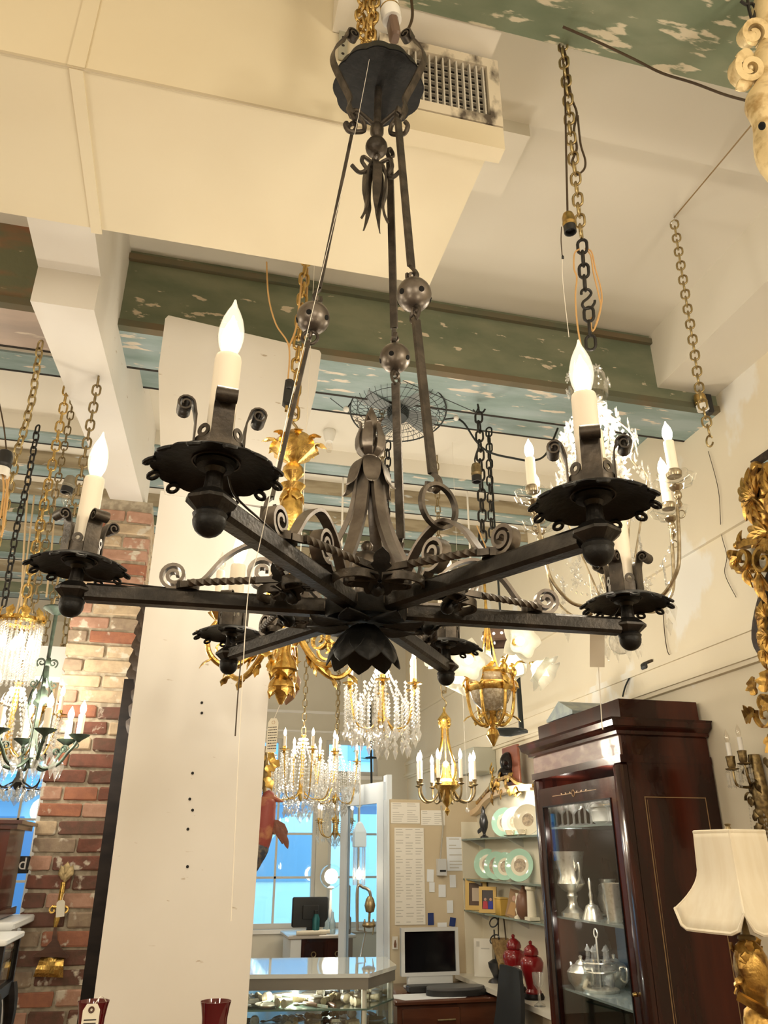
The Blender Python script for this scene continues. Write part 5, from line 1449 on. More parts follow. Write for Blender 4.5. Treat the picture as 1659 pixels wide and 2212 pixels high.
# ---- left end: white post, dark cabinet, shelves in front of the left window
WPOST = mat('bluish_white_paint', (.74, .76, .76), .45)
xa, xb = atY(62, 1900, 4.55).x, atY(96, 1900, 4.55).x
struct('trim_30', MB().bx(xa, xb, 4.55, 4.70, 0, 2.45).bx(xa - .02, xa, 4.58, 4.68, 0, 2.45).bx(xa - 2, xb, 4.55, 4.70, 2.45, 2.62), WPOST)
MAHO = mat('polished_mahogany', (.020, .005, .0035), .20, col2=(.085, .016, .008), scale=(5, 5, .8), lo=.48, hi=.70, coat=.25, spec=.35)
YH = 3.82
h = lambda x, y: atY(x, y, YH)
x1, z1, z0_ = h(12, 1850).x, h(40, 1772).z, h(30, 1985).z
t = thing('dark_cabinet', 'dark red wooden cabinet with a stepped cornice at the left edge', 'cabinet', (x1 - .3, YH + .2, z0_))
MB().bx(x1 - .9, x1, YH, YH + .35, z0_ + .02, z1 - .03).build('body', MAHO, t, world=True)
MB().bx(x1 - .9, x1 + .05, YH - .05, YH + .37, z1 - .015, z1).bx(x1 - .9, x1 + .03, YH - .03, YH + .36, z1 - .035, z1 - .015).build('cornice', MAHO, t, world=True)
MB().bx(x1 - .9, x1 + .02, YH - .02, YH + .36, z0_, z0_ + .03).build('plinth', MAHO, t, world=True)
MB().bx(x1 - .30, x1 - .06, YH - .008, YH, z0_ + .1, z1 - .1).build('door', MAHO, t, world=True)
p = atY(32, 1868, YH + .5)
t = thing('shop_sign', 'small black sign with white letters behind the dark cabinet', 'sign', p)
MB().cbox(p, (.13, .012, .075), .003).build('board', BLACKP, t, world=True)
fc_ = bpy.data.curves.new('lettering', 'FONT'); fc_.body = 'rd'; fc_.size = .075; fc_.extrude = .001; fc_.align_x = 'RIGHT'
fo = bpy.data.objects.new('lettering_curve', fc_)
me_ = bpy.data.meshes.new_from_object(fo); bpy.data.objects.remove(fo)
fo = bpy.data.objects.new('lettering', me_); me_.materials.clear(); me_.materials.append(WHITEP)
COL.objects.link(fo); fo.parent = t; fo.location = (.055, -.0085, -.02); fo.rotation_euler = (PI / 2, 0, 0)
sh_z = z0_ - .005
t = thing('white_counter', 'white topped counter under the dark cabinet at the left edge', 'counter', (x1 - .2, YH + .15, 0))
xs_ = h(46, 1970).x
MB().cbox(((x1 - .9 + xs_) / 2, YH + .15, sh_z - .016), (xs_ - x1 + .9, .5, .03), .006).build('top', WPOST, t, world=True)
MB().bx(x1 - .9, xs_ - .06, YH + .0, YH + .36, .35, sh_z - .031).build('panel', WPOST, t, world=True)
for sx in (xs_ - .1, x1 - .8):
    MB().bx(sx - .02, sx + .02, YH - .04, YH, 0, sh_z - .031).bx(sx - .02, sx + .02, YH + .32, YH + .36, 0, sh_z - .031).build('leg', WPOST, t, world=True)
yv = 3.3; q = lambda x, y: atY(x, y, yv)
zt = q(30, 2035).z
GLASSV = sheet_glass('vitrine_glass', (.93, .97, .96), .10)
t = thing('glass_vitrine', 'small dark framed glass vitrine on cabriole legs at the lower left', 'vitrine', (q(15, 2040).x, yv + .15, 0))
xv = q(4, 2040).x
zb = q(30, 2150).z
MB().cbox((xv - .35, yv + .15, zt), (.74, .36, .02), .004).build('top', WPOST, t, world=True)
for xx in (xv, xv - .70):
    for yy in (yv, yv + .3):
        MB().bx(xx - .012, xx + .012, yy - .012, yy + .012, zb, zt - .01).build('corner_post', BLKW, t, world=True)
        MB().tube(smoothpath([(xx, yy, zb), (xx + .02, yy - .01, zb - .12), (xx - .005, yy, zb - .4), (xx + .02, yy - .01, .01)], 5), [.026, .027, .027, .025, .023, .02, .017, .015, .014, .014, .014, .015, .016, .018, .02, .022][:16], 8).build('leg', BLKW, t, world=True)
MB().bx(xv - .69, xv - .01, yv - .003, yv + .003, zb + .02, zt - .02).build('front_pane', GLASSV, t, world=True)
MB().bx(xv - .003, xv + .003, yv + .02, yv + .28, zb + .02, zt - .02).build('side_pane', GLASSV, t, world=True)
MB().bx(xv - .71, xv + .01, yv - .012, yv + .312, zb - .03, zb + .01).build('base', BLKW, t, world=True)
MB().bx(xv - .69, xv - .01, yv + .02, yv + .28, (zb + zt) / 2, (zb + zt) / 2 + .006).build('glass_shelf', GLASSV, t, world=True)

# ================================================================== BEYOND THE WINDOWS
struct('ground', MB().bx(-14, 16, YB + .25, 34, -.35, -.15), mat('asphalt', (.22, .23, .25), .8))
FAC = mat('pale_facade', (.80, .84, .88), .8)
t = thing('building', 'pale shop front across the street seen through the windows', 'building', (2, 24, -.15))
MB().bx(-10, 14, 24, 26, -.15, 9).build('facade', FAC, t, world=True)
BG = mat('dark_window_glass', (.30, .42, .58), .1)
for i in range(8):
    for j in range(2):
        MB().bx(-8.2 + i * 2.6, -6.8 + i * 2.6, 23.9, 24, .6 + j * 3.6, 2.9 + j * 3.6).build('window', BG, t, world=True)
MB().bx(-10, 14, 22.8, 24, 3.2, 3.5).build('awning', mat('blue_awning', (.25, .40, .60), .7), t, world=True)
VANW = mat('white_van_paint', (.90, .92, .93), .25, coat=.5)
def van(x, y, lab, m):
    t = thing('van', lab, 'van', (x, y, -.15))
    b = MB(); prf = [(0, .35), (0, 1.1), (.25, 1.25), (.9, 1.35), (1.5, 2.1), (1.8, 2.25), (4.8, 2.25), (5.0, 2.0), (5.0, .35)]
    b.prism([(a, c) for a, c in prf], -.95, .95, TR(x - 2.5, y, -.15) @ XZ)
    b.build('body', m, t, world=True)
    MB().prism([(1.02, 1.38), (1.55, 2.0), (2.2, 2.0), (2.2, 1.38)], -.965, .965, TR(x - 2.5, y, -.15) @ XZ).build('side_window', BG, t, world=True)
    for a in (.95, 4.0):
        for s in (-1, 1):
            MB().lathe([(.1, -.1), (.33, -.1), (.35, -.05), (.35, .05), (.33, .1), (.1, .1)], 20, TR(x - 2.5 + a, y + s * .9, .2) @ Matrix.Rotation(PI / 2, 4, 'X')).build('wheel', BLACKP, t, world=True)
van(2.3, 12.6, 'white van parked outside the windows', VANW)
van(-4.6, 14.5, 'blue van parked outside the left window', mat('blue_van_paint', (.10, .20, .38), .25, coat=.5))
for x, lab in ((4.9, 'street tree trunk right of the white van'),):
    t = thing('street_tree', lab, 'tree', (x, 15, -.15))
    MB().tube([(x, 15, -.15), (x + .05, 15, 1.5), (x - .05, 15, 3.2)], [.14, .11, .08], 10).build('trunk', DWOOD, t, world=True)
    b = MB(); rr = random.Random(8)
    for i in range(160):
        p = V((x + rr.gauss(0, .8), 15 + rr.gauss(0, .6), 3.8 + rr.gauss(0, .6)))
        b.leaf(p, (rr.uniform(-1, 1), rr.uniform(-1, 1), rr.uniform(-1, .3)), (0, 0, 1), .22, .12, .3, .004, 0, .2, 3)
    b.build('foliage', mat('green_leaves', (.10, .22, .10), .6), t, world=True, kind='stuff')
# ================================================================== BACK ROOM: DESK, DOOR, COUNTER
# ---- carved painted figure (parrot like) fixed to the right edge of the white column
YC2 = 2.98
c_ = lambda x, y, dy=0: atY(x, y, YC2 + dy)
t = thing('carved_figure', 'painted carved wooden bird figure hanging at the right edge of the white column', 'figure', c_(575, 1800))
FIGR = mat('worn_red_paint', (.32, .07, .06), .5, col2=(.50, .22, .12), scale=(14, 14, 20), lo=.5, hi=.62, bump=.3)
FIGB = mat('worn_dark_blue_paint', (.05, .06, .09), .5, col2=(.30, .24, .16), scale=(30, 30, 30), lo=.5, hi=.65, bump=.3)
FIGW = mat('brown_wing_wood', (.26, .09, .05), .45, col2=(.16, .06, .04), scale=(10, 10, 30), bump=.3)
MB().tube(smoothpath([c_(578, 1718), c_(574, 1745), c_(566, 1790), c_(560, 1830)], 5), [.010, .018, .028, .034, .036, .036, .038, .040, .042, .042, .042, .041, .040, .038, .036, .034][:16], 14).build('body', FIGR, t, world=True)
MB().sph(c_(580, 1722), .024, 14).lathe([(.012, 0), (.006, .025), (.001, .04)], 8, frame_to(c_(590, 1725), (1, -.2, -.3))).build('head', FIGR, t, world=True)
MB().tube(smoothpath([c_(560, 1825), c_(552, 1850), c_(546, 1878), c_(541, 1895)], 4), [.036, .038, .038, .036, .034, .03, .026, .022, .018, .014, .01, .007, .004], 12).build('tail', FIGB, t, world=True)
pprism([(584, 1770), (600, 1772), (614, 1780), (621, 1796), (618, 1812), (610, 1823), (603, 1812), (600, 1800), (592, 1802), (586, 1796), (580, 1800)], YC2, .03).build('wing', FIGW, t, world=True)
for i, (x, y) in enumerate([(596, 1780), (606, 1788), (613, 1800)]):
    MB().leaf(c_(x, y, -.017), (.35, -.05, -1), (0, -1, 0), .055, .02, .1, .004).build('feather', FIGW, t, world=True)
# gilded object above it
p = atY(577, 1680, YC2)
t = thing('gilt_ornament', 'gilt leaf cluster above the carved bird at the column edge', 'ornament', p)
rr = random.Random(4)
for i in range(14):
    q = atY(572 + rr.uniform(-10, 12), 1620 + i * 7, YC2 + rr.uniform(-.03, .03))
    MB().leaf(q, (rr.uniform(-1, 1), rr.uniform(-.6, .2), rr.uniform(-.6, 1)), (0, -1, 0), .055, .03, .4, .003, 2).build('gilt_leaf', GOLD, t, world=True)
MB().tube([atY(574, 1612, YC2), atY(572, 1720, YC2)], .008, 8).build('stem', DBRASS, t, world=True)
# ---- back desk with monitor, bottle, globe lamp
YD = 8.3
d_ = lambda x, y, dy=0: atY(x, y, YD + dy)
zt = d_(690, 2020).z
xl_, xr_ = d_(628, 2030).x, d_(762, 2030).x
t = thing('back_desk', 'dark wooden desk with pale end panel in front of the street windows', 'desk', ((xl_ + xr_) / 2, YD + .3, 0))
MB().cbox(((xl_ + xr_) / 2, YD + .28, zt - .015), (xr_ - xl_ + .06, .62, .03), .006).build('top', mat('pale_desk_top', (.55, .50, .45), .3), t, world=True)
MB().bx(xl_ + .10, xr_, YD, YD + .55, .05, zt - .03).build('body', MAHO, t, world=True)
MB().bx(xl_, xl_ + .10, YD - .01, YD + .56, 0, zt - .03).build('end_panel', WPOST, t, world=True)
for i in range(2):
    xa = xl_ + .12 + i * (xr_ - xl_ - .14) / 2; xb = xa + (xr_ - xl_ - .2) / 2
    dr = MB().cbox(((xa + xb) / 2, YD - .006, zt - .16), (xb - xa, .02, .2), .004).build('drawer', MAHO, t, world=True)
    MB().torus(((xa + xb) / 2, YD - .02, zt - .16), .022, .005, (0, 1, 0)).build('handle', DBRASS, dr, world=True)
a, b = d_(632, 1938, .1), d_(708, 2002, .1)
t = thing('computer_monitor', 'black computer monitor seen from behind on the back desk', 'monitor', ((a.x + b.x) / 2, YD + .1, zt))
MB().cbox(((a.x + b.x) / 2, YD + .1, (a.z + b.z) / 2), (b.x - a.x, .045, a.z - b.z), .012).build('housing', BLACKP, t, world=True)
MB().bx((a.x + b.x) / 2 - .03, (a.x + b.x) / 2 + .03, YD + .09, YD + .12, zt, b.z + .02).cbox(((a.x + b.x) / 2, YD + .1, zt + .008), (.2, .14, .016), .005).build('stand', BLACKP, t, world=True)
MB().cbox(((a.x + b.x) / 2, YD + .07, (a.z + b.z) / 2), (.16, .02, .12), .006).build('rear_cover', BLACKP, t, world=True)
x, z1 = d_(687, 1968, -.05).x, d_(687, 1968, -.05).z
t = thing('water_bottle', 'teal water bottle standing on the back desk before the monitor', 'bottle', (x, YD - .05 + .12, zt))
MB().lathe([(.034, zt), (.036, zt + .01), (.036, z1 - .07), (.022, z1 - .04), (.020, z1 - .03)], 18, TR(x, YD + .05, 0)).build('body', mat('teal_metal', (.02, .12, .13), .35, .4), t, world=True)
MB().lathe([(.022, z1 - .03), (.023, z1), (.001, z1)], 16, TR(x, YD + .05, 0)).build('cap', BLACKP, t, world=True)
gx = d_(722, 1950).x
t = thing('globe_lamp', 'table lamp with a glowing round glass globe on the back desk', 'lamp', (gx, YD + .2, zt))
zc = zpx(gx, YD + .2, 1893)
MB().sph((gx, YD + .2, zc), .115, 24).build('glass_globe', CRYSTB, t, world=True)
MB().sph((gx, YD + .2, zc), .07, 16).build('bulb', glow('globe_glow', (1, .95, .85), 4), t, world=True)
MB().lathe([(.06, zt), (.055, zt + .015), (.018, zt + .04), (.014, zt + .12), (.030, zt + .17), (.012, zt + .22), (.012, zc - .12), (.04, zc - .105), (.02, zc - .09)], 18, TR(gx, YD + .2, 0)).build('stem', WHITEC, t, world=True)
lamp('globe_light', (gx, YD + .05, zc), 6, .08)
for i, (x, lab) in enumerate([(709, 'pale bluish glass bottle left of the small black speaker'), (722, 'pale bluish glass bottle next to the small black speaker')]):
    X = d_(x, 2000).x
    t = thing('glass_bottle', lab, 'bottle', (X, YD + .1, zt))
    MB().lathe([(.028, zt), (.032, zt + .01), (.03, zt + .10), (.014, zt + .15), (.012, zt + .19), (.001, zt + .19)], 16, TR(X, YD + .1, 0)).build('glass', mat('pale_blue_glass', (.65, .82, .88), .1, trans=.5) if i == 0 else bpy.data.materials['pale_blue_glass'], t, world=True)
    MB().lathe([(.013, zt + .19), (.013, zt + .21), (.001, zt + .21)], 12, TR(X, YD + .1, 0)).build('stopper', CRYSTB, t, world=True)
a, b = d_(739, 1981), d_(760, 2016)
t = thing('black_speaker', 'small black box speaker at the right end of the back desk', 'speaker', ((a.x + b.x) / 2, YD + .1, zt))
MB().cbox(((a.x + b.x) / 2, YD + .1, (zt + a.z) / 2), (b.x - a.x, .15, a.z - zt), .01).build('case', BLACKP, t, world=True)
MB().lathe([(.001, -.002), (.03, -.002), (.034, .002), (.034, .01)], 16, frame_to(((a.x + b.x) / 2, YD + .022, (zt + a.z) / 2), (0, -1, 0))).build('cone', HOLE2, t, world=True)
t = thing('paper_bundle', 'rolled cream papers lying along the front of the back desk', 'papers', d_(660, 2020, -.1))
for i, (xa, ya, xb, yb) in enumerate([(640, 2022, 690, 2020), (650, 2024, 705, 2014), (684, 2022, 712, 2010)]):
    q0, q1 = d_(xa, ya, -.02 + .05 * i), d_(xb, yb, -.02 + .05 * i); q0.z = q1.z = zt + .022
    MB().tube([q0, q1], .02, 10).build('roll', mat('cream_paper', (.75, .68, .55), .8) if i == 0 else bpy.data.materials['cream_paper'], t, world=True)
for x, y, w, lab in ((706, 2003, .05, 'small white box lying between the bottle and the papers'),):
    q = d_(x, y, .15)
    MB().cbox(q.xyz * 1, (w, w, .04), .004)
# ---- half open white door right of the windows
YDr = 6.42
b = V((1.60, YDr, 0)); za = zpx(1.5, 6.6, 1692); zb_ = 0
DW = mat('pale_blue_white_door', (.70, .76, .82), .4)
M = TR(b.x, YDr, 0) @ RZ(R_(108))
W2 = .70
dr = struct('door_1', MB().bx(0, .10, -.02, .02, 0, za, M).bx(W2 - .10, W2, -.02, .02, 0, za, M).bx(.10, W2 - .10, -.02, .02, za - .16, za, M).bx(.10, W2 - .10, -.02, .02, 0, .75, M), DW)
MB().bx(.10, W2 - .10, -.004, .004, .75, za - .16, M).build('glass_panel', sheet_glass('door_glass', (.85, .93, 1.0), .10), dr, world=True)
MB().bx(.10, W2 - .10, -.022, -.02, .18, .62, M).build('raised_panel', DW, dr, world=True)
ST = mat('brushed_nickel', (.5, .47, .42), .3, .9)
MB().tube([M @ V((W2 - .05, -.05, 1.0)), M @ V((W2 - .05, -.05, 1.32))], .009, 8).tube([M @ V((W2 - .05, -.05, 1.0)), M @ V((W2 - .05, -.015, 1.0))], .008, 8).tube([M @ V((W2 - .05, -.05, 1.32)), M @ V((W2 - .05, -.015, 1.32))], .008, 8).build('handle', ST, dr, world=True)
MB().bx(.05, .26, -.06, -.02, za - .07, za - .03, M).build('door_closer', BLACKP, dr, world=True)
struct('trim_31', MB().bx(b.x, b.x + .04, YDr - .06, YDr + .06, 0, za + .05), DW)
# brass wall fitting and rod lantern in front of the door
q = atY(793, 1950, 6.0)
t = thing('wall_bracket', 'old brass wall bracket lamp with arched arm beside the partition', 'lamp', q)
k2 = lambda x, y: atY(x, y, 6.0)
MB().tube(smoothpath([k2(772, 2010), k2(772, 1920), k2(785, 1917), k2(798, 1925), k2(801, 1945)], 6), .011, 8).build('arched_arm', ST, t, world=True)
MB().lathe([(.001, -.05), (.03, -.04), (.04, 0), (.03, .04), (.015, .06)], 14, TR(k2(799, 1956))).build('knuckle', DBRASS, t, world=True)
MB().tube([k2(799, 1956), k2(797, 2000)], .009, 8).lathe([(.012, -.02), (.045, -.01), (.05, 0), (.04, .015), (.01, .02)], 14, TR(k2(797, 1998))).build('cup', DBRASS, t, world=True)
for s in (-1, 1):
    MB().tube(smoothpath([k2(797 + s * 9, 1985), k2(797 + s * 10, 2000), k2(797 + s * 8, 2020)], 4), [.004, .006, .008, .007, .006, .005, .004, .003, .002], 6).build('horn_hook', DBRASS, t, world=True)
MB().tube([k2(772, 2010), k2(790, 2012), k2(779, 2066)], .006, 6).build('tie_rod', ST, t, world=True)
q = atY(776, 1850, 6.5)
t = thing('rod_lantern', 'hanging lantern of clear glass rods under a pale blue tapered hood', 'lantern', atY(776, 1780, 6.5))
k3 = lambda y: zpx(q.x, 6.5, y)
MB().lathe([(.012, k3(1775)), (.03, k3(1779)), (.065, k3(1797)), (.066, k3(1829)), (.05, k3(1830))], 4, TR(q.x, 6.5, 0) @ RZ(PI / 4)).build('hood', mat('pale_blue_metal', (.62, .74, .84), .4), t, world=True, sharp=10)
for i in range(10):
    a = i * PI / 5
    MB().tube([(q.x + .045 * math.cos(a), 6.5 + .045 * math.sin(a), k3(1830)), (q.x + .045 * math.cos(a), 6.5 + .045 * math.sin(a), k3(1912))], .006, 6).build('glass_rod', CRYST, t, world=True)
MB().lathe(flame(.09, .025), 12, TR(q.x, 6.5, k3(1900))).build('bulb', FILS, t, world=True)
MB().tube([(q.x, 6.5, k3(1776)), (q.x, 6.5, 3.9)], .004, 6).build('hanging_rod', ST, t, world=True)
# thin dark standing floor lamp pole before the back wall
q = atY(800, 1600, 8.7)
t = thing('pole_fitting', 'thin dark vertical pole with branching scrolls on the back wall', 'lamp', q)
MB().tube([atY(800, 1520, 8.7), atY(803, 1720, 8.7)], .012, 8).lathe([(.07, 0), (.06, .012), (.01, .02)], 16, TR(atY(801, 1638, 8.7))).build('pole', FAN, t, world=True)
for s in (-1, 1):
    MB().tube(smoothpath([atY(803, 1712, 8.7), atY(803 + s * 14, 1702, 8.7), atY(803 + s * 28, 1706, 8.7), atY(803 + s * 30, 1722, 8.7)], 5), .010, 6).build('branch', FAN, t, world=True)
    MB().sph(atY(803 + s * 28, 1734, 8.7), .05, 14).build('glass_shade', SHADE, t, world=True)
# ---- glass display counter with trinkets
ZT = .97
poly = [(.02, 4.88), (1.08, 4.69), (1.31, 4.99), (1.35, 5.40), (.02, 5.62)]
def inset(p, d):
    cx = sum(a for a, b in p) / len(p); cy = sum(b for a, b in p) / len(p)
    return [(cx + (a - cx) * d, cy + (b - cy) * d) for a, b in p]
t = thing('display_counter', 'glass display counter with pale glossy top, full of small antiques', 'counter', (.7, 5.1, 0))
CTOP = mat('glossy_pale_top', (.62, .66, .64), .05, spec=.8, coat=.6)
CFR = mat('grey_metal_trim', (.24, .23, .20), .35, .5)
MB().prism(poly, ZT - .02, ZT).build('top', CTOP, t, world=True)
MB().prism(inset(poly, .985), ZT - .075, ZT - .021).build('frame_rail', CFR, t, world=True)
zs1, zs2 = zpx(.7, 4.78, 2180), zpx(.7, 4.85, 2232)
for z in (zs1, zs2):
    MB().prism(inset(poly, .97), z - .008, z).build('glass_shelf', mat('greenish_shelf_glass', (.10, .16, .13), .12) if z == zs1 else bpy.data.materials['greenish_shelf_glass'], t, world=True)
MB().prism(inset(poly, .975), .0, .42).build('base', CFR, t, world=True)
for i in range(len(poly)):
    a, b = poly[i], poly[(i + 1) % 5]
    n_ = V((b[1] - a[1], a[0] - b[0], 0)).normalized()
    m = MB(); A, B = V((*a, 0)) - n_ * .02, V((*b, 0)) - n_ * .02
    m.loft([[A + V((0, 0, .42)), A + V((0, 0, ZT - .076)), A - n_ * .005 + V((0, 0, ZT - .076)), A - n_ * .005 + V((0, 0, .42))], [B + V((0, 0, .42)), B + V((0, 0, ZT - .076)), B - n_ * .005 + V((0, 0, ZT - .076)), B - n_ * .005 + V((0, 0, .42))]])
    m.build('glass_side', GLASSV, t, world=True)
for (x, y) in inset(poly, .93)[1:4]:
    MB().bx(x - .012, x + .012, y - .012, y + .012, .42, ZT - .076).build('corner_post', mat('pale_post', (.62, .60, .50), .4) if 'pale_post' not in bpy.data.materials else bpy.data.materials['pale_post'], t, world=True)
IVORY = mat('ivory', (.80, .70, .48), .35, col2=(.62, .5, .3), scale=(60, 60, 60))
MOP = mat('mother_of_pearl', (.72, .70, .66), .25, .3, col2=(.5, .5, .48), scale=(50, 50, 50))
HORN = mat('brown_horn', (.20, .10, .06), .35)
def k_ring(): return [('ring', MB().lathe([(.024, 0), (.026, .004), (.026, .034), (.024, .038), (.021, .034), (.021, .004), (.024, 0)], 18, Matrix.Rotation(PI / 2, 4, 'X') @ TR(0, .026, -.019)), SILVERM)]
def k_tube(): return [('barrel', MB().lathe([(.001, 0), (.015, 0), (.017, .01), (.013, .03), (.013, .08), (.018, .10), (.018, .112), (.001, .112)], 14, TR(-.056, 0, .018) @ Matrix.Rotation(PI / 2, 4, 'Y')), IVORY), ('band', MB().torus((0, 0, .018), .0145, .002, (1, 0, 0)), DBRASS)]
def k_opera():
    m = MB()
    for s in (-1, 1): m.lathe([(.012, 0), (.013, .02), (.021, .055), (.022, .062), (.018, .062)], 14, TR(s * .023, .03, .022) @ Matrix.Rotation(PI / 2, 4, 'X'))
    m.cbox((0, .0, .022), (.02, .03, .012), .002)
    return [('opera_barrels', m, IVORY)]
def k_box(): return [('body', MB().cbox((0, 0, .014), (.07, .05, .028), .004), MOP), ('lid', MB().cbox((0, 0, .034), (.073, .053, .010), .003), SILVERM)]
def k_tray(): return [('dish', MB().lathe([(.001, .003), (.04, .004), (.058, .014), (.060, .016), (.058, .010), (.04, 0), (.001, 0)], 24, Matrix.Scale(1.3, 4, (1, 0, 0))), SILVERM)]
def k_shell():
    m = MB(); rr = random.Random(6)
    for i in range(9): m.leaf((0, 0, .01), (math.cos(i * .7), math.sin(i * .7), .35 + .3 * rr.random()), (0, 0, 1), .06, .03, .5, .003, 2, .3, 5)
    return [('petals', m, MOP)]
def k_spoon(): return [('handle', MB().tube([(-.07, 0, .006), (0, 0, .010), (.03, 0, .006)], [.004, .003, .003], 8), SILVERM), ('bowl', MB().sph((.045, 0, .007), .018, 12, sz=.35), SILVERM)]
def k_knife(): return [('handle', MB().tube([(-.08, 0, .010), (-.02, 0, .011), (.02, 0, .010)], [.009, .011, .008], 10), HORN), ('blade', MB().bx(.02, .10, -.001, .001, .003, .017), SILVERM)]
kinds = [('napkin_ring', 'napkin ring', k_ring, 'silver napkin ring lying among the trinkets in the glass counter'), ('ivory_tube', 'tube', k_tube, 'turned ivory coloured tube lying among the trinkets in the glass counter'),
         ('opera_glasses', 'opera glasses', k_opera, 'ivory coloured opera glasses lying among the trinkets in the glass counter'), ('trinket_box', 'box', k_box, 'small pearly box with silver lid in the glass counter'),
         ('silver_dish', 'dish', k_tray, 'shallow oval silver dish in the glass counter'), ('shell_ornament', 'ornament', k_shell, 'pearly petal ornament lying in the glass counter'),
         ('silver_spoon', 'spoon', k_spoon, 'silver spoon lying in the glass counter'), ('horn_knife', 'knife', k_knife, 'small knife with brown horn handle in the glass counter')]
rt_ = random.Random(21)
spots = []
for z, n, y0 in ((zs1, 46, 4.80), (zs2, 22, 4.85)):
    tries = 0; got = []
    while len(got) < n and tries < 4000:
        tries += 1
        x = rt_.uniform(.40, 1.24); y = y0 + rt_.uniform(0, .42)
        if x > 1.05 and y < 4.75 + (x - 1.05) * 1.3 + .06: continue
        if y < 4.88 - (x - .02) * .18 + .08: continue
        if all((x - a) ** 2 + (y - b) ** 2 > .066 ** 2 for a, b in got): got.append((x, y))
    spots += [(x, y, z) for x, y in got]
proto = {}
for i, (x, y, z) in enumerate(spots):
    wts = [3, 2, 1, 3, 3, 4, 2, 1] if x < .8 else [3, 4, 3, 1, 1, 1, 2, 3]
    nm, cat, fn, lab = rt_.choices(kinds, wts)[0]
    a = rt_.uniform(0, 2 * PI)
    if nm not in proto:
        t = thing(nm, lab, cat, (x, y, z), (0, 0, a), nm.replace('_', ' ') + ' pieces in the glass counter')
        for pn, mb, mm in fn(): mb.build(pn, mm, t)
        proto[nm] = t
    else: dup_tree(proto[nm], (x, y, z), (0, 0, a))
q = atY(765, 2205, 4.95)
t = thing('glass_decanter', 'bulbous clear glass decanter on the lower shelf of the counter', 'decanter', (q.x, 5.0, zs2))
MB().lathe([(.05, zs2), (.075, zs2 + .03), (.078, zs2 + .06), (.05, zs2 + .10), (.022, zs2 + .125), (.018, zs2 + .16), (.028, zs2 + .175), (.02, zs2 + .17), (.001, zs2 + .165)], 24, TR(q.x, 5.0, 0)).build('body', CRYSTB, t, world=True)
lamp('counter_fill_light', (.70, 4.98, ZT - .10), 16.0, .03, (1, .95, .85))  # fill light added to brighten the trinkets, without a fitting

# ================================================================== PARTITION WITH PAPERS, WORK DESK
YPt = 6.3
zp = zpx(1.95, YPt, 1728)
PARTM = mat('beige_partition', (.62, .52, .36), .8, col2=(.56, .46, .31), scale=(1.5, 1.5, 1.5))
pt = struct('wall_partition', MB().bx(1.60, 2.36, YPt, YPt + .10, 0, zp), PARTM)
MB().bx(1.585, 1.60, YPt - .01, YPt + .11, 0, zp).build('edge_strip', DW, pt)
def on_wall(nm, label, cat, x0, y0, x1, y1, m, th=.004, rot=0.0, group=None, Y=YPt):
    a, b = atY(x0, y0, Y - .002), atY(x1, y1, Y - .002)
    c = (a + b) / 2
    t = thing(nm, label, cat, (c.x, Y - .001, c.z), (0, rot, 0), group)
    w, h = abs(b.x - a.x), abs(a.z - b.z)
    MB().bx(-w / 2, w / 2, -th, -.0002, -h / 2, h / 2).build('sheet' if th < .006 else 'case', m, t)
    return t, w, h, th
PAPW = mat('white_paper', (.80, .76, .68), .8); PAPB = mat('bluish_paper', (.78, .80, .82), .8)
GREYINK = mat('grey_print', (.55, .52, .46), .9)
def lines(t, w, h, th, n, cols=1, seed=1):
    rr = random.Random(seed); m = MB()
    for c in range(cols):
        for i in range(n):
            if rr.random() < .15: continue
            x0 = -w / 2 + w * (c + .12) / cols; x1 = x0 + w / cols * rr.uniform(.35, .78); z = h / 2 - h * (i + .8) / (n + .6)
            m.bx(x0, x1, -th - .0006, -th, z, z + h / n * .30)
    m.build('printed_lines', GREYINK, t, kind='stuff')
for i, (args, n, c, lab) in enumerate([((844, 1733, 907, 1779), 9, 2, 'wide printed sheet pinned at the top left of the partition'), ((909, 1750, 961, 1783), 7, 2, 'printed sheet pinned beside it at the top of the partition'),
                                       ((852, 1788, 919, 1997), 34, 3, 'long narrow printed list hanging down the partition')]):
    t, w, h, th = on_wall('pinned_sheet', lab, 'paper', *args, PAPW)
    lines(t, w, h, th, n, c, i + 3)
t, w, h, th = on_wall('pinned_sheet', 'bluish white faintly printed sheet right of the grey phone box', 'paper', 964, 1808, 1010, 1881, PAPB)
lines(t, w, h, th, 10, 1, 9)
t, w, h, th = on_wall('wall_phone_box', 'grey plastic box on the partition with a cable running up', 'phone', 942, 1855, 961, 1891, mat('grey_plastic', (.55, .55, .54), .5), .05)
MB().bx(-w * .3, w * .4, -.053, -.05, -h * .28, -h * .16).build('slot', BLACKP, t)
MB().tube([t.matrix_basis.inverted() @ atY(951, 1855, YPt - .02), t.matrix_basis.inverted() @ atY(957, 1787, YPt - .01), t.matrix_basis.inverted() @ atY(953, 1740, YPt - .01)], .006, 6).build('cable', mat('grey_cable', (.4, .37, .3), .6), t)
for i, (a, lab) in enumerate([((922, 1878, 937, 1905), 'small white card left of the grey phone box'), ((927, 1906, 939, 1927), 'torn white card hanging under another at the left'), ((947, 1911, 963, 1938), 'white card below the grey phone box'),
                              ((971, 1890, 985, 1917), 'white card under the bluish sheet'), ((965, 1945, 979, 1972), 'lowest white card above the monitor, right of centre')]):
    on_wall('pinned_card', lab, 'card', *a, PAPB, .004, rb.uniform(-.05, .05), 'white cards pinned on the partition')
NAVY = mat('navy_card', (.02, .04, .16), .4)
on_wall('navy_card', 'upright navy blue card above the monitor at its left', 'card', 924, 1972, 937, 1998, NAVY, .005)
on_wall('navy_card', 'tilted navy blue card above the monitor at its right', 'card', 971, 1982, 984, 2001, NAVY, .005, .18)
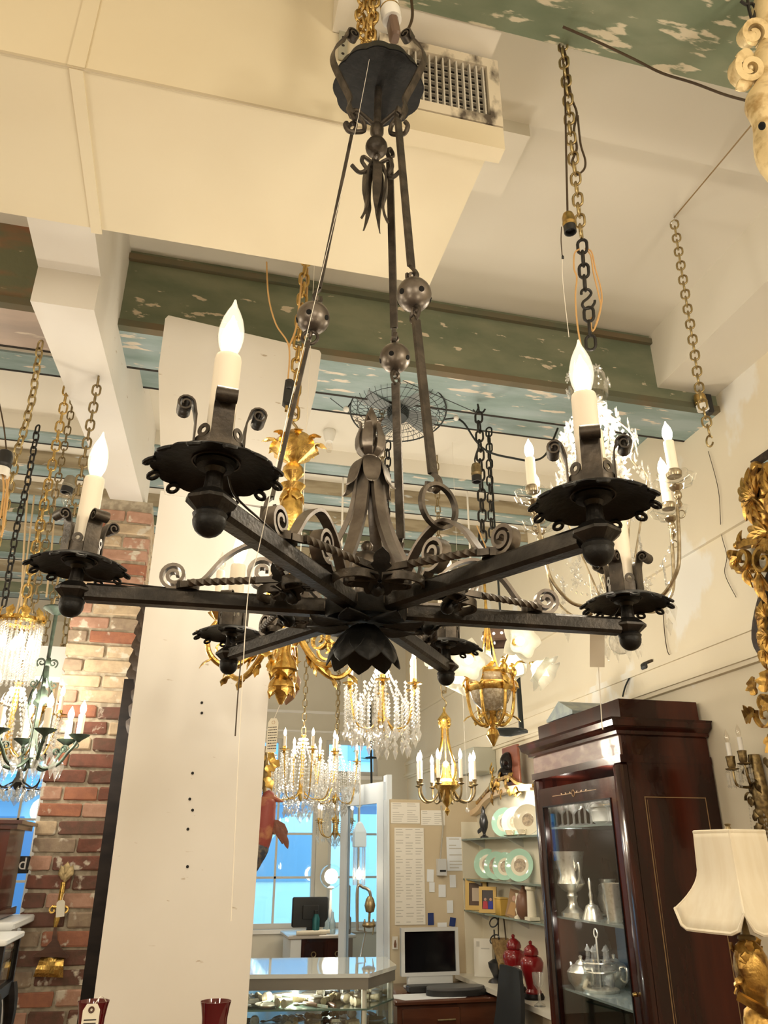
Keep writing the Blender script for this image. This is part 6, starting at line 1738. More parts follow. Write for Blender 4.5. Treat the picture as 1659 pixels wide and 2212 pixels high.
on_wall('pinned_card', 'low white card just above the monitor between the navy cards', 'card', 945, 1993, 965, 2003, PAPB)
t, w, h, th = on_wall('switch_plate', 'cream switch plate with a small dark figure left of the monitor', 'switch', 847, 2023, 859, 2050, PAPW, .008)
MB().prism([(-.008, -.03), (.008, -.03), (.010, -.01), (.002, .02), (-.002, .02), (-.010, -.01)], -.012, -.008, XZ).build('dark_figure', HORN, t)
# work desk
YW = 5.55
zt = zpx(1.8, YW, 2158)
t = thing('work_desk', 'brown wooden desk with drawers below the pinned papers', 'desk', (1.85, YW + .35, 0))
WDK = mat('brown_desk_wood', (.11, .035, .016), .25, col2=(.07, .02, .010), scale=(2, 12, 12), coat=.4)
x0, x1 = atY(853, 2160, YW).x, 2.17
MB().cbox(((x0 + x1) / 2, YW + .36, zt - .015), (x1 - x0, .74, .03), .008).build('top', WDK, t, world=True)
MB().bx(x0 + .02, x1 - .02, YW + .02, YW + .70, .06, zt - .03).build('body', WDK, t, world=True)
for i in range(3):
    dr = MB().cbox(((x0 + x1) / 2 - .12, YW + .01, zt - .11 - i * .15), (x1 - x0 - .34, .024, .13), .005).build('drawer', WDK, t, world=True)
    MB().tube([(1.72, YW - .02, zt - .11 - i * .15), (1.84, YW - .02, zt - .11 - i * .15)], .006, 8).build('handle', DBRASS, dr, world=True)
# monitor
a, b = atY(866, 2005, YW + .42), atY(991, 2105, YW + .42)
cx, zc = (a.x + b.x) / 2, (a.z + b.z) / 2; w, h = b.x - a.x, a.z - b.z
t = thing('flat_monitor', 'white framed flat computer monitor with a dark screen on the work desk', 'monitor', (cx, YW + .42, zt))
SILP = mat('pale_silver_plastic', (.66, .66, .64), .35, .2)
fw2 = .022
MB().bx(cx - w / 2, cx + w / 2, YW + .40, YW + .44, zc + h / 2 - fw2, zc + h / 2).bx(cx - w / 2, cx + w / 2, YW + .40, YW + .44, zc - h / 2, zc - h / 2 + fw2).bx(cx - w / 2, cx - w / 2 + fw2, YW + .40, YW + .44, zc - h / 2 + fw2, zc + h / 2 - fw2).bx(cx + w / 2 - fw2, cx + w / 2, YW + .40, YW + .44, zc - h / 2 + fw2, zc + h / 2 - fw2).bx(cx - w / 2, cx + w / 2, YW + .43, YW + .455, zc - h / 2, zc + h / 2).build('frame', SILP, t, world=True)
MB().bx(cx - w / 2 + fw2, cx + w / 2 - fw2, YW + .415, YW + .425, zc - h / 2 + fw2, zc + h / 2 - fw2).build('screen', mat('dark_screen', (.004, .004, .005), .12), t, world=True)
MB().cbox((cx, YW + .43, (zt + zc - h / 2) / 2 + .006), (w * .78, .05, zc - h / 2 - zt - .012), .006).cbox((cx, YW + .43, zt + .008), (w * .8, .2, .016), .005).build('stand', SILP, t, world=True)
t = thing('black_console', 'flat dark box lying behind the tray under the monitor', 'box', (cx + .0, YW + .28, zt))
MB().cbox((cx + .02, YW + .30, zt + .022), (w * 1.05, .10, .04), .008).build('case', BLACKP, t, world=True)
a = atZ(945, 2140, zt)
t = thing('paper_sheet', 'large white sheet of paper under the grey tray on the work desk', 'paper', (a.x, YW + .15, zt))
MB().prism([(x0 + .02, YW + .10), (x0 + .07, YW + .01), (x0 + .48, YW + .02), (x0 + .54, YW + .10), (x0 + .40, YW + .24), (x0 + .05, YW + .24)], zt + .0003, zt + .002).build('sheet', PAPB, t, world=True)
c2 = atZ(966, 2128, zt + .03)
t = thing('grey_tray', 'round edged dark grey plastic tray on the white sheet', 'tray', (c2.x, YW + .14, zt + .002))
MB().prism([(c2.x + .215 * math.cos(i * PI / 16) * (1 if abs(math.cos(i * PI / 16)) < .9 else .98), YW + .145 + .105 * math.sin(i * PI / 16)) for i in range(32)], zt + .0025, zt + .035).build('body', BLACKP, t, world=True)
MB().prism([(c2.x - .005 + .20 * math.cos(i * PI / 16), YW + .15 + .095 * math.sin(i * PI / 16)) for i in range(32)], zt + .035, zt + .05).build('lid', mat('dark_grey_plastic', (.12, .12, .12), .45), t, world=True)
# office chair
p = atY(1072, 2150, 5.0)
t = thing('office_chair', 'black office chair turned sideways between desk and shelf counter', 'chair', (p.x, 5.0, 0))
FABK = mat('black_mesh_fabric', (.012, .012, .012), .7)
sec = []
for i in range(9):
    f = i / 8; z = p.z - .38 + .52 * f; w = .20 - .05 * f ** 3; bow = .05 * math.sin(f * PI) + .10 * f * f
    sec.append([V((p.x + bow + dx * w * .55, 5.0 + dy * w, z)) for dx, dy in ((-.12, -1), (.12, -1.0), (.30, -.5), (.38, 0), (.30, .5), (.12, 1), (-.12, 1), (.08, .5), (.16, 0), (.08, -.5))])
MB().loft(sec).build('backrest', FABK, t, world=True)
MB().cbox((p.x - .22, 5.0, p.z - .45), (.46, .46, .07), .03).build('seat', FABK, t, world=True)
MB().tube([(p.x - .2, 5.0, .08), (p.x - .2, 5.0, p.z - .48)], .025, 10).build('column', BLACKP, t, world=True)
MB().tube(smoothpath([(p.x - .1, 5.0, p.z - .47), (p.x + .08, 5.0, p.z - .45), (p.x + .1, 5.0, p.z - .3)], 4), .02, 8).build('back_bar', BLACKP, t, world=True)
for k in range(5):
    a = k * 2 * PI / 5
    MB().tube([(p.x - .2, 5.0, .09), (p.x - .2 + .27 * math.cos(a), 5.0 + .27 * math.sin(a), .06)], [.022, .014], 8).sph((p.x - .2 + .27 * math.cos(a), 5.0 + .27 * math.sin(a), .03), .028, 10).build('leg', BLACKP, t, world=True)
# ================================================================== RIGHT: SHELF UNIT
XB = 2.33
sx_ = lambda x, y, X=2.27: atX(x, y, X)
SHB = mat('pale_shelf_back', (.74, .68, .54), .5)
SHTOP = zpx(XB, 5.4, 1700)
Ya, Yb_ = 4.47, YPt
su = thing('shelf_unit', 'built in shelf unit with glass shelves of plates and ornaments on the right wall', 'shelf', (XB, 5.4, 0))
MB().bx(XB, XR - .002, Ya, Yb_, 0, SHTOP).build('back_panel', SHB, su, world=True)
GSH = mat('shelf_glass_edge', (.45, .58, .50), .08, trans=.6)
zS = [atX(1088, 1808, 2.24).z, atX(1088, 1903, 2.24).z, atX(1088, 1977, 2.24).z, atX(1100, 2138, 2.20).z]
for i, z in enumerate(zS[:3]):
    MB().bx(2.19, XB, Ya, Yb_ - .01, z - .012, z).build('glass_shelf', GSH, su, world=True)
    for y in (Ya + .2, 5.4, Yb_ - .15):
        MB().prism([(2.21, z - .013), (XB, z - .013), (XB, z - .07)], y - .005, y + .005, XZ).build('bracket', SILP, su, world=True)
MB().bx(2.10, XB, Ya, Yb_ - .01, zS[3] - .03, zS[3]).build('lower_ledge', mat('cream_ledge', (.74, .70, .60), .35), su, world=True)
MB().bx(2.16, XB, Ya, Yb_ - .01, 0, zS[3] - .03).build('base', PARTM, su, world=True)
MB().bx(2.19, XB, Yb_ - .02, Yb_ - .005, zS[3], SHTOP - .2).build('end_panel', SHB, su, world=True)
lamp('shelf_light', (2.2, 5.3, SHTOP - .03), 3.5, .04, (1, .95, .85))
# plates
PG = mat('pale_green_porcelain', (.46, .72, .58), .12, coat=.5); PC = mat('cream_porcelain', (.84, .78, .62), .15, coat=.4); PS = mat('painted_plate_scene', (.62, .50, .36), .25, col2=(.32, .26, .2), scale=(28, 28, 28), lo=.42, hi=.6)
def plate(px, py, rpx, z, lab, X=2.28, rim=PG, mid=PC, ctr=PS, grp='green rimmed plates on the shelves'):
    p = sx_(px, py, X); r = rpx * depth(p) / F_
    t = thing('plate', lab, 'plate', (X, p.y, z), group=grp)
    d = V((-.72, -.66, .20)).normalized()
    M = frame_to((X, p.y, z + r * .985), d)
    MB().lathe([(.62 * r, -.004), (.70 * r, -.002), (r, .012), (1.0 * r, .016), (.7 * r, .003), (.60 * r, .001)], 36, M, caps=False).build('rim', rim, t, world=True)
    MB().lathe([(.001, -.005), (.60 * r, -.005), (.63 * r, .002), (.58 * r, .0015), (.40 * r, .001), (.39 * r, .0005)], 30, M, caps=False).build('well', mid, t, world=True)
    MB().lathe([(.001, .0015), (.42 * r, .0015), (.42 * r, .0005)], 24, M, caps=False).build('painted_centre', ctr, t, world=True)
plate(1052, 1852, 30, zS[1], 'pale green plate farthest back in the row of four on the second shelf', 2.30)
plate(1072, 1856, 28, zS[1], 'second plate from the far end of the row on the second shelf', 2.285, mid=PS)
plate(1091, 1860, 28, zS[1], 'third plate in the row of green rimmed plates on the second shelf', 2.27)
plate(1122, 1856, 33, zS[1], 'large pale green plate with a painted scene, nearest on the second shelf', 2.25, mid=PC)
plate(1090, 1764, 30, zS[0], 'cream plate with pale green rim at the back of the top shelf', 2.30)
plate(1112, 1765, 30, zS[0], 'pale green rimmed plate with orange flowers in the middle of the top shelf', 2.28, mid=mat('peach_porcelain', (.85, .66, .45), .2))
plate(1140, 1768, 32, zS[0], 'yellowish plate at the near end of the top shelf', 2.26, rim=PC)
for px, lab in ((1102, 'small painted teacup before the plates on the top shelf'), (1128, 'small painted teacup at the near end of the top shelf')):
    p = sx_(px, 1795, 2.225)
    t = thing('teacup', lab, 'cup', (2.225, p.y, zS[0]))
    MB().lathe([(.018, 0), (.02, .004), (.030, .02), (.036, .04), (.034, .04), (.028, .02), (.001, .008)], 20, TR(2.225, p.y, zS[0])).build('bowl', PC, t, world=True)
    MB().torus((2.225, p.y - .042, zS[0] + .024), .012, .003, (1, 0, 0)).build('handle', PC, t, world=True)
    MB().lathe([(.001, .0), (.04, .004), (.05, .008), (.04, .006)], 20, TR(2.225, p.y, zS[0] - .0)).build('saucer', PS, t, world=True)
p = sx_(1046, 1800, 2.23)
t = thing('bird_figurine', 'slim dark metal bird figurine at the far end of the top shelf', 'figurine', (2.23, p.y, zS[0]))
DKM = mat('dark_pewter', (.08, .08, .085), .3, .8)
MB().lathe([(.03, 0), (.032, .008), (.012, .02), (.010, .03), (.028, .07), (.034, .11), (.026, .15), (.014, .175), (.017, .19), (.010, .21), (.002, .225)], 16, TR(2.23, p.y, zS[0])).build('body', DKM, t, world=True)
MB().leaf((2.22, p.y, zS[0] + .08), (-.6, -.5, -.3), (0, 0, 1), .09, .04, .2, .006).build('wing', DKM, t, world=True)
# framed photographs and small things on the third shelf
def frame(px, py, w, h, lab, m, pic, X=2.24, yaw=.35, lean=.12, nm='photo_frame'):
    p = sx_(px, py, X)
    t = thing(nm, lab, 'picture', (X, p.y, zS[2] + .001), (0, 0, 0))
    M = TR(X, p.y, zS[2] + .001) @ RZ(-PI / 2 + yaw) @ Matrix.Rotation(-lean, 4, 'X')
    b = .18 * w
    MB().bx(-w / 2, w / 2, -.008, .008, 0, b, M).bx(-w / 2, w / 2, -.008, .008, h - b, h, M).bx(-w / 2, -w / 2 + b, -.008, .008, b, h - b, M).bx(w / 2 - b, w / 2, -.008, .008, b, h - b, M).build('frame', m, t, world=True)
    MB().bx(-w / 2 + b, w / 2 - b, -.003, .004, b, h - b, M).build('picture', pic, t, world=True)
    return t, M, b
t, M, b = frame(1028, 1945, .17, .215, 'gold framed picture with dark mount, leaning at the far end of the third shelf', mat('gold_frame', (.46, .31, .10), .4, .4), mat('brown_mount', (.10, .06, .04), .6), yaw=.9)
MB().bx(-.03, .03, -.0065, -.003, .06, .15, M).build('picture_print', mat('sepia_print', (.5, .4, .3), .6), t, world=True)
t, M, b = frame(1053, 1945, .13, .17, 'small gold framed photograph of two people in red and blue clothes', bpy.data.materials['gold_frame'], mat('dark_photo', (.05, .04, .04), .4), X=2.21, yaw=.9)
def photo_people(M, t, cols):
    SK = bpy.data.materials.get('printed_skin') or mat('printed_skin', (.5, .30, .22), .6)
    for x, c in cols:
        MB().prism([(x - .02, .026), (x + .02, .026), (x + .015, .075), (x - .015, .075)], -.0052, -.0032, M @ XZ).build('printed_clothes', c, t, world=True)
        MB().lathe([(.001, 0), (.010, 0), (.010, .001)], 12, M @ TR(x, -.004, .087) @ Matrix.Rotation(PI / 2, 4, 'X')).build('printed_head', SK, t, world=True)
REDP, BLUP = mat('printed_red', (.45, .04, .06), .6), mat('printed_blue', (.03, .04, .30), .6)
photo_people(M, t, [(-.018, REDP), (.022, BLUP)])
p = sx_(1084, 1962, 2.23)
t = thing('yellow_box', 'small mustard yellow box on the third shelf beside a propped picture', 'box', (2.23, p.y, zS[2]))
MB().cbox((2.23, p.y, zS[2] + .05), (.06, .10, .10), .003, None).build('body', mat('mustard_card', (.58, .36, .07), .6), t, world=True)
MB().cbox((2.23, p.y, zS[2] + .105), (.064, .104, .012), .003).build('lid', mat('mustard_card_lid', (.66, .44, .12), .6), t, world=True)
p = sx_(1102, 1960, 2.22)
t = thing('propped_picture', 'small unframed portrait card propped beside the yellow box', 'picture', (2.22, p.y, zS[2]))
M = TR(2.22, p.y, zS[2] + .001) @ RZ(-PI / 2 + .5) @ Matrix.Rotation(-.25, 4, 'X') @ Matrix.Rotation(.15, 4, 'Y')
MB().bx(-.05, .05, 0, .004, 0, .17, M).build('card', mat('brown_card', (.30, .18, .09), .6), t, world=True)
MB().prism([(-.035, .012), (.035, .012), (.022, .09), (-.022, .09)], -.002, 0, M @ XZ).build('printed_clothes', mat('printed_ochre', (.45, .26, .10), .6), t, world=True)
MB().lathe([(.001, 0), (.017, 0), (.017, .001)], 14, M @ TR(0, -.001, .115) @ Matrix.Rotation(PI / 2, 4, 'X')).build('printed_head', bpy.data.materials['printed_skin'], t, world=True)
p = sx_(1120, 1975, 2.22)
t = thing('white_candlestick', 'small turned white candlestick on the third shelf', 'candlestick', (2.22, p.y, zS[2]))
MB().lathe([(.03, 0), (.03, .01), (.012, .02), (.02, .05), (.012, .07), (.018, .10), (.010, .12), (.012, .15), (.001, .15)], 16, TR(2.22, p.y, zS[2])).build('stick', PC, t, world=True)
p = sx_(1133, 1965, 2.24)
t = thing('brown_jar', 'dark brown lidded jar at the near part of the third shelf', 'jar', (2.24, p.y, zS[2]))
MB().lathe([(.03, 0), (.05, .03), (.055, .08), (.045, .13), (.03, .15), (.032, .155), (.012, .18), (.014, .19), (.001, .2)], 20, TR(2.24, p.y, zS[2])).build('body', HORN, t, world=True)
p = sx_(1149, 1970, 2.22)
t = thing('white_column_ornament', 'pale column shaped ornament at the near end of the third shelf', 'ornament', (2.22, p.y, zS[2]))
MB().cbox((2.22, p.y, zS[2] + .012), (.075, .075, .022), .003).lathe([(.03, .024), (.027, .10), (.025, .17), (.034, .18), (.034, .195), (.001, .2)], 16, TR(2.22, p.y, zS[2])).build('column', PC, t, world=True)
# lower ledge
CIN = mat('cinnabar_red_glaze', (.20, .008, .010), .25, coat=.5)
for px, py, s, lab in ((1113, 2130, 1.0, 'red lidded ginger jar standing farther back on the lower ledge'), (1150, 2140, 1.0, 'red lidded ginger jar nearer the cabinet on the lower ledge')):
    p = sx_(px, 2100, 2.21)
    t = thing('ginger_jar', lab, 'jar', (2.21, p.y, zS[3]), group='red ginger jars')
    hz = 96 * depth(p) / F_ / .34
    L = [(.060, .0), (.062, .012), (.050, .03), (.062, .09), (.086, .17), (.090, .205), (.075, .235), (.046, .25), (.046, .262)]
    MB().lathe([(r * hz, z * hz) for r, z in L], 28, TR(2.21, p.y, zS[3] + .03)).build('body', CIN, t, world=True)
    MB().lathe([(r * hz, z * hz) for r, z in [(.056, .255), (.058, .275), (.050, .298), (.026, .318), (.010, .324), (.014, .334), (.013, .345), (.001, .352)]], 24, TR(2.21, p.y, zS[3] + .03)).build('lid', CIN, t, world=True)
    MB().lathe([(.075 * hz, 0), (.08 * hz, .012), (.07 * hz, .03), (.001, .03)], 24, TR(2.21, p.y, zS[3])).build('stand', BLKW, t, world=True)
p = sx_(1042, 2055, 2.24)
t = thing('white_card', 'upright white card with a small crest at the far end of the lower ledge', 'card', (2.24, p.y, zS[3]))
M = TR(2.24, p.y, zS[3] + .001) @ RZ(-PI / 2 + 1.0) @ Matrix.Rotation(-.12, 4, 'X')
w, h = 40 * depth(p) / F_, 72 * depth(p) / F_
MB().bx(-w / 2, w / 2, 0, .005, 0, h, M).build('sheet', PAPW, t, world=True)
MB().bx(-w * .36, -w * .18, -.001, 0, h * .78, h * .92, M).bx(-w * .1, w * .36, -.001, 0, h * .72, h * .75, M).build('crest', GREYINK, t, world=True, kind='stuff')
MB().prism([(-.01, 0), (.01, 0), (0, h * .5)], .05, .054, M @ XZ).build('prop', PAPW, t, world=True)
p = sx_(1070, 2060, 2.24)
t = thing('iron_stand', 'dark twisted iron stand with loops behind the white card', 'stand', (2.24, p.y, zS[3]))
z0 = zS[3]; zt = z0 + 130 * depth(p) / F_
m = MB().tube([(2.24, p.y, z0), (2.24, p.y, zt - .1)], .006, 8).torus((2.24, p.y, zt - .055), .045, .005, (1, .4, 0), 20, 6, .6).torus((2.24, p.y, zt - .16), .05, .005, (1, .4, 0), 20, 6, .5)
m.lathe([(.06, 0), (.05, .015), (.02, .03), (.05, .09), (.055, .12), (.02, .14)], 16, TR(2.24, p.y, z0))
m.build('stand', DKM, t, world=True)
p = sx_(1090, 2070, 2.28)
t = thing('wicker_basket', 'tall woven tan basket with a thin handle behind the iron stand', 'basket', (2.28, p.y, zS[3]))
MB().lathe([(.03, 0), (.03, .06), (.04, .12), (.075, .24), (.08, .27), (.07, .27), (.03, .1)], 20, TR(2.27, p.y, zS[3]), wave=lambda a, r, z: 1 + .03 * math.cos(14 * a)).build('body', mat('wicker', (.34, .22, .09), .7, col2=(.22, .14, .06), scale=(60, 60, 60)), t, world=True)
MB().tube(smoothpath([(2.27, p.y - .07, zS[3] + .27), (2.27, p.y - .04, zS[3] + .42), (2.27, p.y + .04, zS[3] + .42), (2.27, p.y + .07, zS[3] + .27)], 5), .005, 6).build('handle', BROWNC, t, world=True)
p = sx_(1094, 2105, 2.19)
t = thing('brass_lamp_base', 'small round brass vase before the red jars', 'vase', (2.19, p.y, zS[3]))
MB().lathe([(.03, 0), (.03, .008), (.012, .02), (.03, .05), (.034, .07), (.02, .10), (.011, .13), (.018, .15), (.001, .15)], 18, TR(2.17, p.y, zS[3])).build('body', BRASS, t, world=True)
for px, lab in ((1122, 'clear glass goblet on the lower ledge before the red jars'), (1163, 'tall clear cut glass candlestick at the cabinet end of the ledge')):
    p = sx_(px, 2125, 2.14)
    t = thing('glass_goblet', lab, 'glass', (2.14, p.y, zS[3]))
    MB().lathe([(.035, 0), (.03, .008), (.008, .02), (.008, .08), (.03, .11), (.034, .17), (.032, .17), (.02, .11), (.001, .095)], 18, TR(2.14, p.y, zS[3])).build('glass', CRYST, t, world=True)
# wavy gilt mirror top on the shelf unit
t = thing('gilt_mirror', 'cream mirror top with a wavy gilt frame and carved crest above the shelves', 'mirror', (XB - .02, 5.4, SHTOP - .2))
edge = [(1020, 1758), (1035, 1748), (1048, 1730), (1062, 1718), (1080, 1712), (1096, 1706), (1110, 1704), (1130, 1702), (1152, 1700)]
pth = smoothpath([sx_(x, y, XB - .03) for x, y in edge], 5)
MB().bar(pth, .05, .04, (1, 0, 0)).build('frame_rail', mat('pale_gilt', (.72, .55, .36), .4, .3), t, world=True)
MB().bar(smoothpath([sx_(x, y, XB - .055) for x, y in [(1030, 1735), (1050, 1712), (1068, 1690), (1085, 1682), (1100, 1678), (1115, 1690), (1135, 1697), (1152, 1697)]], 5), .02, .022, (1, 0, 0)).build('gilt_scroll', GILT, t, world=True)
rr = random.Random(12)
for i in range(16):
    q = sx_(1072 + rr.uniform(-14, 38), 1700 + rr.uniform(-14, 16), XB - .06)
    MB().leaf(q, (-.2, rr.uniform(-1, 1), rr.uniform(-.6, 1)), (-1, 0, .2), .085, .05, .5, .006, 2).build('crest_leaf', GOLD if i % 2 else GILT, t, world=True)
for x, y in ((1058, 1672), (1062, 1682)):
    MB().leaf(sx_(x, y, XB - .05), (0, .3, 1), (-1, 0, 0), .10, .04, .3, .006, 2).build('crest_leaf', GOLD, t, world=True)
# plaque with a dark bust, and the box behind
p = sx_(1092, 1660, XB)
t = thing('relief_plaque', 'reddish wooden plaque with a dark relief bust standing on the shelf unit', 'plaque', (XB + .03, p.y, SHTOP))
w, h = .30, .30
zb = zpx(XB + .03, p.y, 1695); zt = zpx(XB + .03, p.y, 1612)
MB().cbox((XB + .05, p.y, (SHTOP + zt) / 2), (.02, w, zt - SHTOP), .006).build('board', mat('reddish_plaque_wood', (.30, .10, .055), .4, col2=(.22, .07, .04), scale=(4, 4, 20)), t, world=True)
zc = (zb + zt) / 2
m = MB().sph((XB + .03, p.y + .02, zc + .02), .06, 16, sz=1.3).sph((XB + .03, p.y + .04, zc - .06), .075, 16, sz=.8).lathe([(.02, 0), (.012, .03), (.004, .05)], 10, frame_to((XB - .01, p.y - .03, zc + .01), (-.6, -.8, -.1)))
m.build('bust', mat('black_bronze', (.03, .026, .024), .25, .6), t, world=True)
p = sx_(1020, 1650, 2.36)
t = thing('grey_wall_box', 'pale green grey metal box mounted on the right wall behind the small gilt chandelier', 'box', (2.42, p.y, p.z))
za, zb = zpx(2.40, p.y, 1620), zpx(2.40, p.y, 1672)
MB().cbox((2.40, p.y, (za + zb) / 2), (.2, .40, za - zb), .008).build('case', mat('greenish_grey_metal', (.50, .50, .42), .5), t, world=True)
MB().bx(2.296, 2.30, p.y - .17, p.y + .17, zb + .03, za - .03).build('cover', mat('greenish_grey_cover', (.54, .54, .46), .5), t, world=True)

# ================================================================== MAHOGANY DISPLAY CABINET
X0c, X1c, Y0c, Y1c = 2.0, 2.49, 3.42, 4.43
INL = mat('boxwood_inlay', (.30, .19, .09), .4)
ca = thing('display_cabinet', 'tall polished mahogany cabinet with a glazed door full of silver', 'cabinet', (2.25, 3.92, 0))
zT = 1.955
D0, D1 = Y0c + .085, Y1c - .06
G0, G1, GZ0, GZ1 = D0 + .055, D1 - .055, .30, 1.80
MB().bx(X0c + .03, X1c, Y0c, Y0c + .022, .12, zT).build('side_panel', MAHO, ca, world=True)
MB().bx(X0c + .03, X1c, Y1c - .022, Y1c, .12, zT).build('side_panel', MAHO, ca, world=True)
MB().bx(X1c - .02, X1c, Y0c + .022, Y1c - .022, .12, zT).build('back_panel', mat('dark_cabinet_lining', (.018, .012, .010), .2), ca, world=True)
MB().bx(X0c, X1c, Y0c, Y1c, .0, .14).build('plinth', MAHO, ca, world=True)
for y0, y1, nm in ((Y0c, D0, 'pilaster'), (D1, Y1c, 'pilaster')):
    MB().cbox((X0c + .02, (y0 + y1) / 2, (zT + .14) / 2), (.045, y1 - y0, zT - .14), .010).build(nm, MAHO, ca, world=True)
do = MB().bx(X0c + .002, X0c + .028, D0, G0, .16, 1.90).bx(X0c + .002, X0c + .028, G1, D1, .16, 1.90).bx(X0c + .002, X0c + .028, G0, G1, .16, GZ0).bx(X0c + .002, X0c + .028, G0, G1, GZ1, 1.90).build('door', MAHO, ca, world=True)
MB().bx(X0c + .012, X0c + .016, G0, G1, GZ0, GZ1).build('door_glass', sheet_glass('cabinet_glass', (.97, .98, .98), .035), do, world=True)
mbd = MB()
for y0, y1, z0, z1 in ((G0 - .006, G0, GZ0, GZ1), (G1, G1 + .006, GZ0, GZ1), (G0 - .006, G1 + .006, GZ1, GZ1 + .006), (G0 - .006, G1 + .006, GZ0 - .006, GZ0)): mbd.bx(X0c - .004, X0c + .004, y0, y1, z0, z1)
mbd.build('glazing_bead', BLKW, do, world=True)
MB().lathe([(.001, 0), (.010, 0), (.007, .012), (.001, .014)], 12, frame_to((X0c, D0 + .025, 1.0), (-1, 0, 0))).build('lock_plate', BRASS, do, world=True)
# inlaid motif on the top rail
im = MB(); yc = (G0 + G1) / 2
im.torus((X0c + .0015, yc, 1.852), .016, .0025, (1, 0, 0), 18, 5)
for s in (-1, 1):
    im.bx(X0c + .0005, X0c + .003, min(yc + s * .02, yc + s * .25), max(yc + s * .02, yc + s * .25), 1.851, 1.854)
    for k in range(3): im.leaf((X0c + .001, yc + s * (.03 + .05 * k), 1.8525), (0, s, .45), (-1, 0, 0), .035, .012, .1, .001)
im.build('inlaid_motif', INL, do, world=True, kind='stuff')
# side inlay lines
for (xa, xb, za, zb) in ((2.10, 2.104, .3, 1.80), (2.422, 2.426, .3, 1.80), (2.10, 2.426, 1.80, 1.804), (2.112, 2.1135, .3, 1.79)):
    MB().bx(xa, xb, Y0c - .0012, Y0c + .001, za, zb).build('inlay_line', INL, ca, world=True)
# frieze, cornice, top box
MB().bx(X0c - .004, X1c, Y0c - .004, Y1c + .004, zT, zT + .035).build('moulding', MAHO, ca, world=True)
FRZ = mat('figured_mahogany_veneer', (.12, .06, .045), .42, col2=(.17, .105, .08), scale=(30, 9, 30), lo=.45, hi=.62, coat=.15, spec=.6)
MB().bx(X0c + .02, X1c, Y0c + .008, Y1c - .008, zT + .035, zT + .125).build('frieze_core', MAHO, ca, world=True)
MB().bx(X0c + .008, X0c + .02, Y0c + .008, Y1c - .008, zT + .035, zT + .125).build('frieze', FRZ, ca, world=True)
cor = MB()
cp = [(0, zT + .125), (-.012, zT + .13), (-.014, zT + .145), (-.03, zT + .155), (-.045, zT + .165), (-.05, zT + .19), (-.06, zT + .20)]
secs = []
for off, z in cp:
    secs.append([V((X0c + off, Y0c + off, z)), V((X1c, Y0c + off, z)), V((X1c, Y1c - off, z)), V((X0c + off, Y1c - off, z))])
cor.loft(secs)
cor.build('cornice', MAHO, ca, world=True, sharp=20)
zc0 = zT + .20
MB().bx(X0c + .045, X1c - .01, Y0c + .03, Y1c - .03, zc0, zc0 + .105).build('top_box', MAHO, ca, world=True)
# shelves
zA = zpx(2.2, 3.95, 1783); zB = zpx(2.15, 3.75, 1996)
SHG = mat('cabinet_shelf_glass', (.42, .50, .50), .06, trans=.5)
for z in (zA, zB, zB - .33):
    MB().bx(X0c + .04, X1c - .02, Y0c + .024, Y1c - .024, z - .010, z).build('shelf', SHG, ca, world=True)
MB().bx(X0c + .04, X1c - .02, Y0c + .024, Y1c - .024, .14, .16).build('cabinet_floor', MAHO, ca, world=True)
for _y in (3.62, 4.15):  # lights added under the shelves to brighten the silver, no fittings there
    lamp('cabinet_fill_light', (2.06, _y, zT - .07), 3.0, .02, (1, .93, .8))
    lamp('cabinet_fill_light', (2.06, _y, zA - .03), 2.6, .02, (1, .93, .8))
    lamp('cabinet_fill_light', (2.06, _y, zB - .03), 2.0, .02, (1, .93, .8))
# silver in the cabinet
def silver(nm, lab, cat, px, py, X, z, parts, grp=None, m=SILVERM):
    y = atX(px, py, X).y
    t = thing(nm, lab, cat, (X, y, z), group=grp)
    for pn, pr in parts:
        if isinstance(pr, MB): pr.build(pn, m, t)
        else: MB().lathe(pr, 28).build(pn, m, t)
    return t
ear = lambda s: MB().tube(smoothpath([(0, s * .055, .22), (0, s * .105, .26), (0, s * .11, .20), (0, s * .07, .155), (0, s * .05, .14)], 6), .006, 8)
silver('silver_trophy', 'tall two handled silver trophy cup on the middle shelf of the cabinet', 'cup', 1240, 1980, 2.105, zB,
       [('foot', [(.065, 0), (.065, .02), (.05, .03), (.028, .05), (.022, .08), (.030, .10), (.024, .115)]), ('bowl', [(.024, .115), (.05, .13), (.075, .16), (.062, .20), (.075, .28), (.085, .32), (.080, .32), (.06, .2), (.001, .14)]), ('handle', ear(1)), ('handle', ear(-1))])
silver('silver_bell', 'silver bell with a long handle before the trophy', 'bell', 1281, 1985, 2.13, zB, [('bell', [(.055, 0), (.050, .012), (.038, .04), (.03, .06), (.012, .07)]), ('handle', [(.012, .07), (.008, .09), (.011, .11), (.006, .13), (.009, .17), (.003, .19), (.001, .192)])])
silver('silver_dish', 'low silver dish beside the bell on the middle shelf of the cabinet', 'dish', 1296, 1985, 2.25, zB, [('dish', [(.05, 0), (.07, .01), (.075, .014), (.06, .012), (.001, .006)])])
silver('silver_beaker', 'tall tapering silver beaker at the near end of the middle shelf', 'beaker', 1330, 1998, 2.10, zB, [('body', [(.032, 0), (.036, .01), (.034, .02), (.040, .10), (.048, .175), (.045, .175), (.036, .02), (.001, .018)])])
silver('silver_jug', 'squat silver jug behind the tall beaker', 'jug', 1318, 1960, 2.33, zB, [('body', [(.03, 0), (.05, .03), (.062, .08), (.05, .13), (.035, .15), (.045, .18), (.04, .18), (.001, .14)]), ('handle', MB().tube(smoothpath([(0, .05, .15), (0, .10, .14), (0, .09, .06), (0, .055, .05)], 5), .006, 8))])
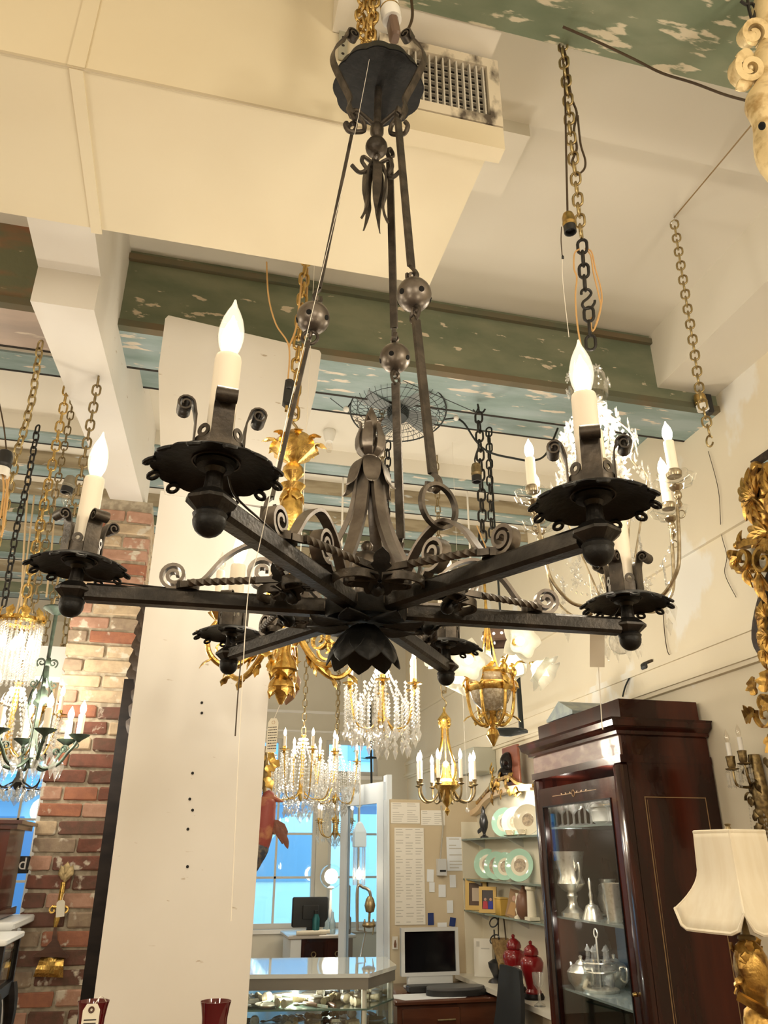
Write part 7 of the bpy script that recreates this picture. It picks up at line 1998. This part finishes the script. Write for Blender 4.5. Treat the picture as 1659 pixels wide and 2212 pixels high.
silver('silver_tureen', 'white and silver lidded pot on the upper shelf of the cabinet', 'pot', 1310, 1775, 2.2, zA, [('body', [(.04, 0), (.07, .02), (.075, .07), (.06, .09)]), ('lid', [(.078, .09), (.07, .105), (.03, .12), (.01, .13), (.012, .14), (.001, .145)])], m=WHITEC)
rr = random.Random(9)
for i in range(11):
    px = 1190 + i * 12.5; X = (2.06 + .02 * (i % 2)) if i < 6 else (2.09 + .05 * (i % 3))
    y = atX(px, 1775, X).y
    if i == 9: continue
    t = thing('crystal_goblet', 'faceted crystal goblet crowded on the upper shelf of the cabinet', 'glass', (X, y, zA), group='crystal goblets on the cabinet upper shelf')
    hh = rr.uniform(.13, .19)
    MB().lathe([(.026, 0), (.022, .006), (.006, .014), (.006, hh * .45), (.024, hh * .6), (.030, hh * .9), (.028, hh), (.026, hh), (.02, hh * .62), (.001, hh * .5)], 12).build('glass', CRYST, t, sharp=10)
silver('silver_cruet_stand', 'silver frame of glass cruets on the lower shelf of the cabinet', 'cruet', 1300, 2150, 2.16, zB - .33,
       [('base', [(.09, 0), (.092, .012), (.08, .018), (.001, .018)]), ('centre_rod', MB().tube([(0, 0, .018), (0, 0, .24)], .005, 8).torus((0, 0, .26), .02, .004, (1, 0, 0))), ('ring', MB().torus((0, 0, .09), .082, .004)), ('ring', MB().torus((0, 0, .13), .082, .004))])
cx_, cy_ = 2.16, atX(1300, 2150, 2.16).y
for k in range(5):
    a = k * 2 * PI / 5
    t = thing('glass_cruet', 'faceted cruet bottle standing in the silver frame', 'bottle', (cx_ + .05 * math.cos(a), cy_ + .05 * math.sin(a), zB - .33 + .018), group='cruets in the silver frame')
    MB().lathe([(.024, 0), (.026, .01), (.026, .10), (.012, .13), (.010, .16), (.016, .165), (.001, .19)], 10).build('bottle', CRYST, t, sharp=10)
for i, (px, X, lab) in enumerate([(1262, 2.10, 'silver teapot at the far side of the lower cabinet shelf'), (1335, 2.3, 'silver teapot at the near side of the lower cabinet shelf')]):
    silver('silver_teapot', lab, 'teapot', px, 2160, X, zB - .33, [('body', [(.04, 0), (.045, .01), (.07, .04), (.075, .08), (.05, .11), (.03, .115)]), ('lid', [(.032, .115), (.02, .13), (.008, .135), (.010, .15), (.001, .155)]), ('spout', MB().tube(smoothpath([(0, .06, .05), (0, .10, .07), (0, .12, .11)], 5), [.016 - .0008 * k for k in range(11)], 8)), ('handle', MB().tube(smoothpath([(0, -.06, .10), (0, -.12, .10), (0, -.11, .04), (0, -.068, .04)], 5), .006, 8))])
t = thing('slate_plaque', 'dark blue slate coloured panel leaning inside the lower part of the cabinet', 'panel', (2.36, 4.15, zB - .33))
MB().cbox((2.40, 4.16, zB - .18), (.012, .42, .30), .003).build('panel', mat('slate_blue', (.06, .10, .15), .25), t, world=True)
# pediment box on top of the cabinet
p = atY(1186, 1560, 4.30); zb_ = zc0 + .105
a, b = atX(1138, 1550, 2.10), atX(1205, 1540, 2.10)
t = thing('pediment_box', 'grey green box with a gabled pediment lid on top of the cabinet', 'box', (2.2, 4.2, zb_))
GRB = mat('grey_green_patina', (.20, .24, .26), .4, .3, col2=(.30, .34, .32), scale=(14, 14, 14))
ya, yb2 = 4.02, 4.36
zt = zpx(2.1, 4.2, 1548)
zpk = zpx(2.1, 4.2, 1516)
MB().bx(2.10, 2.36, ya + .02, yb2 - .02, zb_, zt - .01).build('body', MAHO, t, world=True)
MB().bx(2.085, 2.375, ya, yb2, zt - .012, zt + .006).build('moulding', GRB, t, world=True)
YZ = Matrix(((0, 0, 1, 0), (1, 0, 0, 0), (0, 1, 0, 0), (0, 0, 0, 1)))
MB().prism([(ya, zt + .006), (yb2, zt + .006), ((ya + yb2) / 2, zpk)], 2.09, 2.37, YZ).build('pediment', GRB, t, world=True)
for k in range(4): MB().bx(2.092, 2.10, ya + .05 + k * .075, ya + .065 + k * .075, zt - .03, zt - .014).build('dentil', GRB, t, world=True)

# ================================================================== TABLE LAMP, SCONCE, GILDED MIRRORS
YL = 2.0
lx = atY(1588, 1880, YL).x
zz = lambda y: zpx(lx, YL, y)
st_z = .86
t = thing('side_table', 'dark side table under the frame edge carrying the table lamp', 'table', (lx, YL, 0))
MB().cbox((lx, YL, st_z - .015), (.5, .5, .03), .008).build('top', MAHO, t, world=True)
for sx in (-1, 1):
    for sy in (-1, 1): MB().bx(lx + sx * .2 - .02, lx + sx * .2 + .02, YL + sy * .2 - .02, YL + sy * .2 + .02, 0, st_z - .03).build('leg', MAHO, t, world=True)
t = thing('table_lamp', 'table lamp with a cream bell shade and carved gilt figure base at the right edge', 'lamp', (lx, YL, st_z))
SHM = mat('cream_silk', (.84, .77, .62), .7, col2=(.80, .72, .56), scale=(40, 40, 6))
zt, zb = zz(1797), zz(1966)
rt0, rb0 = 70 * depth((lx, YL, zt)) / F_, 132 * depth((lx, YL, zb)) / F_
ang0 = math.atan2(-YL, -lx) + .02
rows = []
NP = 10
for j in range(13):
    f = j / 12
    rr_ = rt0 * (1 + .10 * f) + (rb0 * 1.03 - rt0 * 1.10) * max(0, (f - .50) / .50) ** 1.75
    ring = []
    for s in range(4):
        for i in range(NP):
            u = i / NP
            A = V((math.cos(ang0 + s * PI / 2), math.sin(ang0 + s * PI / 2), 0)); B = V((math.cos(ang0 + (s + 1) * PI / 2), math.sin(ang0 + (s + 1) * PI / 2), 0))
            d = A.lerp(B, u)
            bow = 1 + .10 * math.sin(u * PI)
            drop = -.046 * (f ** 3) * min(1, 2.6 * math.sin(u * PI))
            ring.append(V((lx, YL, zt + (zb - zt) * f + drop)) + d * (rr_ * bow))
    rows.append(ring)
m = MB(); m.loft(rows, caps=False)
n0 = len(m.v)
m.build('shade', SHM, t, world=True, sharp=35)
sh_o = [o for o in t.children][-1]
md = sh_o.modifiers.new('thickness', 'SOLIDIFY'); md.thickness = .003
for ring, r in ((rows[0], .005), (rows[-1], .005)):
    MB().tube(ring, r, 6, True).build('piping', SHM, t, world=True)
for s in range(4):
    MB().tube([rw[s * NP] for rw in rows], .0035, 6).build('seam', SHM, t, world=True)
MB().lathe([(.006, zt - .02), (.004, zt), (.010, zt + .006), (.006, zt + .014), (.009, zt + .02), (.002, zz(1778))], 12, TR(lx, YL, 0)).build('finial', DBRASS, t, world=True)
for s in range(4):
    MB().tube([(lx, YL, zt - .005), rows[0][s * NP]], .0018, 5).build('spider', DBRASS, t, world=True)
MB().tube([(lx, YL, zz(2030)), (lx, YL, zt)], .006, 8).build('stem', DBRASS, t, world=True)
MB().lathe([(.006, zz(1990)), (.008, zz(2000)), (.010, zz(2018)), (.022, zz(2022)), (.024, zz(2028)), (.02, zz(2032))], 14, TR(lx, YL, 0)).build('neck', DBRASS, t, world=True)
b = MB(); rr = random.Random(14)
pr = [(.014, zz(2028)), (.030, zz(2042)), (.040, zz(2065)), (.044, zz(2090)), (.041, zz(2115)), (.036, zz(2135)), (.031, zz(2150)), (.024, zz(2160)), (.022, zz(2172)), (.032, zz(2182)), (.041, zz(2200)), (.045, zz(2225))]
MB().lathe(pr, 40, TR(lx, YL, 0), wave=lambda a, r, z: 1 + .07 * math.sin(5 * a + z * 90) + .05 * math.sin(9 * a - z * 140)).build('figure_body', GILT, t, world=True)
for i in range(26):
    a = rr.uniform(0, 2 * PI); z = zz(2040 + i * 3.6); e = V((math.cos(a), math.sin(a), 0))
    MB().leaf(V((lx, YL, z)) + e * .036, e * .1 + V((rr.uniform(-.5, .5), 0, rr.uniform(-1, .6))), e, .028, .020, .35, .004, 2).build('carved_curl', GILT, t, world=True)
MB().bar(smoothpath([V((lx, YL, zz(2140))) + RT * -.055 - FW * .02, V((lx, YL, zz(2155))) - FW * .055, V((lx, YL, zz(2170))) + RT * .05 - FW * .03], 5), .02, .010, UP).build('sash', GILT, t, world=True)
MB().lathe([(.07, st_z), (.075, st_z + .03), (.05, st_z + .06), (.04, st_z + .1), (.045, zz(2225))], 24, TR(lx, YL, 0)).build('base', GILT, t, world=True)
# ---- sconce
ys = atX(1648, 1800, 2.46).y
sp = lambda x, y, X=2.40: atX(x, y, X)
t = thing('wall_sconce', 'brass wall sconce with two unlit candles and glass drops right of the cabinet', 'sconce', sp(1650, 1780, 2.49))
SCM = mat('sconce_brass', (.30, .22, .10), .38, .9, col2=(.14, .10, .05), scale=(50, 50, 50))
MB().tube(smoothpath([sp(1628, 1630, 2.47), sp(1640, 1700, 2.47), sp(1650, 1760, 2.47), sp(1655, 1830, 2.47)], 5), [.025, .027, .03, .032, .034, .036, .036, .036, .034, .032, .03, .026, .022, .018, .014, .01], 10).build('back_plate', SCM, t, world=True)
for (cx, cyb, cyt, X) in ((1577, 1634, 1600, 2.36), (1602, 1622, 1592, 2.40)):
    c = sp(cx, cyb, X)
    s_ = depth(c) / F_
    MB().lathe([(6 * s_, -26 * s_), (9 * s_, -18 * s_), (9 * s_, -6 * s_), (10 * s_, 0), (7 * s_, 1 * s_)], 16, TR(c), wave=lambda a, r, z: 1 + .05 * math.cos(10 * a)).build('candle_cup', SCM, t, world=True)
    MB().lathe([(4 * s_, -30 * s_), (13 * s_, -27 * s_), (14 * s_, -25 * s_), (5 * s_, -24 * s_)], 20, TR(c), wave=lambda a, r, z: 1 + .08 * math.cos(9 * a)).build('drip_pan', SCM, t, world=True)
    candle(t, c, 5.2 * s_, 29 * s_, False, 28 * s_, (0, 0, 0), WHITEP)
    MB().tube(smoothpath([c - V((0, 0, 28 * s_)), c + V((.01, .0, -.12)), sp(1625, 1700, 2.45), sp(1640, 1690, 2.47)], 5), .006, 8).build('arm', SCM, t, world=True)
    for k in range(8):
        a = k * PI / 4; q = c + V((13 * s_ * math.cos(a), 13 * s_ * math.sin(a), -28 * s_))
        b = MB(); octa(b, q - V((0, 0, .008)), .005, .007); b.tube([q - V((0, 0, .016)), q - V((0, 0, .060))], [.003, .0042], 6); octa(b, q - V((0, 0, .068)), .005, .009)
        b.build('glass_drop', CRYST, t, world=True)
m = MB(); carve(m, sp(1622, 1728, 2.44), .036, 0, 1.6, ((0, 1, 0), (0, 0, 1)), .012, .005); m.build('scroll', SCM, t, world=True)
for i in range(8):
    q = sp(1632 + rr.uniform(-10, 18), 1640 + i * 22, 2.44)
    MB().leaf(q, (-.3, rr.uniform(-1, 1), rr.uniform(-.8, .8)), (-1, 0, 0), .06, .035, .5, .004, 2).build('leaf', SCM, t, world=True)
for x, y0, y1 in ((1618, 1740, 1795), (1650, 1760, 1850), (1655, 1770, 1840)):
    b = MB(); q0, q1 = sp(x, y0), sp(x + 6, y1)
    for i in range(9): octa(b, q0.lerp(q1, i / 8), .004, .007)
    b.build('bead_string', CRYST, t, world=True)
# ---- gilded mirror frames at the right edge of the picture
def gilded(label, items, leaves, X=2.42, sd=1):
    g = lambda x, y, dx=0: atX(x, y, X + dx)
    t = thing('gilded_mirror', label, 'mirror', g(*items[0][:2]))
    rr = random.Random(sd)
    for (x, y, R, a0, turns, w) in items:
        m = MB(); c = g(x, y); s_ = depth(c) / F_
        carve(m, c, R * s_, a0, turns, ((0, -1, 0), (0, 0, 1)), w * s_, w * .5 * s_, .22, 24)
        m.build('carved_scroll', GILT, t, world=True)
    for (x, y, dx, dy, L) in leaves[::2] + leaves[1::4]:
        c = g(x, y, -.02); s_ = depth(c) / F_
        MB().leaf(c, V((-.15 + rr.uniform(-.1, .1), -dx, -dy)), (-1, 0, 0), L * s_ * 2.3, L * 1.5 * s_, .30, .008, 3, -.30, 14).build('acanthus_leaf', GILT, t, world=True)
    return t, g
t, g = gilded('carved gilded rococo mirror frame high at the right edge of the picture', [(1604, 1206, 30, 2.2, 1.4, 16), (1650, 1212, 34, .4, 1.3, 16), (1648, 1150, 28, 3.0, 1.2, 14), (1622, 1052, 22, 1.0, 1.5, 16)], [], sd=2)
def blade(x, y, ang, L, wd, curl=.32, lob=0):
    c = g(x, y, -.015); s_ = depth(c) / F_; a = R_(ang)
    MB().leaf(c, V((-.28, -math.cos(a), math.sin(a))), (-1, 0, 0), L * s_ * 1.15, wd * s_, curl, .008, lob, -.35, 10).build('acanthus_leaf', GILT, t, world=True)
def spine(pts, r, n=5):
    p = smoothpath([g(x, y, .02) for x, y in pts], n); s_ = depth(p[0]) / F_
    MB().tube(p, [r * s_ * (.7 + .45 * math.sin(i * 1.1) ** 2) for i in range(len(p))], 9).build('carved_body', GILT, t, world=True)
spine([(1640, 1000), (1626, 1040), (1632, 1085), (1640, 1120)], 15)
spine([(1668, 1000), (1655, 1060), (1660, 1110), (1645, 1150), (1665, 1190)], 18)
spine([(1576, 1190), (1588, 1224), (1612, 1236), (1636, 1228), (1638, 1260), (1648, 1290)], 8)
spine([(1660, 1182), (1632, 1176), (1608, 1172), (1590, 1180)], 9)
for ang, L in ((95, 66), (118, 62), (140, 58), (162, 50), (185, 44), (208, 38), (72, 62), (50, 56)): blade(1630, 1072, ang, L, 22)
for ang, L in ((230, 44), (255, 50), (280, 50), (305, 44)): blade(1622, 1078, ang, L, 20)
for ang, L in ((150, 60), (172, 62), (195, 52), (125, 50)): blade(1655, 1150, ang, L, 20)
for ang, L in ((200, 34), (175, 30), (225, 28)): blade(1592, 1205, ang, L, 15, .5)
for ang, L in ((245, 26), (270, 34), (290, 30)): blade(1612, 1232, ang, L, 16, .4)
for ang, L in ((250, 44), (272, 62), (295, 48)): blade(1640, 1240, ang, L, 19, .3)
for ang, L in ((110, 22), (90, 26)): blade(1600, 1172, ang, L, 12, .5)
for ang, L in ((100, 60), (80, 60), (120, 50), (250, 50)): blade(1665, 1060, ang, L, 22)
for ang, L in ((100, 36), (130, 36), (160, 34), (200, 30), (240, 34), (70, 30)): blade(1652, 1332, ang, L, 17, .4)
for ang, L in ((170, 34), (205, 36), (240, 40), (270, 44), (140, 30)): blade(1655, 1372, ang, L, 18, .4)
for ang, L in ((215, 26), (255, 36), (285, 36)): blade(1650, 1405, ang, L, 16, .4)
spine([(1655, 1310), (1646, 1350), (1655, 1400), (1650, 1430)], 12)
MB().bar(smoothpath([g(1600, 1180), g(1625, 1172), g(1655, 1170), g(1700, 1180)], 4), .05, .03, (1, 0, 0)).build('frame_rail', GILT, t, world=True)
MB().bar(smoothpath([g(1662, 1420, .04), g(1640, 1380, .04), g(1652, 1300, .04), g(1690, 1200, .04)], 4), .05, .04, (1, 0, 0)).build('dark_frame_back', CARV, t, world=True)
gilded('lower carved gilded scroll frame just above the wall sconce', [(1652, 1545, 30, 2.6, 1.3, 12), (1650, 1520, 20, .8, 1.3, 9)], [(1632, 1500, -.3, -1, 20), (1650, 1495, .3, -1, 24), (1628, 1535, -.9, .2, 22), (1640, 1575, .2, 1, 26), (1656, 1590, .5, .8, 26), (1645, 1510, .6, .5, 20)], sd=5)
q = g(1664, 1250)
MB().bx(2.45, 2.485, q.y - .9, q.y, 2.05, 3.25).build('frame_board', CARV, t, world=True)
MB().bx(2.445, 2.45, q.y - .85, q.y - .05, 2.1, 3.2).build('mirror_glass', mat('mirror_glass', (.8, .8, .8), .03, 1.0), t, world=True)
# cord and black plug on the wall over the cabinet
wire('wall_cable', [atX(1345, 1505, 2.46), atX(1352, 1480, 2.47), atX(1368, 1452, 2.48), atX(1390, 1440, 2.485)], .005, FAN, None, 'black cord rising from behind the cabinet top to a plug on the wall', 'cord')
p = atX(1394, 1439, 2.475)
t = thing('wall_plug', 'black plug fixed to the wall rail above the cabinet', 'plug', p)
MB().cbox(p, (.03, .06, .035), .006).build('body', BLACKP, t, world=True)
MB().bx(p.x + .012, p.x + .024, p.y - .045, p.y + .045, p.z - .03, p.z + .03).build('wall_plate', BROWNC, t, world=True)
wire('bell_wire', [atX(1530, 975, 2.49), atX(1552, 1060, 2.49), atX(1558, 1150, 2.49), atX(1570, 1200, 2.49), atX(1566, 1240, 2.49), atX(1590, 1290, 2.49)], .0018, BROWNC, None, 'thin wire wandering down the right wall beside the gilded frame', 'wire')
wire('bell_wire', [atX(1430, 1290, 2.49), atX(1436, 1370, 2.49), atX(1443, 1410, 2.49), atX(1452, 1416, 2.49)], .0025, BROWNC, None, 'thin wire running down the right wall to the rail above the cabinet', 'wire')
